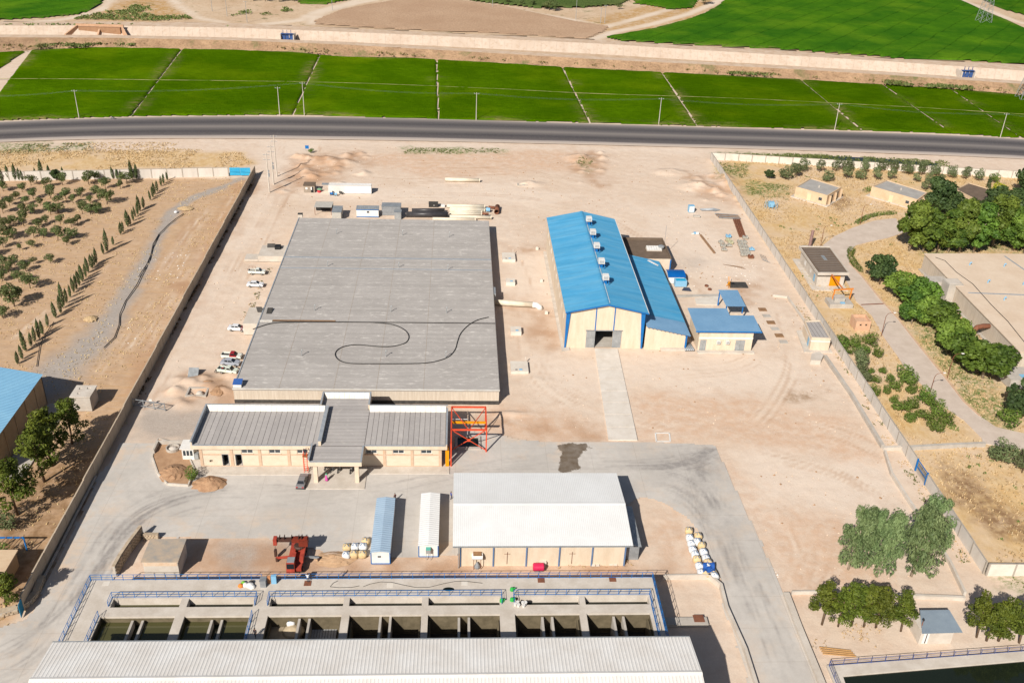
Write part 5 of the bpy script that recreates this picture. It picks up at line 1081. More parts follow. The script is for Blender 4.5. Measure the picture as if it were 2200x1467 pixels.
a = g(2003,612); part('valve_box', MB().box(a.x-4.2,a.x+2.6,a.y-7,a.y-3.2,0,4.2), CONC, T); part('valve_box', MB().box(a.x-1.4,a.x+2.6,a.y-11,a.y-7.02,0,5.3), CONC, T); part('valve_lid', MB().box(a.x-1.0,a.x+2.2,a.y-10.6,a.y-7.4,5.302,5.4), CONCP, T)
for (x,y) in ((2083,570),(2157,573),(2122,608),(2157,645),(2198,612)):
    q = g(x,y,5.0); part('vent', MB().tube([q,q+Vector((0,0,0.7)),q+Vector((0.25,0,0.95)),q+Vector((0.5,0,0.75))],0.16,7), SKYB, T)
cb = [g(x,y,5.06) for x,y in ((2010,553),(2030,560),(2055,585),(2090,610),(2130,655),(2165,690),(2205,740))]; single('roof_cable', MB().tube(cb,0.09,5), BLACKP, 'dark cable lying across the tan reservoir roof', 'cable', smooth=True)
q = g(2120,702,3.4); bp = [Vector((nr_.x+0.3-0.1+1.2, q.y, 3.6)), Vector((q.x-1.0,q.y,3.6)), Vector((q.x-2.6,q.y-0.3,3.4)), Vector((q.x-3.6,q.y-0.8,2.6)), Vector((q.x-4.0,q.y-1.4,0.9)), Vector((q.x-4.0,q.y-1.6,-0.3))]
T = thing('overflow_pipe', 'bent pale blue and rust overflow pipe coming out of the ribbed reservoir wall', 'pipe', (q.x-4,q.y-1.6,0)); part('rusty_bend', MB().tube(bp[:4],0.62,12), RUST, T, smooth=True); part('outlet', MB().tube(bp[3:],0.63,12), SKYB, T, smooth=True)
q = g(2185,830); T = thing('valve_chamber', 'low concrete chamber with blue hatches at the foot of the tan reservoir', 'chamber', q); part('base', MB().box(q.x-2.5,q.x+6,q.y-1,q.y+5,0,2.3), CONC, T); part('hatch', MB().box(q.x+0.5,q.x+2,q.y,q.y+1.5,2.302,2.4), SKYB, T)
# compound road with kerb
RL = [(1925,469),(1880,474),(1830,490),(1793,508),(1768,527),(1790,560),(1822,610),(1839,647),(1873,678),(1900,726),(1927,763),(1942,787),(1986,832),(2017,866),(2071,903),(2109,941),(2112,952),(2240,975),(2240,940),(2139,917),(2105,893),(2071,862),(2037,818),(1986,758),(1978,746),(1927,681),(1893,644),(1852,593),(1825,565),(1822,545),(1839,527),(1870,519),(1905,512),(1940,500)]
struct('road', MB().prism([tuple(p[:2]) for p in gz(RL)], -0.2, 0.05), mat('compound_road', A(222,205,190), A(206,188,172), 0.3, 0.9, fine=0.04))
lowwall('pale kerb along the tree side of the compound road', [(1825,566),(1852,594),(1893,645),(1927,682),(1978,747),(2037,819),(2071,863),(2105,894)], 0.22, 0.35, mat('kerb_pink', A(224,190,160), A(206,172,142), 1, 0.9), 'kerb', 'kerb')
lowwall('narrow drain line crossing the compound road', [(1850,655),(1898,653)], 0.12, 0.4, RUST, 'drain', 'drain')
# lamp posts of the compound
for k, (x, y, lb) in enumerate(((1763,528,'by the brown leaning pipe'),(1848,481,'at the hedge of the turning circle'),(1893,722,'beside the pink block hut'),(1995,855,'among the young fruit bushes'),(2035,812,'under the dense road trees'))):
    q = g(x,y); T = thing('street_lamp', 'slender brown lamp post with one arm, '+lb, 'lamp', q, 0, 'compound lamp posts')
    part('pole', MB().tube([(0,0,0),(0,0,5.5),(0.3,0,6.2),(0.9,0,6.5)],[0.09,0.07,0.055,0.05],6), RUST, T, world=False); part('arm', MB().tube([(0.9,0,6.5),(1.8,0,6.6)],0.045,5), RUST, T, world=False); part('lantern', MB().box(1.7,2.3,-0.15,0.15,6.5,6.68), WPAINT, T, world=False)
q = g(1740,533); T = thing('leaning_pipe', 'thick brown steel pipe rising behind the pump shed', 'pipe', q); part('pipe', MB().tube([(-0.2,0,0),(0.8,2.2,4.8)],0.45,10), mat('brown_pipe', A(150,118,110), A(134,104,98), 1, 0.7), T, world=False); part('footing', MB().box(-2.2,0.6,-0.6,1.2,-0.1,0.35), CONC, T, world=False)
q = g(1656,446); T = thing('transformer', 'light blue transformer inside a ring of blue rods on the dry grass', 'transformer', q); part('tank', MB().box(-0.9,0.9,-0.6,0.9,0.3,1.9), SKYB, T, world=False)
for i in range(12): t = i*math.pi/6; part('rod', MB().bar((2.1*math.cos(t),1.8*math.sin(t),0),(2.1*math.cos(t),1.8*math.sin(t),2.0),0.08), SKYB, T, world=False)
# bottom right: shed and settling pool
q = g(2030,1385); T = thing('tin_shed', 'block shed with a rust-flecked grey tin roof among the pines', 'shed', q)
c7 = lambda x,y,z=0: g(1640+x/3.929,1140+y/3.929,z)
rc = [c7(1340,868,2.6), c7(1685,858,2.6), c7(1570,665,3.0), c7(1322,668,3.0)]
bx0, bx1, by0, by1 = rc[0].x+0.2, rc[1].x-1.2, rc[0].y+0.5, rc[2].y-0.6
part('wall', MB().box(bx0,bx1,by0,by1,-0.1,2.45), CONCP, T); TIN = mat('flecked_tin', A(158,172,184), A(146,160,174), 0.5, 0.5, metal=0.2)
d_ = part('door', MB().box(bx0+0.5,bx0+1.4,by0-0.04,by0-0.003,0.05,2.1), WPAINT, T); part('gap', MB().box(bx0+0.9,bx0+1.05,by0-0.06,by0-0.041,0.1,2.1), DARK, d_)
n_ = 7
for i in range(n_): part('roof_sheet', MB().corr(rc[0].lerp(rc[1],i/n_),rc[3].lerp(rc[2],i/n_),rc[0].lerp(rc[1],(i+1)/n_),rc[3].lerp(rc[2],(i+1)/n_),4,0.04), TIN, T)
q = c7(1300,925); T = thing('street_lamp', 'thin brown lamp post leaning by the door of the tin shed', 'lamp', q); part('pole', MB().tube([(0,0,0),(0.35,0.6,3.6)],0.06,6), RUST, T, world=False); part('lantern', MB().lathe([(0.05,0),(0.18,0.15),(0.16,0.35),(0.03,0.45)],(0.35,0.6,3.6),8), DARK, T, world=False)
P0, P1 = c7(620,1225), c7(2300,1085)
T = thing('settling_pool', 'deep concrete pool of dark green water with sloping rim', 'pool', c7(640,1230))
ra = c7(545,1130,0.3); rb = c7(2500,1010,0.3); ia = c7(670,1222,0.25); ib = c7(2500,1085,0.25)
part('rim', MB().prism([(ra.x-0.2,88),(ra.x+0.7,88),(ia.x,ia.y),(ib.x+6,ib.y+1),(rb.x+6,rb.y+1),(ra.x-0.2,ra.y)], -0.3, 0.28), CONCP, T); part('water', MB().prism([(ra.x+0.65,86),(ib.x+6,86),(ib.x+6,ib.y+0.9),(ia.x+0.1,ia.y-0.05)], -0.3, 0.05), WDARK, T)
railing('blue and brown railing along the rim of the dark green pool', [(ra.x,90,0.3),(ra.x+0.1,ra.y-0.2,0.3),(rb.x+5,rb.y+0.8,0.3)], sp=2.3, m=mat('faded_blue_paint', A(70,100,170), A(90,90,120), 1.5, 0.6))
BEAMW = mat('yellow_timber', A(214,168,112), A(196,150,96), 1, 0.8)
for i in range(4): a = c7(470+i*10,985+i*18); b = c7(740+i*14,1015+i*16); single('timber_beam', MB().bar(a+Vector((0,0,0.12)),b+Vector((0,0,0.12)),0.15), BEAMW, 'long yellowish timber in the loose bundle on the pine plot', 'timber', 'timbers on the pine plot')
# left compound: shed, block, pergola
T = thing('pale_blue_shed', 'large shed with pale blue gabled roof in the orchard compound', 'shed', (-90,166,0)); SX1, SY0, SY1 = -85.4, 150.0, 177.6; SE, SR, SXR = 6.6, 8.6, -95.2
TANW = mat('shed_tan_wall', A(198,170,136), A(184,156,122), 0.5, 0.9)
part('wall', MB().box(SX1-0.5,SX1-0.25,SY0,SY1-0.4,-0.2,SE-0.1), TANW, T); part('wall', MB().add([(SX1-0.25,SY1-0.65,-0.2),(SX1-0.25,SY1-0.4,-0.2),(-105,SY1-0.4,-0.2),(-105,SY1-0.65,-0.2),(SX1-0.25,SY1-0.65,SE),(SX1-0.25,SY1-0.4,SE),(SXR,SY1-0.65,SR-0.15),(SXR,SY1-0.4,SR-0.15),(-105,SY1-0.65,SE),(-105,SY1-0.4,SE)],[(0,1,2,3),(0,3,8,6,4),(1,5,7,9,2),(4,6,7,5),(6,8,9,7),(0,4,5,1),(3,2,9,8)]), TANW, T)
for y in np.arange(SY0+3, SY1, 5.0): part('wall_pier', MB().box(SX1-0.24,SX1-0.12,y-0.15,y+0.15,0,SE-0.1), TANW, T)
sheets(T, (SX1,SY1,SE), (SX1,SY0,SE), (SXR,SY1,SR), (SXR,SY0,SR), 28, 2, 0.04, SKYB); sheets(T, (-105,SY0,SE), (-105,SY1,SE), (SXR,SY0,SR), (SXR,SY1,SR), 28, 2, 0.04, SKYB)
part('ridge_cap', MB().slab([(SXR,SY0,SR+0.12),(SXR+0.6,SY0,SR),(SXR+0.6,SY1,SR),(SXR,SY1,SR+0.12)],0.02).slab([(SXR-0.6,SY0,SR),(SXR,SY0,SR+0.12),(SXR,SY1,SR+0.12),(SXR-0.6,SY1,SR)],0.02), GALV, T)
single('concrete_apron', MB().box(SX1+0.2,SX1+4.6,SY0,SY1-1,-0.2,0.08), CONC, 'shaded concrete apron along the pale blue shed', 'apron')
q = g(178,882); T = thing('tank_block', 'small square concrete tank house with holes in its top beside the pines', 'tank house', q); part('wall', MB().box(-1.9,1.9,0,4.2,-0.1,3.3), CONC, T, world=False); part('roof_slab', plate_holes(MB(),-2.1,2.1,-0.2,4.4,3.302,3.5,[(-1.2,-0.6,2.8,3.4),(0.4,1.2,2.9,3.5),(-0.9,-0.4,0.9,1.4)]), CONCP, T, world=False)
q = g(14,1225); T = thing('garden_house', 'low tan garden house in the bottom corner of the orchard compound', 'building', q); part('wall', MB().box(-9,1.6,-6,1.2,-0.1,2.9), TANW, T, world=False); part('roof', MB().box(-9.3,1.9,-6.3,1.5,2.902,3.15), TANH, T, world=False)
T = thing('pergola', 'blue steel pergola with thin rafters and climbing vine', 'pergola', g(58,1180))
a = g(58,1182); part('beam', MB().bar(a+Vector((-8,0,2.8)), a+Vector((0,0,2.8)), 0.22), BLUEP, T); part('post', MB().bar(a+Vector((0,0,0)), a+Vector((0,0,2.8)), 0.2), BLUEP, T); part('post', MB().bar(a+Vector((-5,0,0)), a+Vector((-5,0,2.8)), 0.2), BLUEP, T)
for i in range(6): part('rafter', MB().bar(a+Vector((-0.4-i*1.2,0,2.95)), a+Vector((-1.2-i*1.2,-5.0,2.95)), 0.09), WOOD, T)

# stagnant drain beyond the white wall
struct('water', MB().prism([tuple(p[:2]) for p in gz([(1699,335),(1780,336),(1880,340),(1960,346),(2018,352),(2010,356),(1930,352),(1820,346),(1720,340)])], -0.2, 0.04), WDARK)
# ================================================================== vegetation
def leaf_mat(name, dark, light, trans=0.25, hue=0.012):
    s = NT(name); t = s.attr('tint').outputs['Fac']; oi = s.n('ObjectInfo')
    c = s.mix(t, dark, light); hv = s.n('HueSaturation'); s.l(c, hv.inputs['Color'])
    s.l(s.ramp(oi.outputs['Random'], 0, 1, 0.8, 1.2), hv.inputs['Value']); s.l(s.ramp(oi.outputs['Random'], 0, 1, 0.5-hue, 0.5+hue), hv.inputs['Hue'])
    s.col(hv.outputs[0]); s.rough(0.6); s.b.inputs['Specular IOR Level'].default_value = 0.25
    tr = s.n('BsdfTranslucent'); s.l(hv.outputs[0], tr.inputs[0]); mx = s.n('MixShader'); mx.inputs[0].default_value = trans
    s.l(s.b.outputs[0], mx.inputs[1]); s.l(tr.outputs[0], mx.inputs[2]); s.l(mx.outputs[0], s.o.inputs[0]); return s.m
LF_FRUIT = leaf_mat('fruit_leaf', A(76,90,48), A(130,142,86), hue=0.02); LF_CYP = leaf_mat('cypress_leaf', A(58,74,42), A(100,116,66)); LF_PINE = leaf_mat('pine_needle', A(74,90,28), A(126,136,48))
LF_PLANE = leaf_mat('plane_leaf', A(52,82,28), A(122,150,58)); LF_PLANE2 = leaf_mat('light_plane_leaf', A(74,100,34), A(146,168,70)); LF_OLIVE = leaf_mat('olive_leaf', A(92,106,66), A(140,150,104)); LF_WIL = leaf_mat('willow_leaf', A(88,112,68), A(150,168,112))
LF_YEL = leaf_mat('yellow_leaf', A(140,150,20), A(200,206,40)); LF_BUSH = leaf_mat('bush_leaf', A(78,104,40), A(134,154,66)); LF_DARK = leaf_mat('dark_leaf', A(46,66,36), A(94,112,62)); LF_WEED = leaf_mat('weed_leaf', A(96,112,56), A(140,148,86), hue=0.02)
BARK = mat('bark', A(128,106,84), A(98,80,64), 3, 0.95, obj=True); BARKP = mat('pale_bark', A(186,172,152), A(150,134,114), 3, 0.9, obj=True)
def quads_mesh(name, cen, nor, size, tint, m, aspect=1.0, up=None):
    n = len(cen); r = np.random.default_rng(n)
    ref = r.normal(size=(n,3)) if up is None else up+r.normal(0,0.25,(n,3))
    nor = nor/np.linalg.norm(nor,axis=1,keepdims=True); a = np.cross(nor, ref); a /= np.linalg.norm(a,axis=1,keepdims=True)+1e-9; b = np.cross(a, nor)
    sx = (size*aspect)[:,None]*0.5; sy = size[:,None]*0.5
    co = np.stack([cen-b*sy, cen+a*sx, cen+b*sy+nor*sy*0.25, cen-a*sx], 1).reshape(-1,3)
    me = bpy.data.meshes.new(name); me.vertices.add(4*n); me.vertices.foreach_set('co', co.astype(np.float32).ravel()); me.loops.add(4*n); me.loops.foreach_set('vertex_index', np.arange(4*n,dtype=np.int32))
    me.polygons.add(n); me.polygons.foreach_set('loop_start', np.arange(0,4*n,4,dtype=np.int32)); me.update(calc_edges=True)
    at = me.attributes.new('tint','FLOAT','POINT'); at.data.foreach_set('value', np.repeat(tint,4).astype(np.float32)); me.materials.append(m); return me
def crown(name, lobes, n, size, m, seed, up=0.25, aspect=0.8, fill=0.72):
    r = np.random.default_rng(seed); L = np.array(lobes, float); w_ = (L[:,3]*L[:,4]+L[:,4]*L[:,5]+L[:,3]*L[:,5]); k = r.choice(len(L), int(n*1.7), p=w_/w_.sum())
    d = r.normal(size=(len(k),3)); d /= np.linalg.norm(d,axis=1,keepdims=True); rad = r.uniform(fill, 1.06, len(k))**1.0
    bumpy = 1+0.2*np.sin(d[:,0]*7+k)*np.sin(d[:,1]*6+k*2)*np.sin(d[:,2]*6+1)
    p = L[k,:3]+d*L[k,3:6]*(rad*bumpy)[:,None]
    deep = np.zeros(len(k), bool)
    for q in L: deep |= (((p-q[:3])/q[3:6])**2).sum(1) < 0.42
    keep = np.where(~deep)[0][:n]; p = p[keep]; d = d[keep]; k = k[keep]
    nor = d*1.0+r.normal(0,0.55,d.shape); nor[:,2] += up
    lob = r.random(len(L)); tint = np.clip(0.42*r.random(len(p))+0.58*lob[k],0,1)
    return quads_mesh(name, p, nor, size*r.uniform(0.65,1.3,len(p)), tint, m, aspect)
def lobeset(seed, n, R, H, zc, rl, flat=0.8, top=0.0):
    r = np.random.default_rng(seed); out = []
    for i in range(n):
        t = 2*math.pi*(i*0.618+r.uniform(-.1,.1)); h = r.uniform(-1,1); q = math.sqrt(max(0.05,1-h*h))*r.uniform(0.4,0.95)
        rr = rl*r.uniform(0.55,1.35); out.append((R*q*math.cos(t), R*q*math.sin(t), zc+H*h*0.7, rr, rr, rr*flat))
    out.append((0,0,zc,R*0.5,R*0.5,H*0.6)); return out
def trunk_mesh(name, h, r0, limbs, R, m, seed):
    rr = random.Random(seed); mb = MB().tube([(0,0,-0.2),(rr.uniform(-.1,.1)*h*.3,rr.uniform(-.1,.1)*h*.3,h*0.5),(rr.uniform(-.1,.1)*h*.3,rr.uniform(-.1,.1)*h*.3,h)],[r0,r0*.8,r0*.55],7)
    for i in range(limbs):
        t = 2*math.pi*i/limbs+rr.random(); z = h*rr.uniform(.6,.95); e = R*rr.uniform(.5,.8)
        mb.tube([(0,0,z),(e*.5*math.cos(t),e*.5*math.sin(t),z+R*.25),(e*math.cos(t),e*math.sin(t),z+R*.55)],[r0*.5,r0*.35,r0*.15],5)
    return new_mesh(name, mb, m, True)
KINDS = {}
def kind(key, crowns, trunks): KINDS[key] = (crowns, trunks)
kind('fruit', [crown('crown', lobeset(i,11,1.5,1.1,1.9,0.66), 1000, 0.25, LF_FRUIT, i, 0.25, 0.8, 0.5) for i in (1,2,3,4,5)], [trunk_mesh('trunk',1.4,0.10,4,1.5,BARK,i) for i in (1,2)])
def cyp(seed, H=3.6, R=0.42):
    r = np.random.default_rng(seed); n = 900; z = r.random(n)**0.85; a = r.random(n)*2*math.pi; rad = R*np.sin(np.clip(z*0.92+0.13,0,1)*math.pi)**0.7*r.uniform(0.7,1.05,n)*(1+0.18*np.sin(a*5+z*16))
    p = np.stack([rad*np.cos(a), rad*np.sin(a), 0.15+z*H],1); nor = np.stack([np.cos(a),np.sin(a),0.35+0*a],1)+r.normal(0,.3,(n,3)); return quads_mesh('crown', p, nor, 0.22*r.uniform(.7,1.3,n), r.random(n), LF_CYP, 0.5, np.array([0,0,1.0]))
kind('cypress', [cyp(i) for i in (1,2)], [trunk_mesh('trunk',0.9,0.07,0,1,BARK,3)])
def pinelobes(seed, H, R, z0):
    r = np.random.default_rng(seed); out = []
    for i in range(40):
        f = (i+r.random())/40; z = z0+f*(H-z0); q = R*(1.0-0.7*f**1.4)*r.uniform(0.3,0.95); t = r.random()*6.28; s_ = R*r.uniform(0.17,0.36)*(1-0.35*f); out.append((q*math.cos(t),q*math.sin(t),z,s_,s_,s_*0.7))
    out.append((0,0,(z0+H)/2,R*0.4,R*0.4,(H-z0)*0.4)); return out
kind('pine', [crown('crown', pinelobes(i,7.4,2.6,2.5), 3600, 0.36, LF_PINE, i, 0.3, 0.45) for i in (1,2,3)], [trunk_mesh('trunk',5.0,0.17,5,1.8,BARK,i) for i in (5,6)])
kind('plane', [crown('crown', lobeset(i,30,3.4,2.8,3.7,1.05), 4200, 0.52, (LF_PLANE,LF_PLANE2)[i%2], i, 0.35, 0.8, 0.55) for i in (4,5,6,7,8)], [trunk_mesh('trunk',3.6,0.2,6,3.0,BARKP,i) for i in (7,8)])
kind('tallplane', [crown('crown', lobeset(i,34,2.7,4.2,4.8,1.0), 4800, 0.52, (LF_PLANE,LF_PLANE2)[i%2], i, 0.35, 0.8, 0.55) for i in (14,15,16,17)], [trunk_mesh('trunk',5.4,0.22,6,2.4,BARKP,i) for i in (9,)])
kind('dark', [crown('crown', lobeset(i,28,3.0,2.9,3.9,1.0), 4000, 0.48, LF_DARK, i, 0.3, 0.8, 0.55) for i in (24,25,26)], [trunk_mesh('trunk',3.6,0.2,6,2.6,BARK,12)])
kind('olive', [crown('crown', lobeset(i,9,1.2,1.2,1.75,0.72), 1200, 0.24, LF_OLIVE, i, 0.3, 0.5) for i in (31,32)], [trunk_mesh('trunk',1.0,0.08,4,1.2,BARK,13)])
kind('bush', [crown('crown', lobeset(i,8,0.95,0.95,1.15,0.6), 800, 0.22, LF_BUSH, i, 0.3, 0.6) for i in (41,42)], [trunk_mesh('trunk',0.6,0.06,3,0.8,BARK,14)])
kind('yellow', [crown('crown', lobeset(47,9,1.9,1.4,1.9,0.95), 1500, 0.28, LF_YEL, 47, 0.4)], [trunk_mesh('trunk',1.0,0.08,4,1.2,BARK,15)])
def willow(seed, H=9.5, R=2.9):
    r = np.random.default_rng(seed); P_=[]; N_=[]; T_=[]; U_=[]
    for i in range(64):
        f = r.random(); z = 2.2+(H-2.2)*f**0.85; q = R*(1-0.55*f**1.6)*math.sqrt(r.random()); t = r.random()*6.28; cx,cy = q*math.cos(t), q*math.sin(t); rl = r.uniform(0.5,1.0); tl = r.random()
        for j in range(95):
            d = r.normal(size=3); d /= np.linalg.norm(d); drop = r.random()**2*0.55
            P_.append((cx+d[0]*rl, cy+d[1]*rl, max(0.6,z+d[2]*rl*0.85-drop))); N_.append((d[0],d[1],0.45+d[2]*.5)); T_.append(0.6*tl+0.4*r.random()); U_.append((d[0]*.8,d[1]*.8,-.7))
    n = len(P_); return quads_mesh('crown', np.array(P_), np.array(N_)+r.normal(0,.5,(n,3)), 0.46*r.uniform(.7,1.3,n), np.array(T_), LF_WIL, 0.38, np.array(U_))
kind('willow', [willow(1), willow(2)], [trunk_mesh('trunk',6.0,0.2,6,2.2,BARKP,16)])
tcount = [0]
def tree(kd, q, s=1.0, name='tree', label='', cat='tree', group=None, rz=None, sz=None):
    cr, tr = KINDS[kd]; i = tcount[0]; tcount[0] += 1; rr = random.Random(i*31+5)
    T = bpy.data.objects.new(name, None); COL.objects.link(T); T.location = q; T.rotation_euler = (rr.uniform(-.07,.07),rr.uniform(-.07,.07),rr.random()*6.28 if rz is None else rz); T.scale = (s*rr.uniform(.86,1.16),s*rr.uniform(.86,1.16),s*(sz or rr.uniform(.88,1.14))); T.empty_display_size = 0.3
    tag(T, label, cat, group)
    for nm, me in (('trunk', tr[i%len(tr)]), ('crown', cr[i%len(cr)])):
        o = bpy.data.objects.new(nm, me); COL.objects.link(o); o.parent = T
    return T
k4 = lambda L: crop(0,330,2.934,L)
orch = k4([(20,235,1),(195,198,1),(140,240,.95),(300,212,1),(395,196,1.1),(560,195,1.35),(600,170,1.1),(665,220,1.15),(800,190,1.35),(760,220,.8),(100,290,.9),(60,325,.9),(210,285,1),(165,318,.8),(320,280,1.3),(415,285,1),(510,275,1.05),(610,275,1.1),(370,318,.8),(460,310,.8),(255,325,.8),(570,310,.75),(675,318,1.4),(612,365,.9),(20,375,1.1),(145,382,1.05),(215,378,.95),(320,382,1.2),(370,378,1.1),(520,378,1.1),(570,382,1.0),(620,380,.85),
    (35,468,1.1),(85,445,.9),(150,452,1.35),(245,462,.9),(290,442,.8),(380,442,.85),(450,462,.85),(490,440,.85),(40,530,1.2),(85,540,1.1),(20,590,1),(215,530,1.1),(275,530,1.0),(365,545,1.3),(450,535,1.2),(420,575,.85),(200,590,.75),(125,610,.6),(20,705,1.0),(95,705,1.0),(210,695,.6),(320,690,.85),(55,745,.95),(165,740,.9),(15,800,1.1),(120,808,1.0),(190,848,1.35),(35,905,.9),(90,960,1.7),(20,1035,1.0),(-40,640,1),(-30,760,1.1),(-20,450,1.1),(-25,300,1.1)])
for x, y, s_ in orch: tree('fruit', g(x,y), s_*1.02, 'fruit_tree', 'round grey-green fruit tree on the bare orchard soil', 'tree', 'orchard fruit trees')
cyps = k4([(1055,168,.9),(1030,188,1),(1015,203,1),(990,238,1.05),(975,255,1.2),(965,275,.95),(948,292,.9),(905,343,1.1),(882,360,1.5),(868,383,.95),(853,398,.95),(840,422,1),(822,448,.95),(806,458,1.5),(775,492,1),(760,508,1.2),(713,575,.85),(674,615,1.7),(652,632,.9),(608,690,1.2),(595,705,1.1),(580,722,1.3),(556,748,1.4),(542,778,1),(520,803,1.5),(500,828,1.2),(481,853,1.25),(466,873,1.2),(443,903,.95),(420,938,1.1),(398,970,1.7),(384,1003,1.2),(351,1032,1.25),(301,1088,1.1),(270,1138,1.0),(248,1163,1.3),(219,1183,1.1),(197,1213,1.1),(163,1243,1.45),(141,1292,1.05),(111,1322,1.0)])
for x, y, s_ in cyps: tree('cypress', g(x,y), s_*0.95, 'cypress', 'dark slender cypress in the row along the gravel track', 'tree', 'cypresses along the gravel track')
for x, y, s_ in k4([(12,172,1.6),(55,168,1.5),(97,168,1.5),(122,168,1.1),(143,168,1.0),(228,156,1.0),(265,160,1.6),(315,158,1.4),(400,160,1.1),(487,158,.8),(713,158,1.0),(737,158,.9),(760,160,.8),(833,158,1.6),(860,158,1.25)]): tree('cypress', g(x,y), s_, 'cypress', 'dark slender cypress against the pale orchard end wall', 'tree', 'cypresses along the end wall')
tree('dark', g(*k4([(355,168)])[0]), 0.55, 'conifer', 'broad dark conifer between the cypresses at the end wall')
k8 = lambda L: crop(0,760,2.934,L)
for (x,y,s_,lb) in k8([(455,560,1.05,'pine standing nearest the concrete tank house'),(330,700,1.15,'large bushy pine in the middle of the pine row by the shed'),(280,800,1.2,'dense pine leaning over the shaded track by the tan wall'),(110,1010,1.2,'spreading pine at the lower end of the row by the shed')]): tree('pine', g(x,y), s_*1.42, 'pine_tree', lb)
tree('pine', g(15,1312), 1.1, 'pine_tree', 'small pine above the curved rubble stone wall'); tree('olive', g(12,1135), 1.5, 'shrub', 'grey-green shrub below the spreading pine', 'shrub'); tree('bush', g(4,1205), 1.6, 'vine', 'green vine mass climbing on the blue pergola', 'plant')
k7 = lambda L: crop(1600,320,2.933,L)
for x, y, s_ in k7([(250,185,1.4),(320,180,1.15),(365,145,1.25),(470,148,1.1),(510,205,1.2),(572,145,1.1),(655,138,1.2),(640,188,1.05),(725,192,1.2),(755,148,1.2),(855,138,1.25),(830,195,1.2),(940,140,1.15),(915,196,1.1),(1030,162,1.35),(1115,165,1.35),(1205,172,1.25),(1080,208,.8),(1165,210,1),(1232,214,.8),(1310,186,1.2),(1390,190,1.15),(1475,200,1.15),(1140,262,1),(1190,262,.9),(300,155,.9)]): tree('olive', g(x,y), s_*1.3, 'olive_tree', 'grey-green young tree in the row in front of the white panel wall', 'tree', 'young trees along the white wall')
tree('dark', g(*k7([(155,186)])[0]), 0.55, 'tree', 'dark round tree at the start of the young tree row')
for (x,y,s_,kd,lb) in k7([(1035,640,.95,'tallplane','tall leafy tree whose pale trunk stands at the turning circle'),(1120,648,.9,'tallplane','tall tree second from the turning circle in the grove'),(1210,652,.95,'pine','dark pine crowded between the leafy grove trees'),(1280,650,1.0,'tallplane','tall tree in the middle of the grove above the tan reservoir'),(1350,655,.98,'tallplane','bright green tall tree in the grove above the tan reservoir'),(1440,650,.95,'tallplane','lighter green tall tree beside the reservoir joint'),(1560,610,1.0,'tallplane','tall tree set back behind the grove'),(1690,640,1.0,'tallplane','forked pale-trunk tree at the end of the grove'),(1760,660,1.0,'tallplane','outermost leafy tree of the grove over the reservoir'),(1800,560,1.0,'tallplane','leafy tree behind the end of the grove'),
    (1210,400,.95,'dark','dark tree between the longer cottage and the lawn'),(1290,420,.7,'dark','small dark tree on the lawn edge'),(1420,450,.6,'dark','dark crown hiding the brown-roofed cottage'),(1520,450,.62,'dark','dark crown next to the yellow shrub'),(1600,430,.95,'dark','dark tree behind the grove near the yellow shrub'),(1720,440,1.0,'dark','wide dark tree behind the end of the grove'),(1780,300,.9,'dark','dark conifer by the far end of the white wall')]): tree(kd, g(x,y), s_*1.78, 'tree', lb)
tree('cypress', g(*k7([(1520,300)])[0]), 1.9, 'cypress', 'single tall cypress behind the brown-roofed cottage'); tree('yellow', g(*k7([(1600,292)])[0]), 1.35, 'shrub', 'bright yellow-green shrub behind the brown-roofed cottage', 'shrub'); tree('bush', g(*k7([(1570,215)])[0]), 1.7, 'shrub', 'rounded green shrub above the yellow one', 'shrub')
for (x,y,s_,kd,lb) in k7([(850,850,1.0,'dark','broad blue-green tree beside the turning circle hedge'),(990,950,.9,'plane','first leafy road tree below the blue-green tree'),(1075,1000,1.0,'plane','bright leafy road tree near the white road lamp'),(1050,1100,.72,'plane','low leafy tree on the road kerb near the block hut'),(1150,1120,.95,'plane','road tree beside the bent blue overflow pipe'),(1235,1160,.95,'plane','road tree below the bent blue overflow pipe'),(1310,1270,.95,'plane','dense road tree halfway along the ribbed reservoir wall'),(1380,1370,1.0,'plane','dense road tree in front of the ribbed reservoir wall'),(1500,1440,1.1,'plane','big road tree at the near corner of the tan reservoir')]): tree(kd, g(x,y), s_*1.45, 'tree', lb, sz=0.92)
k3 = lambda L: crop(1560,760,2.934,L)
tree('dark', g(*k3([(1860,400)])[0]), 1.35, 'tree', 'dark blue-green tree at the lower end of the compound road'); tree('bush', g(*k3([(1792,455)])[0]), 1.9, 'shrub', 'vivid green low shrub beside the dark blue-green tree', 'shrub')
for x, y, s_ in k7([(618,1250,1.8),(685,1245,1.45),(735,1300,1.6),(790,1240,1.6),(640,1295,1.2),(820,1308,1.2),(790,1415,.7),(870,1410,.8)])+k3([(935,185,1.1),(1028,182,1.1),(1120,180,1.9),(905,120,.7),(985,125,.8),(920,265,1.3),(1003,250,1.0),(1070,228,1.2),(1155,240,1.3),(1062,308,1),(1105,365,1.5),(1165,340,1.5),(1160,430,1.2),(1237,305,1.8),(1245,415,1.5),(1320,385,1.8),(1300,485,1.6),(1395,445,1.3),(1290,340,1.3)]): tree('bush', g(x,y), s_*0.95, 'fruit_bush', 'young round fruit bush in the plot beside the panel wall', 'bush', 'young bushes in the plot')
for x, y, s_ in k3([(830,90,1.6),(850,150,1.2),(870,190,1.0)]): tree('olive', g(x,y), s_, 'shrub', 'dark scraggly shrub tight against the grey panel wall', 'shrub', 'scraggly shrubs at the panel wall')
tree('olive', g(*k3([(1712,670)])[0]), 1.9, 'olive_tree', 'round olive tree at the top of the dry grass field'); tree('olive', g(*k3([(1865,745)])[0]), 1.8, 'olive_tree', 'olive tree on a bare trunk in the dry grass field')
k77 = lambda L: crop(1640,1140,3.929,L)
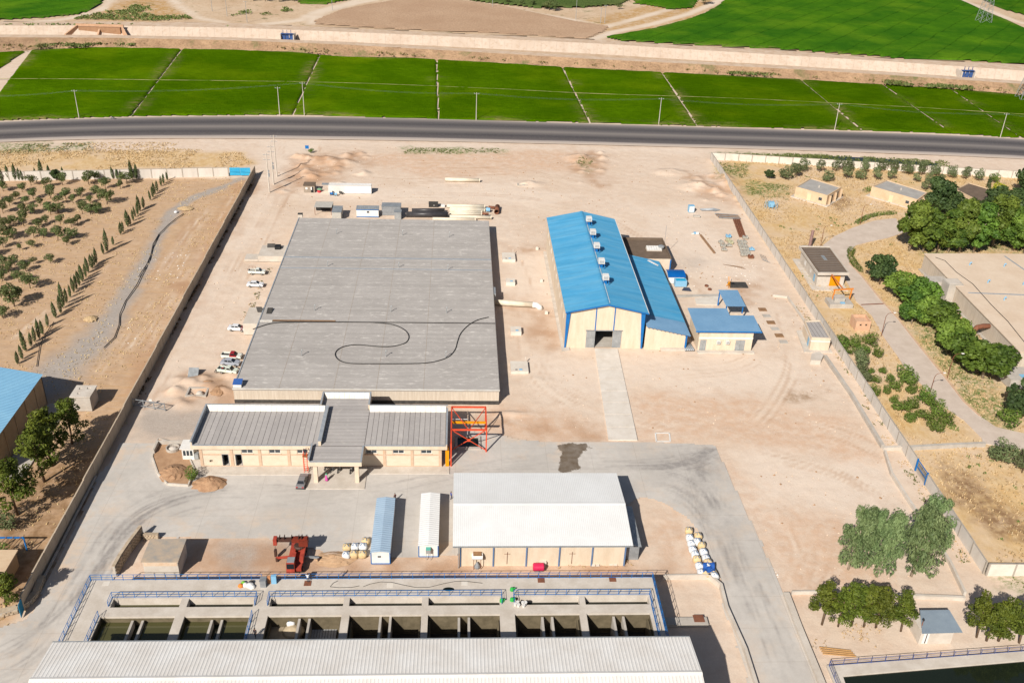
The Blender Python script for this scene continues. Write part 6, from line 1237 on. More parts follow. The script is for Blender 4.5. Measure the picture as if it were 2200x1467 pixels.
for (x,y,s_,lb) in k77([(495,785,.80,'pine at the drive end of the young pine row'),(632,800,.78,'second pine from the drive in the young pine row'),(745,795,.82,'third pine from the drive in the young pine row'),(848,805,.80,'fourth pine from the drive in the young pine row'),(950,812,.80,'last pine in the touching row beside the drive'),(1160,842,.78,'single pine next to the tin shed door'),(1800,890,.86,'pine just beyond the tin shed, by the hose'),(1885,920,.82,'pine between its neighbours beyond the tin shed'),(1985,922,.85,'pine with dark trunk beyond the tin shed, over the planks'),(2160,938,.85,'outermost pine above the pool railing')]): tree('pine', g(x,y), s_*1.32, 'pine_tree', lb, sz=1.02)
for (x,y,s_,lb) in ((1822,1222,1.0,'tall drooping willow at the open side of the willow clump'),(1882,1238,1.0,'middle willow of the clump with trailing grey-green branches'),(1868,1190,1.0,'slim willow rising behind the willow clump'),(1958,1236,1.06,'broad deep green willow beside the narrow kerb wall'),(1992,1200,0.95,'willow leaning over the narrow kerb wall')): tree('willow', g(x,y), s_*(0.74 if 'slim' in lb else 1.0), 'willow', lb, sz=1.42)
# hedges
def hedge(label, pts, w_, h):
    P_ = [g(x,y) for x,y in pts]; L = []
    for a, b in zip(P_, P_[1:]):
        n = max(1,int((b-a).length/0.8))
        for i in range(n): q = a.lerp(b,i/n)-P_[0]; L.append((q.x,q.y,h*0.45,w_*random.uniform(.8,1.2),w_*random.uniform(.8,1.2),h*random.uniform(.5,.65)))
    me = crown('hedge', L, 500*len(L)//6, 0.26, LF_BUSH, len(L)); o = bpy.data.objects.new('hedge', me); COL.objects.link(o); o.location = P_[0]; return tag(o, label, 'hedge')
hedge('clipped green hedge curving above the turning circle', [(1843,479),(1865,468),(1890,462),(1925,460)], 0.9, 1.2)
hedge('short green hedge along the inner curve of the compound road', [(1829,538),(1826,552),(1836,570),(1850,585)], 1.1, 1.1)
hedge('small dark hedge clump between the two sandstone cottages', [(1858,412),(1872,408)], 1.2, 1.4)
hedge('low bright green hedge patch below the young bushes', [(2040,915),(2060,925)], 1.1, 0.6)
for (x,y,s_,z_) in ((1180,22,1.6,ZF),(1192,24,1.3,ZF),(1170,20,1.0,ZF),(1514,10,1.9,ZF),(570,3,1.6,ZF),(545,2,1.3,ZF),(600,4,1.2,ZF),(632,3,1.5,ZF),(620,1,1.5,ZF),(1145,14,1.0,ZF),(1120,12,1.0,ZF),(1090,8,1.0,ZF),(1330,20,0.9,ZF)): tree('fruit', g(x,y,z_), s_*1.3, 'tree', 'dark bushy tree far beyond the canal among the fields', 'tree', 'bushy trees beyond the canal')
# ---- uncountable ground cover
def scatter(name, label, polys, n, seed, m, size, hgt, z=0.0, thr=0.0, ns=6.0, blades=4, zf=None, avoid=None):
    r = np.random.default_rng(seed); P_ = []; areas = [abs(sum(p[i][0]*p[(i+1)%len(p)][1]-p[(i+1)%len(p)][0]*p[i][1] for i in range(len(p))))/2 for p in polys]
    for p, a in zip(polys, areas):
        b = np.array(p); k = int(n*a/sum(areas)*2.2)+4; X = r.uniform(b[:,0].min(),b[:,0].max(),k); Y = r.uniform(b[:,1].min(),b[:,1].max(),k); ok = (poly_sd(X,Y,p) < 0) & (fbm(X,Y,ns,seed) > thr); 
        for av in (avoid or []): ok &= poly_sd(X,Y,av) > 0.3
        P_.append(np.stack([X[ok],Y[ok]],1))
    P_ = np.concatenate(P_)[:n*3]; N = len(P_); C = np.repeat(P_, blades, 0); M_ = len(C); a = r.random(M_)*6.28
    zz_ = (zf(C[:,0],C[:,1]) if zf else np.full(M_, z)); h = hgt*r.uniform(.5,1.3,M_)
    cen = np.stack([C[:,0]+r.normal(0,size*.8,M_), C[:,1]+r.normal(0,size*.8,M_), zz_+h*0.42],1); nor = np.stack([np.cos(a),np.sin(a),0.5+0*a],1)
    me = quads_mesh(name, cen, nor, h, r.random(M_), m, size/hgt, np.array([0,0,1.0])); o = bpy.data.objects.new(name, me); COL.objects.link(o); return tag(o, label, 'ground cover', kind='stuff')
GOLDG = leaf_mat('dry_grass', A(210,178,126), A(238,214,170), 0.15, 0.008)
gzf = lambda X, Y: ground_z(X, Y)
RRD = W2(RL)
scatter('dry_grass', 'golden dry grass over the walled compound', [RIGHT], 16000, 3, GOLDG, 0.16, 0.5, thr=0.36, ns=14, zf=gzf, avoid=[RRD, [p[:2] for p in cor]])
scatter('dry_grass', 'dry grass strip between highway and orchard wall', [GOLD_L, W2([(-40,310),(300,305),(500,310),(480,330),(-40,335)])], 2500, 4, GOLDG, 0.25, 0.4, thr=0.5, ns=8, zf=gzf)
scatter('weeds', 'low green weeds in patches along the yard edges', GREEN, 2600, 5, LF_WEED, 0.3, 0.35, thr=0.45, ns=4, zf=gzf)
scatter('weeds', 'scattered olive weeds in the dry compound', [RIGHT], 900, 6, LF_WEED, 0.35, 0.5, thr=0.62, ns=7, zf=gzf, avoid=[RRD, [p[:2] for p in cor]], blades=7)
WL = [W2([(1792,760),(1810,760),(1925,960),(1905,962)]), W2([(1702,650),(1720,650),(1775,740),(1755,735)]), W2([(1925,985),(1945,980),(2090,1215),(2075,1225)]), W2([(575,575),(585,575),(530,690),(515,690)]), W2([(1200,1195),(1345,1195),(1360,1216),(1200,1220)]), W2([(1760,1340),(1900,1340),(1880,1400),(1740,1400)])]
scatter('weeds', 'dry weeds along wall feet and kerbs', WL, 330, 7, GOLDG, 0.18, 0.35, thr=0.45, ns=3, zf=gzf)
scatter('weeds', 'straggling weeds along the wall feet', WL[:5], 260, 17, LF_WEED, 0.2, 0.32, thr=0.55, ns=3, zf=gzf, blades=6)
scatter('weeds', 'sparse weeds and stubble in the orchard compound', [ORCH], 5000, 8, GOLDG, 0.14, 0.3, thr=0.46, ns=9, zf=gzf)
emb = W2([(x, ip(CN,x)+12) for x in range(-40,2300,60)]+[(x, PT(x)-2) for x in range(2300,-40,-60)], 1.2)
scatter('scrub', 'brown scrub on the canal embankment', [emb], 1600, 9, leaf_mat('scrub_leaf', A(128,112,74), A(160,140,98), 0.15, 0.02), 0.7, 0.9, z=1.8, thr=0.5, ns=14, blades=7)
scatter('scrub', 'green scrub on the canal embankment', [W2([(60,100),(260,88),(400,86),(380,94),(100,106)],1.5), W2([(1560,148),(1640,155),(1680,165),(1570,160)],1.5), W2([(1900,165),(2080,178),(2090,194),(1900,182)],1.5)], 700, 10, LF_WEED, 0.8, 1.0, z=1.6, thr=0.45, ns=10, blades=7)
scatter('scrub', 'scrub along the far crest track of the canal', [W2([(0,52),(300,52),(600,56),(600,60),(300,55),(0,55)],4.0), W2([(150,42),(300,10),(420,40),(330,46)],ZF), W2([(460,4),(600,10),(640,30),(500,36)],ZF)], 1200, 12, LF_WEED, 0.8, 0.8, z=ZF+0.1, thr=0.5, ns=12, blades=6)
# loose stones
def stones(label, polys, n, seed, m, s0, s1, avoid=None):
    r = np.random.default_rng(seed); mb = MB(); areas = [abs(sum(p[i][0]*p[(i+1)%len(p)][1]-p[(i+1)%len(p)][0]*p[i][1] for i in range(len(p))))/2 for p in polys]
    for p, a in zip(polys, areas):
        b = np.array(p); k = int(n*a/sum(areas))+2; X = r.uniform(b[:,0].min(),b[:,0].max(),k*3); Y = r.uniform(b[:,1].min(),b[:,1].max(),k*3); ok = (poly_sd(X,Y,p) < 0) & (fbm(X,Y,9,seed) > 0.47)
        for av in (avoid or []): ok &= poly_sd(X,Y,av) > 0.5
        X, Y = X[ok][:k], Y[ok][:k]; Z = ground_z(X, Y)
        for x, y, z in zip(X, Y, Z):
            s_ = s0+(s1-s0)*r.random()**4; q = [(s_*r.uniform(.6,1.2),0,0),(0,s_*r.uniform(.6,1.2),0),(-s_*r.uniform(.6,1.2),0,0),(0,-s_*r.uniform(.6,1.2),0)]
            mb.add([(x+a_,y+b_,z+s_*.15) for a_,b_,_ in q]+[(x,y,z+s_*.9),(x,y,z-s_*.4)], [(0,1,4),(1,2,4),(2,3,4),(3,0,4),(1,0,5),(2,1,5),(3,2,5),(0,3,5)])
    o = struct('rubble', mb, m); o['kind'] = 'stuff'; return tag(o, label, 'rubble')
YARDS = W2([(640,310),(1540,335),(1640,520),(1760,740),(1960,1080),(2060,1260),(1700,1265),(1560,960),(1100,935),(1090,480),(640,450),(380,850),(300,850),(560,400)])
stones('small stones scattered over the sandy yard', [YARDS], 2200, 3, mat('stone_tan', A(206,178,150), A(232,214,196), 2, 0.9), 0.06, 0.3)
stones('dark clods scattered over the sandy yard', [YARDS, ORCH], 1500, 13, mat('clod_brown', A(160,124,94), A(180,146,116), 2, 0.95), 0.08, 0.35)

LIT = [W2(p) for p in ([(1596,985),(1622,985),(1624,1008),(1600,1012)],[(1590,1080),(1605,1080),(1680,1255),(1665,1260)],[(1700,1160),(1720,1160),(1725,1200),(1705,1200)],[(1470,560),(1640,560),(1650,640),(1500,640)],[(1480,640),(1540,640),(1560,660),(1480,660)],[(300,560),(420,520),(330,720),(260,760)])]
stones('pale litter and rubble bits strewn along edges', LIT, 260, 23, mat('pale_litter', A(240,234,228), A(222,212,202), 2, 0.9), 0.08, 0.35)
scatter('weeds', 'green weeds along the drain behind the white wall', [W2([(1530,330),(1700,332),(1790,333),(1780,342),(1560,342)]), W2([(1690,330),(2040,345),(2040,362),(1990,358),(1700,342)])], 900, 27, LF_WEED, 0.35, 0.45, thr=0.4, ns=5, zf=gzf, blades=6)
scatter('weeds', 'dark dry weeds at the foot of the tan wall', [W2([(536,392),(544,392),(298,856),(280,852)])], 500, 28, leaf_mat('dark_scrub', A(120,96,64), A(156,130,92), 0.1), 0.25, 0.4, thr=0.5, ns=5, zf=gzf, blades=5)
# ================================================================== vehicles, poles, yard clutter, people
TYRE = mat('rubber', (0.02,0.02,0.02,1), (0.03,0.03,0.03,1), 2, 0.8); CGLASS = mat('car_glass', (0.015,0.018,0.022,1), None, 1, 0.05, spec=0.7); CHROME = mat('bright_trim', A(200,202,204), None, 1, 0.3, metal=0.6)
REDL = mat('red_lamp', A(190,30,24), None, 1, 0.3); WL_ = mat('clear_lamp', A(230,232,236), None, 1, 0.2)
def paint(name, c): return mat(name, c, None, 1, 0.28, spec=0.55)
def frustum(b, t, z0, z1): return MB().add([(b[0],-b[2],z0),(b[1],-b[2],z0),(b[1],b[2],z0),(b[0],b[2],z0),(t[0],-t[2],z1),(t[1],-t[2],z1),(t[1],t[2],z1),(t[0],t[2],z1)],[(3,2,1,0),(4,5,6,7),(0,1,5,4),(1,2,6,5),(2,3,7,6),(3,0,4,7)])
def profile(pts, w0, w1=None, zs=None):
    n = len(pts); w1 = w1 or w0; zm = max(p[1] for p in pts); zl = min(p[1] for p in pts); wd = lambda z: w0+(w1-w0)*(z-zl)/(zm-zl)
    a = [(x,-wd(z),z) for x,z in pts]; b = [(x,wd(z),z) for x,z in pts]
    return MB().add(a+b, [tuple(range(n)), tuple(range(n,2*n))[::-1]]+[(i+n,(i+1)%n+n,(i+1)%n,i) for i in range(n)])
def car(name, label, cat, q, rz, body, pickup=False, hood=None, cab=None, group=None, load=None):
    T = thing(name, label, cat, q, rz, group); P_ = lambda n, mb, m, par=None, **k: part(n, mb, m, par or T, world=False, **k)
    if not pickup:
        P_('body', profile([(-2.12,.32),(-2.2,.62),(-2.1,.92),(-1.45,1.0),(0.95,.98),(1.95,.84),(2.14,.62),(2.1,.32)], .80, .76), body)
        c_ = P_('cabin', frustum((-1.5,1.0,.74),(-1.02,0.32,.58),.97,1.42), cab or body)
        P_('windscreen', MB().slab([(1.0,-.66,1.0),(1.0,.66,1.0),(.36,.54,1.41),(.36,-.54,1.41)],.02), CGLASS, c_); P_('rear_window', MB().slab([(-1.5,-.66,1.0),(-1.5,.66,1.0),(-1.06,.54,1.41),(-1.06,-.54,1.41)],.02), CGLASS, c_)
        for s_ in (-1,1):
            for a,b,c2,d in ((-1.32,-.42,-.98,-.42),(-.34,.78,-.34,.26)): P_('side_window', MB().add([(a,s_*.745,1.03),(b,s_*.745,1.03),(d,s_*.605,1.38),(c2,s_*.605,1.38)],[(0,1,2,3)] if s_ < 0 else [(3,2,1,0)]), CGLASS, c_)
        if hood: P_('bonnet', MB().box(1.02,1.7,-.7,.7,.985,1.02).box(1.02,1.6,-.815,-.79,.35,.9), hood, label='maroon primer bonnet and wing')
    else:
        P_('body', profile([(-2.3,.42),(-2.34,.62),(-2.3,.72),(1.2,.72),(1.3,1.02),(2.1,.92),(2.22,.6),(2.18,.42)], .80, .77), body)
        P_('bed_floor', MB().box(-2.25,-.4,-.74,.74,.722,.76), BLACKP)
        for s_ in (-1,1): P_('bed_side', MB().box(-2.32,-.36,s_*.79-.04,s_*.79+.04,.5,1.12), body)
        P_('tailgate', MB().box(-2.34,-2.28,-.74,.74,.6,1.12), body); P_('headboard', MB().box(-.42,-.36,-.74,.74,.72,1.3), body)
        c_ = P_('cabin', frustum((-.34,1.25,.76),(-.2,.6,.62),.73,1.58), cab or body)
        P_('windscreen', MB().slab([(1.22,-.68,1.0),(1.22,.68,1.0),(.68,.58,1.55),(.68,-.58,1.55)],.02), CGLASS, c_); P_('rear_window', MB().slab([(-.36,-.5,1.15),(-.36,.5,1.15),(-.3,.5,1.48),(-.3,-.5,1.48)],.02), CGLASS, c_)
        for s_ in (-1,1): P_('side_window', MB().add([(-.15,s_*.735,1.08),(.98,s_*.735,1.08),(.56,s_*.64,1.5),(-.1,s_*.64,1.5)],[(0,1,2,3)] if s_ < 0 else [(3,2,1,0)]), CGLASS, c_)
        if load == 'rack':
            for s_ in (-.76,.76): P_('rack_rail', MB().bar((-2.3,s_,1.75),(-.5,s_,1.75),.06).bar((-2.3,s_,1.1),(-2.3,s_,1.75),.06).bar((-.5,s_,1.1),(-.5,s_,1.75),.06).bar((-1.4,s_,1.1),(-1.4,s_,1.75),.05), RUST)
    for x in (-1.3,1.35):
        for s_ in (-1,1):
            w_ = P_('wheel', MB().tube([(x,s_*.62,.31),(x,s_*.83,.31)],.31,14), TYRE); P_('hub', MB().tube([(x,s_*.82,.31),(x,s_*.845,.31)],.18,10), CHROME, w_)
    xf, xr = (2.14,-2.2) if not pickup else (2.22,-2.34)
    P_('bumper', MB().box(xf-.05,xf+.08,-.76,.76,.36,.52), BLACKP); P_('bumper', MB().box(xr-.08,xr+.05,-.76,.76,.36,.52), BLACKP)
    for s_ in (-.55,.55): P_('headlight', MB().box(xf-.06,xf+.03,s_-.17,s_+.17,.6,.74), WL_); P_('tail_light', MB().box(xr-.04,xr+.05,s_-.17,s_+.17,.66,.8), REDL)
    return T
WH = paint('white_car_paint', A(240,240,242)); PG = paint('pale_green_white_paint', A(224,232,218)); SI = paint('silver_car_paint', A(176,180,190)); GY = paint('grey_car_paint', A(138,136,138)); MAR = paint('maroon_primer', A(130,70,66)); RD = paint('red_cab_paint', A(170,40,46)); CRM = paint('cream_white_paint', A(236,238,228))
car('pickup_truck', 'cream white pickup with a rusty rack over its bed', 'pickup', g(553,588), R_(-3), CRM, True, load='rack')
car('parked_car', 'all-white sedan parked beside a green weed tuft', 'car', g(549,615), R_(-3), WH)
car('parked_car', 'white sedan with a maroon bonnet by the entry platform', 'car', g(510,709), R_(-6), WH, hood=MAR)
car('pickup_truck', 'pale pickup with a red cab roof parked by the grey roof', 'pickup', g(499,769), R_(-6), CRM, True, cab=RD)
car('parked_car', 'silver grey sedan between two pickups', 'car', g(496,783), R_(-8), SI)
car('pickup_truck', 'pale green-white pickup with an open black bed next to a motorcycle', 'pickup', g(491,800), R_(-12), PG, True)
car('parked_car', 'dusty grey sedan parked beside the entrance portico', 'car', g(650,1038), R_(86), GY)
def motorcycle(label, q, rz, c=BLACKP):
    T = thing('motorcycle', label, 'motorcycle', q, rz); P_ = lambda n, mb, m, par=None: part(n, mb, m, par or T, world=False)
    for x in (-.62,.66):
        w_ = P_('wheel', MB().ring((x,-.05,.3),(x,.05,.3),.3,.22,14), TYRE); P_('hub', MB().tube([(x,-.06,.3),(x,.06,.3)],.1,8), CHROME, w_)
    P_('frame', MB().tube([(-.62,0,.3),(0,0,.35),(.4,0,.75)],.05,6).tube([(-.6,0,.55),(.4,0,.75)],.05,6), BLACKP); P_('engine', MB().box(-.2,.22,-.14,.14,.28,.58), GREYM); P_('tank', MB().lathe([(.05,0),(.18,.1),(.17,.22),(.04,.28)],(.14,0,.62),8,1.3,.8), c)
    P_('seat', MB().box(-.65,-.05,-.13,.13,.68,.8), BLACKP); P_('fork', MB().bar((.66,0,.3),(.42,0,.95),.07), CHROME); P_('handlebar', MB().tube([(.36,-.36,1.02),(.42,0,.97),(.36,.36,1.02)],.025,5), CHROME); P_('headlight', MB().lathe([(.03,0),(.1,.06),(.1,.14)],(.54,0,.8),8), WL_); return T
motorcycle('black motorcycle parked by the tail of the pale pickup', g(470,800), R_(10))
motorcycle('motorcycle with red tank leaning against the dirt heap side', g(478,797), R_(40), REDL)
c1_ = lambda x, y, z=0.0: g(380+x/3.667, 760+y/3.667, z)
for (x,y,r_,lb) in ((1225,925,60,'motorcycle at the shaded end of the entrance portico row'),(1280,925,70,'motorcycle in the middle of the portico under the roof edge'),(1375,930,75,'motorcycle standing next to the right portico pillar'),(1180,905,65,'motorcycle deep in the portico shade')): motorcycle(lb, c1_(x,y,0.18)+Vector((0,0,0.0)), R_(r_), WPAINT)
motorcycle('motorcycle riding on the far lane of the highway', g(243,256,0.3), R_(170))
# mobile crane
T = thing('mobile_crane', 'orange-red mobile crane with folded boom parked behind the basin deck', 'crane', g(632,1238))
b0 = g(636,1224); CX, CY = b0.x, b0.y
RDO = mat('crane_red_paint', A(196,84,66), A(150,62,50), 0.8, 0.45); DKR = mat('crane_dark_steel', A(92,62,52), A(70,52,46), 1.5, 0.6)
part('chassis', MB().box(CX-1.1,CX+1.1,CY-1.2,CY+5.6,.8,1.35), RDO, T); part('deck_plate', MB().box(CX-1.25,CX-.35,CY+2.2,CY+5.0,1.352,1.9), RDO, T); part('deck_plate', MB().box(CX+.6,CX+1.25,CY+.2,CY+5.0,1.352,2.0), RDO, T)
cb_ = part('cab', MB().add([(CX-1.3,CY-1.6,.8),(CX+0.1,CY-1.6,.8),(CX+0.1,CY+.3,.8),(CX-1.3,CY+.3,.8),(CX-1.25,CY-1.3,2.6),(CX+.05,CY-1.3,2.6),(CX+.05,CY+.3,2.6),(CX-1.25,CY+.3,2.6)],[(3,2,1,0),(4,5,6,7),(0,1,5,4),(1,2,6,5),(2,3,7,6),(3,0,4,7)]), RDO, T)
part('windscreen', MB().slab([(CX-1.2,CY-1.55,1.6),(CX,CY-1.55,1.6),(CX,CY-1.36,2.5),(CX-1.2,CY-1.36,2.5)],.05), CGLASS, cb_); part('roof_plate', MB().box(CX-1.2,CX,CY-1.1,CY+.2,2.602,2.68), GALV, cb_)
part('engine_hood', MB().box(CX-1.2,CX-.1,CY+.5,CY+2.1,1.36,2.1), RDO, T)
for y in (CY-.4, CY+3.2, CY+4.5):
    for s_ in (-1,1):
        w_ = part('wheel', MB().tube([(CX+s_*.85,y,.55),(CX+s_*1.25,y,.55)],.55,14), TYRE, T); part('hub', MB().tube([(CX+s_*1.24,y,.55),(CX+s_*1.28,y,.55)],.25,8), RDO, w_)
tt = part('turntable', MB().lathe([(.9,0),(.95,.3),(.8,.5)],(CX+.2,CY+3.6,1.9),14), DKR, T); part('counterweight', MB().box(CX+.2,CX+1.7,CY+3.0,CY+4.4,2.42,3.6), mat('crane_brown', A(140,56,38), A(112,48,34), 1, 0.6), T)
bt = Vector((CX-3.7,CY+3.6,3.5)); part('boom', MB().bar((CX+1.2,CY+3.7,3.4), bt, .55, .65), DKR, T); part('boom_section', MB().bar((CX+1.6,CY+3.7,3.4),(CX-1.0,CY+3.7,3.45),.72,.82), MATS['crane_brown'], T); part('boom_head', MB().box(bt.x-.35,bt.x+.25,bt.y-.6,bt.y+.5,2.7,3.9), RDO, T)
for x in (-3,-2.2,-1,.2,.7): part('boom_bracket', MB().box(CX+x-.05,CX+x+.05,CY+3.2,CY+4.1,3.8,4.2), DKR, T)
part('cable', MB().tube([bt+Vector((-.1,-.3,-.7)), bt+Vector((-.1,-.5,-1.9))],.04,5), BLACKP, T); part('hook_block', MB().box(bt.x-.3,bt.x+.1,bt.y-.8,bt.y-.2,.4,1.7), DKR, T)
for s_ in (-1,1): part('outrigger', MB().bar((CX+s_*1.1,CY+2.2,1.0),(CX+s_*3.6,CY+2.2,.7),.3), RDO if s_ < 0 else GREYM, T); part('outrigger_pad', MB().bar((CX+s_*3.5,CY+2.2,0),(CX+s_*3.5,CY+2.2,.8),.35), DKR, T)
# cabins
def cabin(label, x0, x1, y0, y1, h, mw, mr, ridge=0.3, trim=BLUEP):
    T = thing('site_cabin', label, 'cabin', ((x0+x1)/2,y0,0)); part('wall', MB().box(x0,x1,y0,y1,.12,h), mw, T); n = max(3,round((y1-y0)/1.1)); xm = (x0+x1)/2
    sheets(T,(x0-.1,y0-.1,h+.02),(x0-.1,y1+.1,h+.02),(xm,y0-.1,h+ridge),(xm,y1+.1,h+ridge),n,2,.03,mr); sheets(T,(x1+.1,y1+.1,h+.02),(x1+.1,y0-.1,h+.02),(xm,y1+.1,h+ridge),(xm,y0-.1,h+ridge),n,2,.03,mr)
    for x in (x0,x1): part('corner_trim', MB().box(x-.07,x+.07,y0-.06,y0-.003,.1,h), trim, T)
    part('base_trim', MB().box(x0,x1,y0-.05,y0-.003,.0,.2), trim, T); part('skid', MB().box(x0+.3,x0+.6,y0,y1,-.05,.12).box(x1-.6,x1-.3,y0,y1,-.05,.12), GREYM, T); part('gable', MB().prism([(x0,y0+.02),(x1,y0+.02),(x1,y0+.1),(x0,y0+.1)],h,h+.02), mw, T)
    w_ = part('window', MB().box(xm-.55,xm+.35,y0-.03,y0-.002,1.4,1.9), WPAINT, T); part('pane', MB().box(xm-.45,xm+.1,y0-.05,y0-.031,1.48,1.82), GLASS, w_); return T
LBR = mat('powder_blue_sheet', A(164,188,210), A(178,200,220), 0.3, 0.5)
ca, cb2 = g(838,1211), g(798,1209); cabin('long site cabin with powder blue roof beside the bulk bags', cb2.x, ca.x, ca.y, ca.y+14.5, 2.55, WPAINT, LBR)
ca, cb2 = g(941,1196), g(900,1195); T = cabin('long white-roofed site cabin next to the white-roofed hall', cb2.x, ca.x, ca.y, ca.y+14.2, 2.5, WPAINT, WHITE)
C = thing('wall_cooler', 'turquoise topped cooler on a stand against the white-roofed cabin', 'cooler', ((ca.x+cb2.x)/2,ca.y-.05,0)); part('cabinet', MB().box(-.4,.4,-.75,-.05,1.4,2.2), GALV, C, world=False); part('top', MB().box(-.42,.42,-.78,-.04,2.2,2.3), mat('turquoise_lid', A(110,196,180), None, 1, .5), C, world=False)
for x in (-.35,.35): part('leg', MB().bar((x,-.7,0),(x,-.7,1.4),.07), GALV, C, world=False)
# bulk bags
BAGW = mat('white_woven_bag', A(238,238,238), A(220,220,222), 2.5, .8, vary=.05, bump=.4, obj=True); BAGT = mat('tan_woven_bag', A(232,206,160), A(214,186,138), 2.5, .85, vary=.06, bump=.4, obj=True)
def bagmesh(seed, m):
    r = np.random.default_rng(seed); mb = MB(); n = 16; prof = [(.50,0),(.62,.08),(.68,.35),(.68,.7),(.60,.95),(.40,1.08),(.16,1.14),(.10,1.28)]
    for i, (rr, z) in enumerate(prof):
        for j in range(n):
            t = 2*math.pi*j/n; k = 1/(abs(math.cos(t))**4+abs(math.sin(t))**4)**.25; k = 1+(k-1)*(1 if i < 5 else .3); e = 1+r.normal(0,.035); mb.v.append((rr*k*e*math.cos(t), rr*k*e*math.sin(t), z+r.normal(0,.02)))
    for i in range(len(prof)-1):
        for j in range(n): a = i*n+j; b = i*n+(j+1)%n; mb.f.append((a,b,b+n,a+n))
    mb.f.append(tuple(range(n))[::-1]); mb.f.append(tuple((len(prof)-1)*n+j for j in range(n)))
    return new_mesh('bag_body', mb, m, True)
BM = {'w':[bagmesh(1,BAGW),bagmesh(2,BAGW)],'t':[bagmesh(3,BAGT),bagmesh(4,BAGT)]}
LOOP = mat('blue_strap', A(90,140,190), None, 1, .7)
lm = MB()
for t in range(4): a = math.pi/4+t*math.pi/2; c_, s_ = .5*math.cos(a), .5*math.sin(a); lm.tube([(c_*1.2,s_*1.2,.9),(c_*.9,s_*.9,1.2),(c_*.5,s_*.5,1.25),(c_*.4,s_*.4,1.05)],.035,5)
LMESH = new_mesh('strap', lm, LOOP)
bi = [0]
def bag(q, k, label, group, s_=1.0):
    T = bpy.data.objects.new('bulk_bag', None); COL.objects.link(T); T.location = q; T.rotation_euler = (0,0,random.uniform(-.3,.3)); T.scale = (s_,s_,s_*random.uniform(.9,1.08)); tag(T,label,'bag',group)
    for me, nm in ((BM[k][bi[0]%2],'body'),(LMESH,'strap')):
        o = bpy.data.objects.new(nm, me); COL.objects.link(o); o.parent = T
    bi[0] += 1
cq = lambda L: crop(560,1140,7.333,L)
for (x,y,k,z) in cq([(1345,455,'w',0),(1470,440,'t',0),(1600,440,'t',0),(1355,330,'t',0.0),(1485,325,'w',0.35),(1610,320,'w',0.35),(1650,240,'t',0.3)]):
    q = g(x,y); bag(Vector((q.x,q.y+.6,0)), k, ('white' if k=='w' else 'tan')+' bulk bag in the heap beside the powder blue cabin', 'bulk bags beside the blue cabin', 1.05)
ck = lambda L: crop(1460,1080,8.63,L)
for (x,y,k) in ck([(165,560,'t'),(180,690,'w'),(335,660,'t'),(210,800,'w'),(320,770,'w'),(400,830,'t'),(235,900,'w'),(435,960,'w'),(280,1000,'w'),(480,1060,'w'),(312,1085,'t'),(520,1150,'t'),(360,1215,'w'),(505,1230,'w'),(395,1330,'w'),(470,1350,'t'),(615,1345,'t'),(640,1400,'w')]):
    q = g(x,y); bag(q, k, ('white' if k=='w' else 'tan')+' bulk bag in the double row beside the concrete drive', 'bulk bags beside the drive', 1.0)
mb = MB(); r = np.random.default_rng(5); q = g(1460+540/8.63,1080+1330/8.63); 
for i in range(8):
    for j in range(8): x, y = i/7-.5, j/7-.5; mb.v.append((q.x+x*2.0+y*.5, q.y+y*2.4+.6, 1.2+.25*math.sin(i*1.3)*math.cos(j*1.1)+r.normal(0,.06)))
for i in range(7):
    for j in range(7): mb.f.append((i*8+j,(i+1)*8+j,(i+1)*8+j+1,i*8+j+1))
single('tarpaulin', mb, mat('blue_tarp', A(40,92,176), A(56,108,190), 1.5, .6), 'crumpled blue tarpaulin thrown over the last bulk bags', 'tarpaulin', smooth=True)
q = g(626,1342,3.2); bag(Vector((q.x,q.y,3.2)), 'w', 'white bulk bag being emptied inside the sand-filled basin', None, .95)
single('sand_heap', MB().lathe([(1.7,0),(1.3,.25),(.7,.55),(.15,.75)],(q.x+.5,q.y-1.2,3.19),14), mat('filter_sand_pale', A(206,188,160), A(190,172,142), 2, .95), 'small heap of pale sand on the basin floor by the bulk bag', 'sand heap', smooth=True)
# pipes behind the big grey roof
WP = mat('white_coated_pipe', A(238,228,208), A(224,210,186), .5, .6)
cp = lambda x,y,z=0.0: g(850+x/9.167, 370+y/9.167, z)
def pipe(label, a, b, r, m, group=None, name='pipe', thick=.06):
    T = thing(name, label, 'pipe', (a+b)/2, 0, group); up = Vector((0,0,r)); part('barrel', MB().ring(a+up,b+up,r,r-thick,20), m, T, smooth=True)
    for q, s_ in ((a,1),(b,-1)): part('end_band', MB().ring(q+up,q+up+(b-a).normalized()*s_*.25,r+.03,r-thick-.01,20), m, T)
    return T
pipe('single white steel pipe lying alone on the open sand', cp(975,178), cp(1660,195), .62, WP)
pipe('long white pipe at the back of the pipe stack', cp(1010,700), cp(1760,712), .6, WP); pipe('white pipe touching the back pipe of the stack', cp(1070,735), cp(1800,760), .45, WP)
for i,(xa,xb,y) in enumerate(((1060,1760,765),(1065,1700,800),(1060,1700,838))): pipe('white pipe among the closely laid middle pipes of the stack', cp(xa,y), cp(xb,y+12), .42, WP, 'middle white pipes of the stack')
pipe('thick white pipe at the front of the stack with a shadowed open end', cp(1065,905), cp(1885,925), .55, WP); pipe('white pipe lying against the far edge of the grey felt roof', cp(730,950), cp(1575,965), .5, WP)
BKP = mat('black_coated_pipe', A(74,72,74), A(62,60,62), .8, .4)
pipe('black coated pipe behind the larger black one', cp(320,790), cp(968,785), .62, BKP); pipe('thick black coated pipe with white chalk marks on its end', cp(205,880), cp(1040,885), .85, BKP)
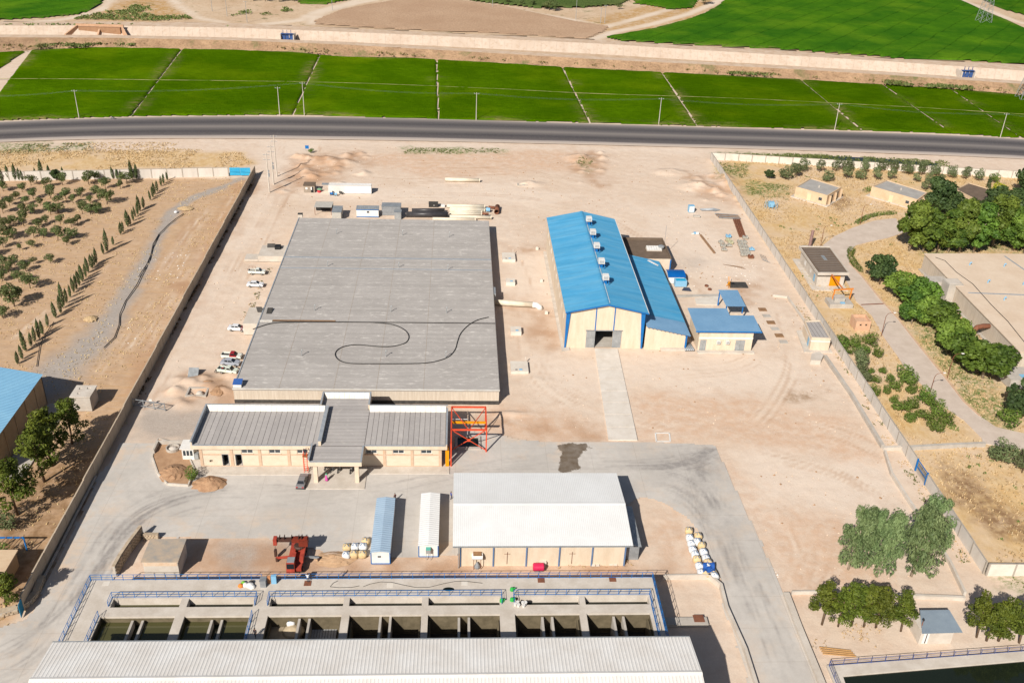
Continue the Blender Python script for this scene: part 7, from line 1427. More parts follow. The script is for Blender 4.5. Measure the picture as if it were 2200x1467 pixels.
pipe('fat rusty brown pipe section standing off the pipe stack', cp(1985,830), cp(2005,720), .75, RUST); pipe('short rusty pipe piece on top of the white pipes', cp(1710,835,.55), cp(1828,845,.55), .35, RUST); pipe('small rusty pipe behind the blue ring', cp(1830,715), cp(1950,725), .45, RUST); pipe('pale blue collar ring round the stacked white pipes', cp(1785,772,.1), cp(1860,778,.1), .62, SKYB)
T = thing('black_container', 'small black steel container behind the black pipes', 'container', cp(742,690)); part('body', MB().box(-1.45,1.45,0,1.9,0,1.1), BLACKP, T, world=False); part('lid', MB().box(-1.5,1.5,-.05,1.95,1.1,1.2), BITU, T, world=False); part('mark', MB().box(.1,.35,-.02,-.003,.5,.7), WPAINT, T, world=False)
single('crate', MB().box(*(lambda q:(q.x-.6,q.x+.6,q.y,q.y+.9))(cp(930,690)),0,.7), WPAINT, 'small white crate beside the black container', 'crate')
# container, huts and sheds behind the roof
cs = lambda x,y,z=0.0: g(620+x/9.167, 370+y/9.167, z)
a, b = cs(792,412), cs(1630,420); T = thing('shipping_container', 'long white ribbed shipping container on the sand', 'container', (a+b)/2); d = b-a
part('front_wall', MB().corr(a+Vector((0,0,.15)),a+Vector((0,0,2.6)),b+Vector((0,0,.15)),b+Vector((0,0,2.6)),42,.06), WHITE2, T); part('shell', MB().box(a.x,b.x,a.y+.1,a.y+2.5,.15,2.55), WHITE2, T); part('roof', MB().corr((a.x,a.y,2.62),(a.x,a.y+2.5,2.62),(b.x,a.y,2.62),(b.x,a.y+2.5,2.62),30,.03), WHITE2, T); part('frame', MB().bar((b.x,a.y,.0),(b.x,a.y,2.62),.16).bar((a.x,a.y,0),(a.x,a.y,2.62),.16).bar((a.x,a.y,.1),(b.x,a.y,.1),.16), WPAINT, T); part('canopy', MB().slab([(a.x-2.3,a.y+1.0,2.4),(a.x-.1,a.y+1.0,2.4),(a.x-.1,a.y+2.6,2.5),(a.x-2.3,a.y+2.6,2.5)],.05), GALV, T)
a = cs(410,400); T = thing('watch_hut', 'small grey block hut with white door beside a red tub', 'hut', a); HUTG = mat('grey_block', A(176,160,144), A(160,146,132), 1, .9); part('wall', MB().box(-1.75,1.75,0,3.0,0,2.3), HUTG, T, world=False); part('roof', MB().box(-1.9,1.9,-.25,3.2,2.302,2.45), GREYR, T, world=False); d_ = part('door', MB().box(.55,1.35,-.05,-.003,.0,1.9), DARK, T, world=False); part('leaf', MB().box(.5,.9,-.08,-.051,.9,1.9), WPAINT, d_, world=False); w_ = part('window', MB().box(-1.2,-.5,-.05,-.003,1.0,1.7), WPAINT, T, world=False); part('sill', MB().box(-1.25,-.45,-.1,-.051,.92,1.0), HUTG, w_, world=False)
a = cs(600,408); T = thing('tub', 'red plastic tub heaped with green netting', 'tub', a); part('tub', MB().lathe([(.55,0),(.7,.75),(.72,.78)],(0,.6,0),16), mat('red_plastic', A(226,70,84), A(210,58,72), 1, .5), T, world=False); part('netting', MB().lathe([(.85,.75),(.9,.95),(.5,1.2),(.1,1.3)],(.1,.9,0),10), mat('green_net', A(150,186,150), A(104,134,106), 4, .8), T, world=False)
for (x,y,m_,lb) in ((842,460,BLUEP,'dark blue cable drum lying before the white container'),(925,470,SKYB,'light blue cable drum lying before the white container')):
    a = cs(x,y); T = thing('cable_drum', lb, 'drum', a); part('flange', MB().ring((-.45,.3,.55),(-.37,.3,.55),.55,.12,16), m_, T, world=False); part('flange', MB().ring((.37,.3,.55),(.45,.3,.55),.55,.12,16), m_, T, world=False); part('core', MB().ring((-.36,.3,.55),(.36,.3,.55),.34,.12,14), m_, T, world=False)
for i,(x,y) in enumerate(((1010,430),(870,430),(1050,440))): a = cs(x,y); single('tyre', MB().ring(a+Vector((-.12,.2,.45)),a+Vector((.12,.3,.45)),.45,.25,16), TYRE, 'old black tyre leaning near the white container', 'tyre', 'old tyres by the container')
def shed(label, p00, p10, h, dep, m, n, mr=None, back=0.0):
    T = thing('tin_shed', label, 'shed', p00); x0, x1, y0 = p00.x, p10.x, p00.y; part('wall', MB().box(x0+.1,x1-.1,y0+.1,y0+dep,0,h-.05), m, T); sheets(T,(x0,y0,h),(x1,y0,h),(x0,y0+dep,h+back),(x1,y0+dep,h+back),n,3,.04,mr or m); return T
OLDG = mat('old_galvanised', A(190,186,178), A(206,200,190), .8, .6)
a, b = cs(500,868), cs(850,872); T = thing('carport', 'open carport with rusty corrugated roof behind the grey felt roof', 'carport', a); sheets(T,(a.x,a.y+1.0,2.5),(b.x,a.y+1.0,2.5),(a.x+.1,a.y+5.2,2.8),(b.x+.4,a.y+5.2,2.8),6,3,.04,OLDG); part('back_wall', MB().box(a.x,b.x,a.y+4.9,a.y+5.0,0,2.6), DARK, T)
for x in (a.x+.2,b.x-.2): part('post', MB().bar((x,a.y+1.2,0),(x,a.y+1.2,2.45),.12), RUST, T)
a, b = cs(850,950), cs(1045,950); shed('grey corrugated container shed joined to the carport', a, b, 2.6, 5.6, OLDG, 3, GALV)
a, b = cs(1340,882), cs(1775,882); T = thing('site_cabin', 'white cabin with blue eaves strip behind the grey felt roof', 'cabin', a); part('wall', MB().box(a.x,b.x,a.y,a.y+2.5,.1,2.5), WPAINT, T); part('eaves_strip', MB().box(a.x-.05,b.x+.05,a.y-.06,a.y-.003,2.25,2.5), BLUEP, T); part('base_strip', MB().box(a.x-.05,b.x+.05,a.y-.06,a.y-.003,.0,.22), BLUEP, T); sheets(T,(a.x-.1,a.y-.15,2.52),(b.x+.1,a.y-.15,2.52),(a.x-.1,a.y+2.7,2.75),(b.x+.1,a.y+2.7,2.75),6,2,.03,GALV); w_ = part('window', MB().box((a.x+b.x)/2-.3,(a.x+b.x)/2+.6,a.y-.05,a.y-.003,1.3,2.05), WPAINT, T); part('pane', MB().box((a.x+b.x)/2-.2,(a.x+b.x)/2+.5,a.y-.07,a.y-.051,1.38,1.98), GLASS, w_)
a, b = cs(1830,850), cs(2215,850); shed('grey ribbed tin shed between the white cabin and the black pipes', a, b, 2.9, 3.6, GREYM, 6, GALV, -.15); a, b = cs(2080,930), cs(2225,930); shed('small pale tin lean-to in front of the grey ribbed shed', a, b, 2.3, 2.4, GALV, 3)
# utility poles
def pole(label, q, h, arms=1, group=None, tr=False, m=None, r=.16):
    T = thing('utility_pole', label, 'pole', q, 0, group); part('shaft', MB().tube([(0,0,-.3),(0,0,h)],[r,r*.62],8), m or CONCP, T, world=False)
    for k in range(arms):
        z = h-.5-k*1.6; part('crossarm', MB().bar((-1.0,0,z),(1.0,0,z),.11), GREYM, T, world=False)
        for x in (-.9,0,.9): part('insulator', MB().lathe([(.05,0),(.09,.1),(.05,.24)],(x,0,z+.05),6), WPAINT, T, world=False)
    if tr: part('transformer_gear', MB().box(.1,.55,-.25,.2,5.2,6.4).box(.12,.5,-.2,.2,6.8,7.4), GREYM, T, world=False)
    return T
pl = [((170,254),11.0,'beside the motorcycle on the highway'),((601,248),11.4,'shorter one of the pair at the field bund'),((654,248.5),13.4,'taller one of the pair at the field bund'),((1023,259),11.3,'between two straight bunds at the highway edge'),((1415,268),11.0,'at the highway edge opposite the blue hall'),((1793,279),11.0,'leaning by a field bund opposite the white wall'),((2149,295),10.0,'last at the highway edge near the lattice tower')]
for (p_, h, lb) in pl: pole('concrete power pole '+lb, g(*p_), h, 1, 'power poles along the highway')
PTS = [g(p_[0][0],p_[0][1])+Vector((0,0,p_[1]-.4)) for p_ in pl if p_[0][0] != 601]
ends = [g(-120,262)+Vector((0,0,10.5))]+PTS+[g(2330,304)+Vector((0,0,10))]
for a, b in zip(ends, ends[1:]):
    T = thing('power_line', 'thin sagging power wires strung between the highway poles', 'wire', a, 0, 'wires along the highway')
    for o_ in (-.9,0,.9): part('wire', MB().tube([a.lerp(b,t/12)+Vector((0,o_,-1.3*math.sin(math.pi*t/12))) for t in range(13)],.007,4), GREYM, T)
for (p_, h, tr, lb) in (((579,413),13.0,True,'front concrete pole of the transformer cluster'),((588,396),13.2,True,'middle concrete pole of the cluster carrying the transformer gear'),((595,379),14.2,False,'tallest back pole of the transformer cluster')): pole(lb, g(*p_), h, 2, None, tr, r=.24)
for (x,y,h) in ((456,24,11),(488,35,11),(531,48,11),(714,22,10),(1058,16,9),(1237,42,11.5),(1290,50,8.5),(1299,50,10)): pole('thin grey power pole far beyond the canal', g(x,y,ZF), h, 1, 'poles beyond the canal', m=GALV)
def pylon(label, q, h, w_):
    T = thing('lattice_tower', label, 'tower', q); wz = lambda z: w_*(1-.62*z/h)
    for sx in (-1,1):
        for sy in (-1,1): part('leg', MB().bar((sx*w_,sy*w_,-.3),(sx*wz(h),sy*wz(h),h),.2), GALV, T, world=False)
    zs = [0]; 
    while zs[-1] < h-1: zs.append(zs[-1]+max(1.6,wz(zs[-1])*1.1))
    for z0, z1 in zip(zs, zs[1:]):
        a, b = wz(z0), wz(z1); mb = MB()
        for (p,q2) in (((-a,-a),(b,-b)),((a,-a),(-b,-b)),((a,-a),(b,b)),((a,a),(b,-b)),((a,a),(-b,b)),((-a,a),(b,b)),((-a,a),(-b,-b)),((-a,-a),(-b,b))): mb.bar((*p,z0),(*q2,z1),.10)
        part('lattice', mb, GALV, T, world=False)
    for sx in (-1,1):
        for sy in (-1,1): part('footing', MB().box(sx*w_-.6,sx*w_+.6,sy*w_-.6,sy*w_+.6,-.3,.4), CONC, T, world=False)
    return T
pylon('steel lattice tower standing in the green field beyond the canal', g(2112,49,ZF), 22, 3.6); pylon('steel lattice tower at the edge of the rice plots beside the canal', g(2199,214), 14, 3.0)
# road signs and markers
q = g(660,325); T = thing('road_sign', 'blue board sign on two thin posts at the site entrance', 'sign', q); part('board', MB().box(-.65,.65,-.03,.03,.9,2.1), BLUEP, T, world=False); [part('post', MB().bar((x,.05,0),(x,.05,2.0),.07), GREYM, T, world=False) for x in (-.5,.5)]
q = g(668,328); tree('bush', q, 0.8, 'shrub', 'small green shrub behind the blue entrance sign', 'shrub')
# canal gates and culverts
for (x,y,lb) in ((617,77,'blue triple sluice gate on the canal near the dirt junction'),(2079,156,'blue triple sluice gate on the canal near the lattice tower')):
    q = g(x,y,ZC-1.0); T = thing('sluice_gate', lb, 'sluice gate', q); NB = mat('navy_blue_paint', A(52,82,140), A(66,96,150), 1, .5)
    for dx in (-2.0,0,2.0): part('gate_leaf', MB().box(dx-.85,dx+.85,-.1,.1,-2.4,.4), NB, T, world=False); part('spindle', MB().bar((dx,0,.4),(dx,0,2.8),.25), NB, T, world=False)
    part('frame', MB().box(-3.1,3.1,-.2,.2,.42,.8), NB, T, world=False); part('platform', MB().box(-3.2,3.2,-1.0,1.0,.82,1.0), NB, T, world=False); part('pier', MB().box(-3.6,-3.1,-1.5,5.0,-3,.6), CONCP, T, world=False); part('pier', MB().box(3.1,3.6,-1.5,5.0,-3,.6), CONCP, T, world=False)
q = g(214,58,ZC); T = thing('culvert', 'pink concrete twin culvert mouth in the far canal bank', 'culvert', q); PKC = mat('pink_concrete', A(214,174,142), A(196,156,124), .5, .9)
part('headwall', MB().box(-12,12,0,.8,.0,1.2), PKC, T, world=False); part('divider', MB().add([(-.4,-6,-3.9),(.4,-6,-3.9),(.4,.4,-3.9),(-.4,.4,-3.9),(-.4,-5.5,-3.5),(.4,-5.5,-3.5),(.4,.4,.1),(-.4,.4,.1)],[(3,2,1,0),(4,5,6,7),(0,1,5,4),(1,2,6,5),(2,3,7,6),(3,0,4,7)]), PKC, T, world=False); part('opening', MB().box(-10.5,10.5,-1.2,-.05,-3.85,-.1), mat('culvert_shade', A(176,138,108), A(160,122,92), 1, .95), T, world=False)
for s_ in (-1,1): part('wing_wall', MB().add([(s_*11,-.4,-3.9),(s_*11.8,-.4,-3.9),(s_*15.8,-7,-3.9),(s_*15,-7,-3.9),(s_*11,-.4,.6),(s_*11.8,-.4,.6),(s_*15.8,-7,-2.6),(s_*15,-7,-2.6)],[(3,2,1,0),(4,5,6,7),(0,1,5,4),(1,2,6,5),(2,3,7,6),(3,0,4,7)]), PKC, T, world=False)
q = g(286,97,1.2); T = thing('culvert', 'small triple culvert under the canal embankment', 'culvert', q); part('headwall', MB().box(-8,8,-.3,.6,.2,1.3), PKC, T, world=False); [part('opening', MB().box(x-2.0,x+2.0,-.4,-.31,-1.2,.25), DARK, T, world=False) for x in (-5,0,5)]
# valve boxes and the elbow pipe between roof and blue hall
cv = lambda x,y,z=0.0: g(1040+x/3.861, 460+y/3.861, z)
for (x,y,w_,d_,h_,lb) in ((206,396,3.7,5.0,.7,'large white valve pit cover nearest the pipe stack'),(220,592,2.4,2.6,.9,'small pale valve box between the two large pits'),(265,1004,2.6,2.9,.9,'small white valve box beyond the elbow pipe'),(296,1322,4.0,4.6,.6,'large white valve pit cover at the path end of the row')):
    q = cv(x,y); T = thing('valve_box', lb, 'valve box', q); part('cover', MB().box(-w_/2,w_/2,0,d_,-.1,h_), WHWALL, T, world=False); part('hatch', MB().box(-.1,.6,.5,1.1,h_+.002,h_+.06), SKYB, T, world=False)
    if w_ > 3: part('vent', MB().bar((w_/2-.5,d_+.3,0),(w_/2-.5,d_+.3,1.6),.18), CONCP, T, world=False); part('ladder_hole', MB().box(-1.0,-.5,.6,.9,h_+.003,h_+.05), DARK, T, world=False)
for (x,y) in ((440,296),(475,562),(517,830)): q = cv(x,y); single('marker_block', MB().box(q.x-.4,q.x+.4,q.y,q.y+.7,-.1,.6).box(q.x-.25,q.x+.25,q.y+.15,q.y+.55,.602,.72), WHWALL, 'small white concrete marker block on the sand by the blue hall', 'block', 'marker blocks by the blue hall')
a = cv(122,752); T = thing('elbow_pipe', 'white elbow pipe coming out of the grey roof building', 'pipe', a); b = cv(400,775)
part('barrel', MB().tube([a+Vector((-1.5,0,.8)), b+Vector((0,0,.8))], .72, 16), WP, T, smooth=True); part('elbow', MB().tube([b+Vector((0,0,.8)), b+Vector((1.0,-.1,.75)), b+Vector((1.8,-.3,.3)), b+Vector((2.2,-.4,-.4))], .74, 16), WPAINT, T, smooth=True); part('riser', MB().box(9.35,9.9,a.y-.2,a.y+3.8,.0,3.2), GALV, T); part('saddle', MB().box(a.x+2,a.x+2.8,a.y-.7,a.y+.7,0,.3), CONC, T)
# pits
for (x,y,w_,d_,lb) in ((420,852,4.4,3.6,'open grey block pit among the dirt heaps left of the pump house'),(1123,400,3.6,2.2,'small dark concrete pit dug in the open sand'),(1588,618,5.0,3.0,'dark slab covered pit in the sand behind the blue shelter')):
    q = g(x,y); T = thing('pit', lb, 'pit', q); part('rim', plate_holes(MB(),-w_/2,w_/2,0,d_,-1.2,.25,[(-w_/2+.4,w_/2-.4,.4,d_-.4)]), CONC if x < 1500 else BITU, T, world=False)
    if x > 1500: part('lid', MB().box(-w_/2+.2,w_/2-.2,.2,d_-.2,.252,.4), BITU, T, world=False); part('hatch', MB().box(-w_/2+.7,-w_/2+1.5,1.2,2.2,.402,.5), DARK, T, world=False); part('ladder', MB().bar((-w_/2-.6,-.4,0),(-w_/2+.2,3.6,1.6),.1).bar((-w_/2-.2,-.4,0),(-w_/2+.6,3.6,1.6),.1).bar((-w_/2-.8,1,0),(-w_/2+.2,1.4,1.2),.14), YELL, T, world=False)
    else: part('shaft', MB().box(-w_/2+.3,w_/2-.3,.3,d_-.3,-1.3,-1.0), CONC, T, world=False); part('pipe_stub', MB().lathe([(.9,-1.0),(.85,-.4),(.5,.1),(.1,.2)],(.4,d_/2,0),12), CONCP, T, world=False)
q = g(414,811); single('tin_heap', MB().corr((q.x-1.1,q.y,0.1),(q.x-1.1,q.y+2,1.4),(q.x+1.1,q.y,0.1),(q.x+1.1,q.y+2,1.4),8,.06), GALV, 'leaning galvanised sheet on the dirt heap', 'sheet')
# storage yard
cy = lambda x,y,z=0.0: g(1460+x/6.67, 420+y/6.67, z)
q = cy(170,245); T = thing('cabinet', 'pale blue tilted steel cabinet alone on the sand', 'cabinet', q, .1); part('body', MB().box(-.9,.9,0,1.4,0,2.2), SKYB, T, world=False); part('door', MB().box(-.8,.8,-.04,-.003,.2,2.0), WPAINT, T, world=False)
q = cy(245,318); single('block', MB().box(q.x-1.1,q.x+1.1,q.y,q.y+.7,0,.6), CONC, 'single grey concrete block near the tilted cabinet', 'block')
for i in range(4): single('pipe', MB().tube([cy(290+i*8,195+i*6,.2),cy(490-i*12,185+i*9,.2),cy(580-i*20,210+i*4,.2)],.14,7), GREYM, 'thin grey pipe in the tangle near the panel wall', 'pipe', 'thin pipes in the tangle', smooth=True)
for i in range(5): single('plank', MB().bar(cy(505+i*14,262+i*13,.25+.1*(i%2)),cy(835+i*10,285+i*11,.25+.1*(i%2)),.4,.25), WOOD if i%2 else GREYM, 'long plank or channel in the stack against the panel wall', 'plank', 'planks at the panel wall')
for i in range(4): single('steel_channel', MB().bar(cy(775+i*26,345-i*2,.2),cy(865+i*24,590-i*3,.2),.42,.3), RUST, 'long rusty steel channel lying side by side by the panel wall', 'channel', 'rusty channels by the wall')
single('steel_channel', MB().bar(cy(300,565,.25),cy(500,820,.25),.55,.4), mat('brown_beam', A(170,136,106), A(150,116,88), 1, .8), 'long brown beam lying alone across the storage yard', 'beam')
q = cy(215,560); T = thing('scrap_heap', 'small heap of blue and white scrap at the end of the brown beam', 'scrap', q); [part('scrap', MB().box(dx,dx+.8,dy,dy+.6,0,.3+.2*k), m_, T, world=False) for k,(dx,dy,m_) in enumerate(((-.9,0,WPAINT),(-.2,.4,SKYB),(.5,0,WPAINT)))]
PAL = mat('stacked_block', A(190,186,176), A(168,164,154), 1.5, .9, vary=.08); PALY = mat('pale_green_block', A(206,202,168), A(186,182,150), 1.5, .9)
for i,(x,y,m_) in enumerate([(600,690,PAL),(625,745,PAL),(640,800,PAL),(705,610,SKYB),(700,660,PALY),(735,700,PALY),(715,740,PAL),(870,690,PAL),(930,690,PAL),(880,735,PAL),(940,740,PAL),(895,780,PAL),(960,785,PAL),(910,830,PAL),(975,830,PAL),(920,875,PAL),(985,870,PAL),(945,630,PAL),(1040,795,SKYB),(1025,905,RUST)]):
    q = cy(x,y); T = thing('block_pallet', {SKYB.name:'pale blue bundle among the pallets of blocks',RUST.name:'rust brown bundle at the end of the block pallets',PALY.name:'pale greenish block pallet in the storage yard'}.get(m_.name,'grey pallet of concrete blocks in the storage yard'), 'pallet', q, random.uniform(-.1,.1), 'block pallets in the storage yard')
    part('pallet', MB().box(-.75,.75,0,1.2,0,.12), WOOD, T, world=False); [part('block', MB().box(-.72+a*.5,-.26+a*.5,.04+b*.58,.58+b*.58,.122,.55+.3*((i+a)%2)), m_, T, world=False) for a in range(3) for b in range(2)]
for k,(x,y) in enumerate(((1150,840),(1175,850),(1200,860),(1225,870))): single('reinforcing_bar', MB().tube([cy(x,y,.1),cy(x+40,y+80,.12),cy(x+70,y+90,.1)],.07,5), GREYM, 'bent grey bar in the pile against the panel wall', 'bar', 'bars piled at the panel wall', smooth=True)
for k in range(6): single('branch', MB().tube([cy(620+k*25,985+k*4,.1),cy(720+k*30,1000+k*6,.25),cy(900+k*12,1020+k*8,.1)],[.05,.04,.02],5), WOOD, 'dry branch in the brushwood pile on the storage yard', 'branch', 'brushwood pile')
for k,(x,y) in enumerate(((385,1300),(430,1350))): q = cy(x,y); single('rusty_drum', MB().lathe([(.5,0),(.52,.05),(.5,.35),(.3,.38)],q,14), RUST, 'low rusty round fitting on the sand behind the blue shelter', 'fitting', 'rusty fittings')
q = cy(105,1365); single('dark_sheet', MB().slab([(q.x-1.4,q.y,.1),(q.x+1.2,q.y-.4,.1),(q.x+.9,q.y+1.3,.35),(q.x-.6,q.y+1.5,.3)],.05), mat('slate_plastic', A(74,82,100), A(60,66,84), 1, .6), 'dark slate sheet lying beside the blue kiosk', 'sheet')
cz = lambda x,y,z=0.0: g(1330+x/5.239, 490+y/5.239, z)
for k in range(5): a = cz(750+k*22,1388); single('pipe', MB().tube([a+Vector((0,0,.3)), a+Vector((-.3,3.6,.3))],.26,10), GREYM, 'short grey pipe in the row between the lean-to and the store', 'pipe', 'grey pipes by the store', smooth=True)
q = cz(610,1380); single('planter', MB().box(q.x-3,q.x+3,q.y,q.y+.9,-.1,.45), CONCP, 'pale concrete trough at the foot of the lean-to wall', 'trough')
single('slab_pad', MB().prism([tuple(p[:2]) for p in (cz(850,790),cz(1120,770),cz(1120,865),cz(870,860))],-.1,.1), WHWALL, 'pale concrete pad beside the blue tank shelter', 'pad')
single('concrete_strip', MB().prism([tuple(p[:2]) for p in (cz(640,755),cz(1120,745),cz(1120,770),cz(650,782))],-.1,.12), CONC, 'grey concrete strip behind the pale pad', 'strip')
for k in range(6): q = g(1640+k*9,668+k*14); single('paving_slab', MB().box(q.x-1.0,q.x+1.0,q.y,q.y+1.6,-.05,.12), CONC if k%2 else WOOD, 'loose slab in the crooked row near the small gatehouse', 'slab', 'loose slabs near the gatehouse')
# painted square on the sand
sq = [g(*p) for p in ((1408,930),(1438,930),(1440,948),(1410,948))]; mb = MB()
for a, b in zip(sq, sq[1:]+sq[:1]): mb.bar(a+Vector((0,0,.0)),b+Vector((0,0,.0)),.28,.06)
single('painted_square', mb, WPAINT, 'white square outline marked on the sand near the concrete path', 'marking')
# planter island left of the pump house, with dirt heaps
IS = [(332,960),(340,945),(395,958),(413,1000),(418,1010),(405,1045),(360,1042),(340,1020),(328,985)]
single('planter_bed', MB().prism([tuple(p[:2]) for p in gz(IS)],-.1,.35), mat('bed_soil', A(196,158,124), A(176,138,106), .8, .95, bump=.5), 'earth bed with kerb at the left end of the pump house', 'bed')
mb = MB(); P_ = gz(IS); [mb.bar(a+Vector((0,0,.25)),b+Vector((0,0,.25)),.25,.5) for a,b in zip(P_,P_[1:]+P_[:1])]; single('bed_kerb', mb, CONCP, 'concrete kerb round the earth bed by the pump house', 'kerb')
def heap(label, x, y, rx, ry, h, m, seed, z=0.0):
    r = np.random.default_rng(seed); q = g(x,y); mb = MB(); n, k = 22, 7
    for i in range(k):
        f = i/(k-1)
        for j in range(n): t = 2*math.pi*j/n; e = 1+r.normal(0,.07); mb.v.append((q.x+rx*(1-f)*e*math.cos(t), q.y+ry*(1-f)*e*math.sin(t), z+h*(f**.8)*(1+r.normal(0,.05))))
    for i in range(k-1):
        for j in range(n): a = i*n+j; b = i*n+(j+1)%n; mb.f.append((a,b,b+n,a+n))
    return single('dirt_heap', mb, m, label, 'heap', smooth=False)
DIRT = mat('heap_soil', A(192,154,120), A(166,128,98), 1.5, .95, bump=.8)
heap('brown dirt heap inside the kerbed bed',372,1018,2.6,2.8,1.2,DIRT,1,.34); heap('tan dirt heap in front of the pump house terrace',450,1040,3.3,2.4,1.5,DIRT,2); heap('rough dirt heap beside the grey block pit',400,822,1.9,1.3,.55,DIRT,3); heap('low dirt heap against the corner of the grey roof wall',470,838,1.8,2.4,.7,DIRT,4); heap('dirt heap in front of the leaning tin sheet',445,822,1.6,1.2,.5,DIRT,5); heap('rounded sand heap behind the basin deck by the crane',720,1200,3.6,2.0,.8,mat('sandy_heap', A(206,172,138), A(190,154,120), 1.2, .95, bump=.5),6)
heap('straw heap at the bend of the gravel track',398,448,2.6,1.8,.7,GOLDG if False else mat('straw', A(208,180,140), A(192,162,122), 2, .95, bump=.8),7); heap('small straw heap beside the gravel track',195,685,1.8,1.6,.8,MATS['straw'],8)
tree('bush', g(412,1028), 1.1, 'shrub', 'small green shrub on the corner of the kerbed earth bed', 'shrub'); single('ramp', MB().prism([tuple(p[:2]) for p in gz([(396,960),(432,965),(432,1005),(415,1010)])],-.1,.3), CONCP, 'concrete ramp between the kiosk and the pump house terrace', 'ramp')
T = thing('steel_tank', 'round concrete tank sunk beside the white kiosk', 'tank', g(372,965)); q = g(372,968); part('shell', MB().ring(q,q+Vector((0,0,.9)),1.3,1.1,18), CONC, T); part('pit_wall', MB().box(q.x-3.4,q.x+1.8,q.y+1.6,q.y+1.9,0,1.2).box(q.x-3.4,q.x-3.1,q.y-1.5,q.y+1.59,0,1.2), CONC, T); part('fill', MB().lathe([(1.1,.3),(.6,.75),(.1,.9)],q,14), CONCP, T)
# swing gate of pipe frames left of pump house
a, b = g(287,872), g(355,882); T = thing('pipe_gate', 'grey pipe frame gate across the dirt track by the tan wall', 'gate', a); part('frame', MB().bar(a+Vector((0,0,.3)),b+Vector((0,0,.3)),.12).bar(a+Vector((0,0,1.7)),b+Vector((0,0,1.7)),.12), GREYM, T)
for t in (0,.33,.66,1): q = a.lerp(b,t); part('post', MB().bar(q,q+Vector((0,0,1.9)),.16), GREYM, T)
for t in (0,.33,.66): p, q = a.lerp(b,t), a.lerp(b,t+.33); part('brace', MB().bar(p+Vector((0,0,.3)),q+Vector((0,0,1.7)),.09), GREYM, T)
q = g(325,870); part('sign_plate', MB().box(q.x-.3,q.x+.3,q.y-.1,q.y-.05,1.0,1.5), WPAINT, T)
# block store in the earth strip behind the deck
q = g(352,1238); T = thing('block_store', 'small square block store with sandy grey roof behind the deck', 'hut', q); part('wall', MB().box(-3.0,2.6,0,5.2,-.1,3.2), CONCP, T, world=False); part('roof', MB().box(-3.2,2.8,-.2,5.4,3.202,3.4), mat('sandy_roof', A(166,160,152), A(200,178,154), .6, .9), T, world=False)
part('rust_streak', MB().box(-2.9,2.5,-.05,-.003,2.3,3.0), mat('rust_stain', A(222,188,156), A(236,214,190), 1.5, .9), T, world=False)
# things along the white hall front
q = g(1025,1222); T = thing('water_heater', 'white round tank on a rusty frame with pipes before the white-roofed hall', 'tank', q)
for x in (-.6,.6):
    for y in (0,1.0): part('leg', MB().bar((x,y,0),(x,y,2.6),.09), RUST, T, world=False)
part('tank', MB().tube([(-.9,.5,2.4),(.9,.5,2.4)],.6,14), WPAINT, T, world=False); part('tray', MB().box(-.7,.7,-.1,1.1,2.95,3.1), WOOD, T, world=False); part('pump', MB().lathe([(.5,0),(.55,.3),(.3,.8),(.1,1.2)],(0,.4,0),10), GREYM, T, world=False)
q = g(1157,1229); T = thing('red_tank', 'pink-red rounded tank lying behind the deck railing', 'tank', q); part('body', MB().tube([(-.95,.5,.75),(-.8,.5,.75),(.8,.5,.75),(.95,.5,.75)],[.55,.72,.72,.55],14), mat('pink_red_plastic', A(226,50,96), A(206,40,84), 1, .4), T, world=False); part('cradle', MB().box(-.7,.7,.1,.9,0,.2), GREYM, T, world=False)
q = g(1166,1219); single('electric_box', MB().box(q.x-.55,q.x+.55,q.y,q.y+.7,0,1.0).box(q.x-.6,q.x+.6,q.y-.03,q.y+.75,1.002,1.06), WHWALL, 'white electric box against the hall wall', 'box')
for k,(x,y) in enumerate(((1275,1216),(1284,1216),(1313,1214),(1322,1215))): q = g(x,y); single('concrete_block', MB().box(q.x-.3,q.x+.3,q.y,q.y+.4,0,.25), WHWALL, 'small pale block on the ground along the hall wall', 'block', 'blocks along the hall wall')
for k,x in enumerate((1090,1230)): q = g(x,1195,2.5); single('conduit', MB().tube([(q.x,126.7,.4),(q.x,126.7,3.0)],.04,5).tube([(q.x-.5,126.7,2.6),(q.x+.5,126.7,2.6)],.04,5), RUST, 'thin rusty conduit cross on the cream hall wall', 'conduit', 'conduits on the hall wall')
# deck clutter
for (x,y,lb) in ((660,1258,'rusty square hatch plate behind the worker on the deck'),(1163,1251,'rusty square hatch plate above the dry basins'),(1317,1249,'rusty square hatch plate near the deck corner')): q = g(x,y,DZ); single('hatch_plate', MB().box(q.x-.55,q.x+.55,q.y,q.y+1.1,DZ+.003,DZ+.06).box(q.x-.1,q.x+.1,q.y+.5,q.y+.6,DZ+.062,DZ+.1), RUST, lb, 'hatch')
q = g(588,1254,DZ); T = thing('control_box', 'blue and white control cabinet in the railing gap of the deck', 'cabinet', q); part('body', MB().box(-.35,.45,0,.5,0,1.5), SKYB, T, world=False); part('post', MB().box(-.95,-.45,.1,.5,0,1.3), mat('orange_wood', A(214,150,104), A(196,134,90), 1, .8), T, world=False)
q = g(566,1262,DZ); single('dark_cabinet', MB().box(q.x-.5,q.x+.4,q.y,q.y+1.0,DZ,DZ+1.3).box(q.x-.55,q.x+.45,q.y-.05,q.y+1.05,DZ+1.302,DZ+1.36), GREYM, 'grey cabinet at the corner of the wet basin railing', 'cabinet')
T = thing('tool_heap', 'heap of white sheeting and orange bags on the deck', 'heap', g(525,1262,DZ)); q = g(525,1262,DZ)
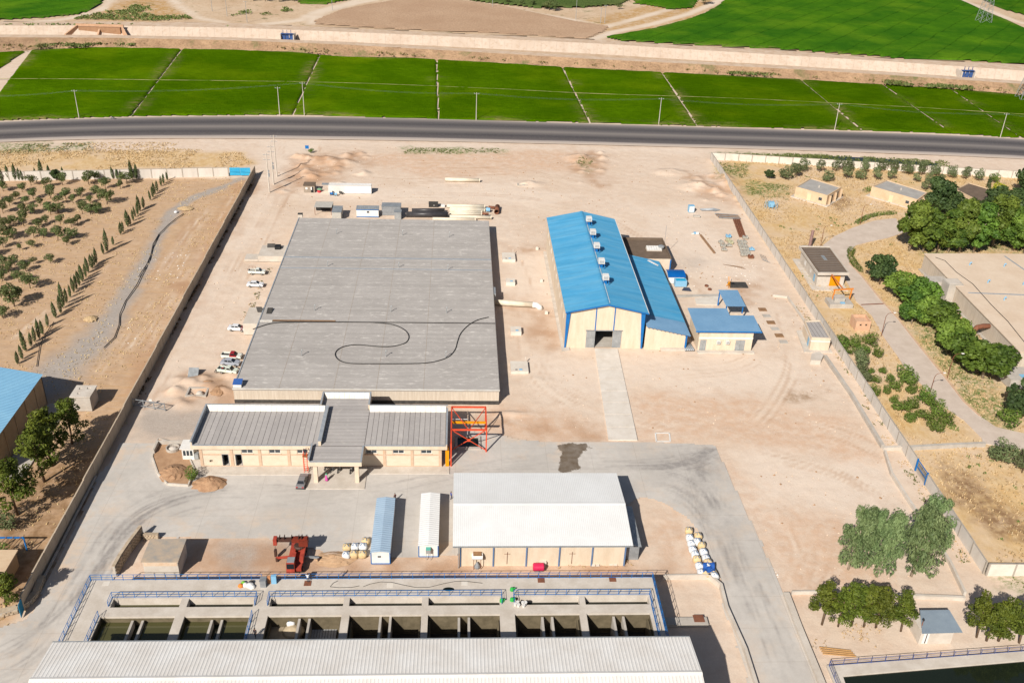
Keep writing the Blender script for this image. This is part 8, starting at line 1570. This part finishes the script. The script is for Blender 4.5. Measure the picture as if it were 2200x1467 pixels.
for k,(dx,dy,s_,m_) in enumerate(((-.6,.3,.45,mat('orange_bag', A(236,140,60), None, 1, .7)),(.1,.5,.5,WPAINT),(.8,.4,.65,WPAINT),(1.2,.0,.5,WPAINT),(-.3,.9,.4,mat('green_bag', A(120,190,60), None, 1, .7)),(.9,1.0,.45,BLACKP))): part('bag', MB().lathe([(s_*.9,0),(s_,.15),(s_*.75,.35),(s_*.2,.5)],(q.x+dx,q.y+dy,DZ),9), m_, T)
GRN = mat('green_pump_paint', A(60,190,84), A(50,170,74), 1, .5)
for (x,y,lb) in ((1078,1292,'green pump at the corner of the middle basin railing'),(1100,1268,'small green pump at the top of the walkway gap'),(1100,1290,'green pump beside the white buckets')): q = g(x,y,DZ); single('pump', MB().lathe([(.28,0),(.36,.1),(.3,.5),(.12,.6)],q,10).tube([q+Vector((0,0,.4)),q+Vector((.5,.1,.4))],.12,8), GRN, lb, 'pump')
for k,(x,y) in enumerate(((1107,1300),(1114,1302),(1123,1297),(1129,1297),(1125,1303),(1112,1296))): q = g(x,y,DZ); single('bucket', MB().lathe([(.2,0),(.26,.42),(.27,.44)],q,10), WPAINT, 'white bucket in the cluster on the deck walkway', 'bucket', 'buckets on the deck')
for (x,y) in ((838,1257),(998,1252),(228,1253)): q = g(x,y,DZ); single('deck_patch', MB().box(q.x-.5,q.x+.5,q.y-.5,q.y+.5,DZ+.003,DZ+.02), WHWALL, 'pale square patch let into the deck', 'patch', 'pale patches on the deck')
hp = crop(540,1140,3.929,[(910,463),(850,475),(740,478),(665,470),(690,440),(730,420)]); single('hose', MB().tube([g(x,y,DZ+.05) for x,y in hp],.04,5), BLACKP, 'short black hose curled on the deck near the worker', 'hose', smooth=True)
hp = crop(540,1140,3.929,[(945,470),(1000,448),(1090,430),(1180,432),(1280,455),(1380,475),(1500,475),(1620,445),(1720,425),(1820,425),(1950,440)]); single('hose', MB().tube([g(x,y,DZ+.05) for x,y in hp],.04,5), BLACKP, 'long wavy black hose on the far walkway of the deck', 'hose', smooth=True)
q = g(964,1265,DZ); single('puddle', MB().lathe([(.9,0),(.85,.012)],(q.x,q.y,DZ+.002),14,1,.5), WDARK, 'dark puddle on the deck walkway', 'puddle')
# black pipeline lying in the orchard compound
hp = k4([(1160,378),(1110,410),(1060,450),(1000,510),(965,570),(950,640),(915,720),(860,830),(790,930),(755,1010),(750,1080),(720,1160),(655,1222)]); single('pipeline', MB().tube([g(x,y,.12) for x,y in hp],.11,7), BLACKP, 'long black pipe snaking beside the gravel track', 'pipe', smooth=True); hp = k4([(1000,510),(960,590),(940,670),(870,775)]); single('pipeline', MB().tube([g(x+1.0,y,.12) for x,y in hp],.09,7), BLACKP, 'short black pipe lying against the long one', 'pipe', smooth=True); hp = k4([(340,1060),(290,1130),(250,1210),(230,1340)]); single('pipeline', MB().tube([g(x,y,.1) for x,y in hp],.08,7), BLACKP, 'black hose running from the cypress row to the pale blue shed', 'hose', smooth=True)
q = g(378,457); single('white_sack', MB().lathe([(.5,0),(.6,.2),(.4,.5),(.1,.6)],q,9), BAGW, 'white sack beside the straw heap', 'sack')
# ------------------------------------------------------------------ people
SKIN = mat('skin', A(190,140,110), None, 1, .6); HAIR = mat('dark_hair', (0.01,0.009,0.008,1), None, 1, .5)
def person(label, q, rz, top, legs, pose='stand', robe=None, hat=None):
    """one skinned body; joints in local coordinates, facing +y"""
    walk = .18 if pose == 'walk' else .06
    J = {'pelvis':(0,0,.95,.15,.11),'waist':(0,0,1.12,.14,.10),'chest':(0,.02,1.34,.17,.11),'neck':(0,.02,1.50,.06,.06),'head0':(0,.03,1.60,.085,.095),'head1':(0,.03,1.70,.085,.095),
         'hL':(-.1,0,.90,.095,.095),'kL':(-.11,.03+walk,.50,.065,.065),'aL':(-.11,walk-.02,.09,.05,.05),'tL':(-.12,walk+.14,.04,.045,.04),'hR':(.1,0,.90,.095,.095),'kR':(.11,.03-walk*.3,.50,.065,.065),'aR':(.11,-walk-.02,.09,.05,.05),'tR':(.12,-walk+.14,.04,.045,.04),
         'sL':(-.2,.01,1.42,.065,.065),'eL':(-.26,.0,1.14,.05,.05),'wL':(-.25,.12,.92,.035,.035),'sR':(.2,.01,1.42,.065,.065),'eR':(.26,.0,1.14,.05,.05),'wR':(.25,.12,.92,.035,.035)}
    if pose == 'reach': J.update(eR=(.28,.22,1.36,.05,.05), wR=(.24,.46,1.48,.035,.035), eL=(-.28,.2,1.3,.05,.05), wL=(-.22,.42,1.34,.035,.035))
    E_ = [('pelvis','waist'),('waist','chest'),('chest','neck'),('neck','head0'),('head0','head1'),('pelvis','hL'),('hL','kL'),('kL','aL'),('aL','tL'),('pelvis','hR'),('hR','kR'),('kR','aR'),('aR','tR'),('chest','sL'),('sL','eL'),('eL','wL'),('chest','sR'),('sR','eR'),('eR','wR')]
    for s_ in ('L','R'):     # hand: five short finger chains from the wrist
        w0 = Vector(J['w'+s_][:3]); e0 = Vector(J['e'+s_][:3]); d = (w0-e0).normalized(); sd2 = 1 if s_ == 'R' else -1; ax = Vector((0,1,0)) if abs(d.y) < .8 else Vector((1,0,0)); p0 = w0+d*.08; J['p'+s_] = (*p0,.034,.02); E_.append(('w'+s_,'p'+s_))
        for k in range(5):
            off = ax*(-.034+.02*k) if k < 4 else ax*.05; ln = (.075,.085,.08,.06,.045)[k]; b0 = p0+off if k < 4 else w0+d*.04+ax*.045; m0 = b0+d*ln*.5; t0 = b0+d*ln+Vector((-sd2*.02,0,0)); J[f'f{k}a{s_}'] = (*b0,.009,.009); J[f'f{k}b{s_}'] = (*m0,.009,.009); J[f'f{k}c{s_}'] = (*t0,.008,.008); E_ += [('p'+s_ if k < 4 else 'w'+s_, f'f{k}a{s_}'),(f'f{k}a{s_}',f'f{k}b{s_}'),(f'f{k}b{s_}',f'f{k}c{s_}')]
    names = list(J); me = bpy.data.meshes.new('body'); me.from_pydata([J[n][:3] for n in names], [(names.index(a),names.index(b)) for a,b in E_], [])
    ob = bpy.data.objects.new('person', me); COL.objects.link(ob); sm_ = ob.modifiers.new('skin','SKIN'); sb = ob.modifiers.new('sub','SUBSURF'); sb.levels = sb.render_levels = 1
    for i, n in enumerate(names): v = me.skin_vertices[0].data[i]; v.radius = J[n][3:5]; v.use_root = n == 'pelvis'
    dg = bpy.context.evaluated_depsgraph_get(); em = bpy.data.meshes.new_from_object(ob.evaluated_get(dg)); ob.modifiers.clear(); ob.data = em; bpy.data.meshes.remove(me)
    em.materials.clear(); [em.materials.append(m_) for m_ in (SKIN, top, legs, BLACKP)]
    for p in em.polygons:
        c = p.center; k = 0
        if c.z < .1: k = 3
        elif c.z < .98 and abs(c.x) < .22: k = 2
        elif c.z < 1.49 and not (abs(c.x) > .2 and (c.z < 1.0 or c.y > .34)): k = 1
        p.material_index = k; p.use_smooth = True
    ob.location = q; ob.rotation_euler = (0,0,rz); tag(ob, label, 'person'); ROOTM[ob.name] = Matrix.Identity(4)
    part('hair', MB().lathe([(.085,0),(.105,.04),(.10,.10),(.06,.145),(.01,.155)],(0,.015,1.665),12), hat or HAIR, ob, world=False, smooth=True)
    for x in (-.032,.032): part('eye', MB().lathe([(.006,0),(.011,.008),(.006,.016)],(x,.118,1.655),6), HAIR, ob, world=False)
    part('nose', MB().add([(-.014,.115,1.615),(.014,.115,1.615),(0,.145,1.618),(0,.115,1.66)],[(0,1,2),(0,2,3),(1,3,2),(0,3,1)]), SKIN, ob, world=False); part('mouth', MB().box(-.025,.025,.108,.120,1.577,1.585), REDL, ob, world=False)
    for s_ in (-1,1): part('ear', MB().box(s_*.088-.008,s_*.088+.008,.0,.04,1.62,1.675), SKIN, ob, world=False)
    if robe: part('robe', MB().lathe([(.34,.06),(.30,.4),(.24,.9),(.20,1.15),(.21,1.36),(.11,1.50)],(0,0,0),14,1,.75), robe, ob, world=False, smooth=True); part('headscarf', MB().lathe([(.16,1.42),(.13,1.55),(.125,1.7),(.06,1.82)],(0,.0,0),12), top, ob, world=False, smooth=True)
    return ob
cl = lambda n, c: mat('cloth_'+n, A(*c), None, 1, .85)
person('person in a pink and green robe standing in front of the portico', c1_(1180,998,.18), R_(150), cl('green',(120,200,160)), cl('pink',(226,80,160)), robe=cl('pinkrobe',(214,90,170)))
person('person in a white shirt standing at the deck railing by the crane', g(662,1250,DZ), R_(10), cl('white',(240,240,240)), cl('slate',(70,72,84)), 'reach')
person('person in dark clothes on the walkway between the wet and dry basins', g(549,1368,DZ), R_(170), cl('dark',(60,50,56)), cl('black',(40,40,46)), 'walk')
person('person in a blue shirt walking by the left end of the white-roofed hall', g(969,1072,.04), R_(-60), cl('blue',(70,86,160)), cl('navy',(50,56,90)), 'walk')
person('person in dark clothes behind the powder blue cabin roof', g(849,1076,.04), R_(40), cl('maroon',(90,50,50)), cl('grey',(90,90,96)), 'stand')
# painter on the orange scaffold tower
b = c1_(1020,925,.2); T = thing('scaffold_tower', 'narrow orange ladder scaffold against the pump house fascia', 'scaffold', b)
for x in (-.35,.35):
    for y in (-.3,.4): part('upright', MB().bar((x,y,0),(x,y,4.4),.09), ORANGE, T, world=False)
for z in np.arange(.5,4.4,.5): part('rung', MB().bar((-.35,-.3,z),(.35,-.3,z),.06).bar((-.35,.4,z),(.35,.4,z),.06), ORANGE, T, world=False)
part('platform', MB().box(-.5,.5,-.4,.5,3.6,3.68), WOOD, T, world=False); person('painter in dark overalls standing on the orange scaffold tower', b+Vector((0,0,3.68)), R_(0), cl('overall',(44,46,60)), cl('overall',(44,46,60)), 'reach', hat=WPAINT)
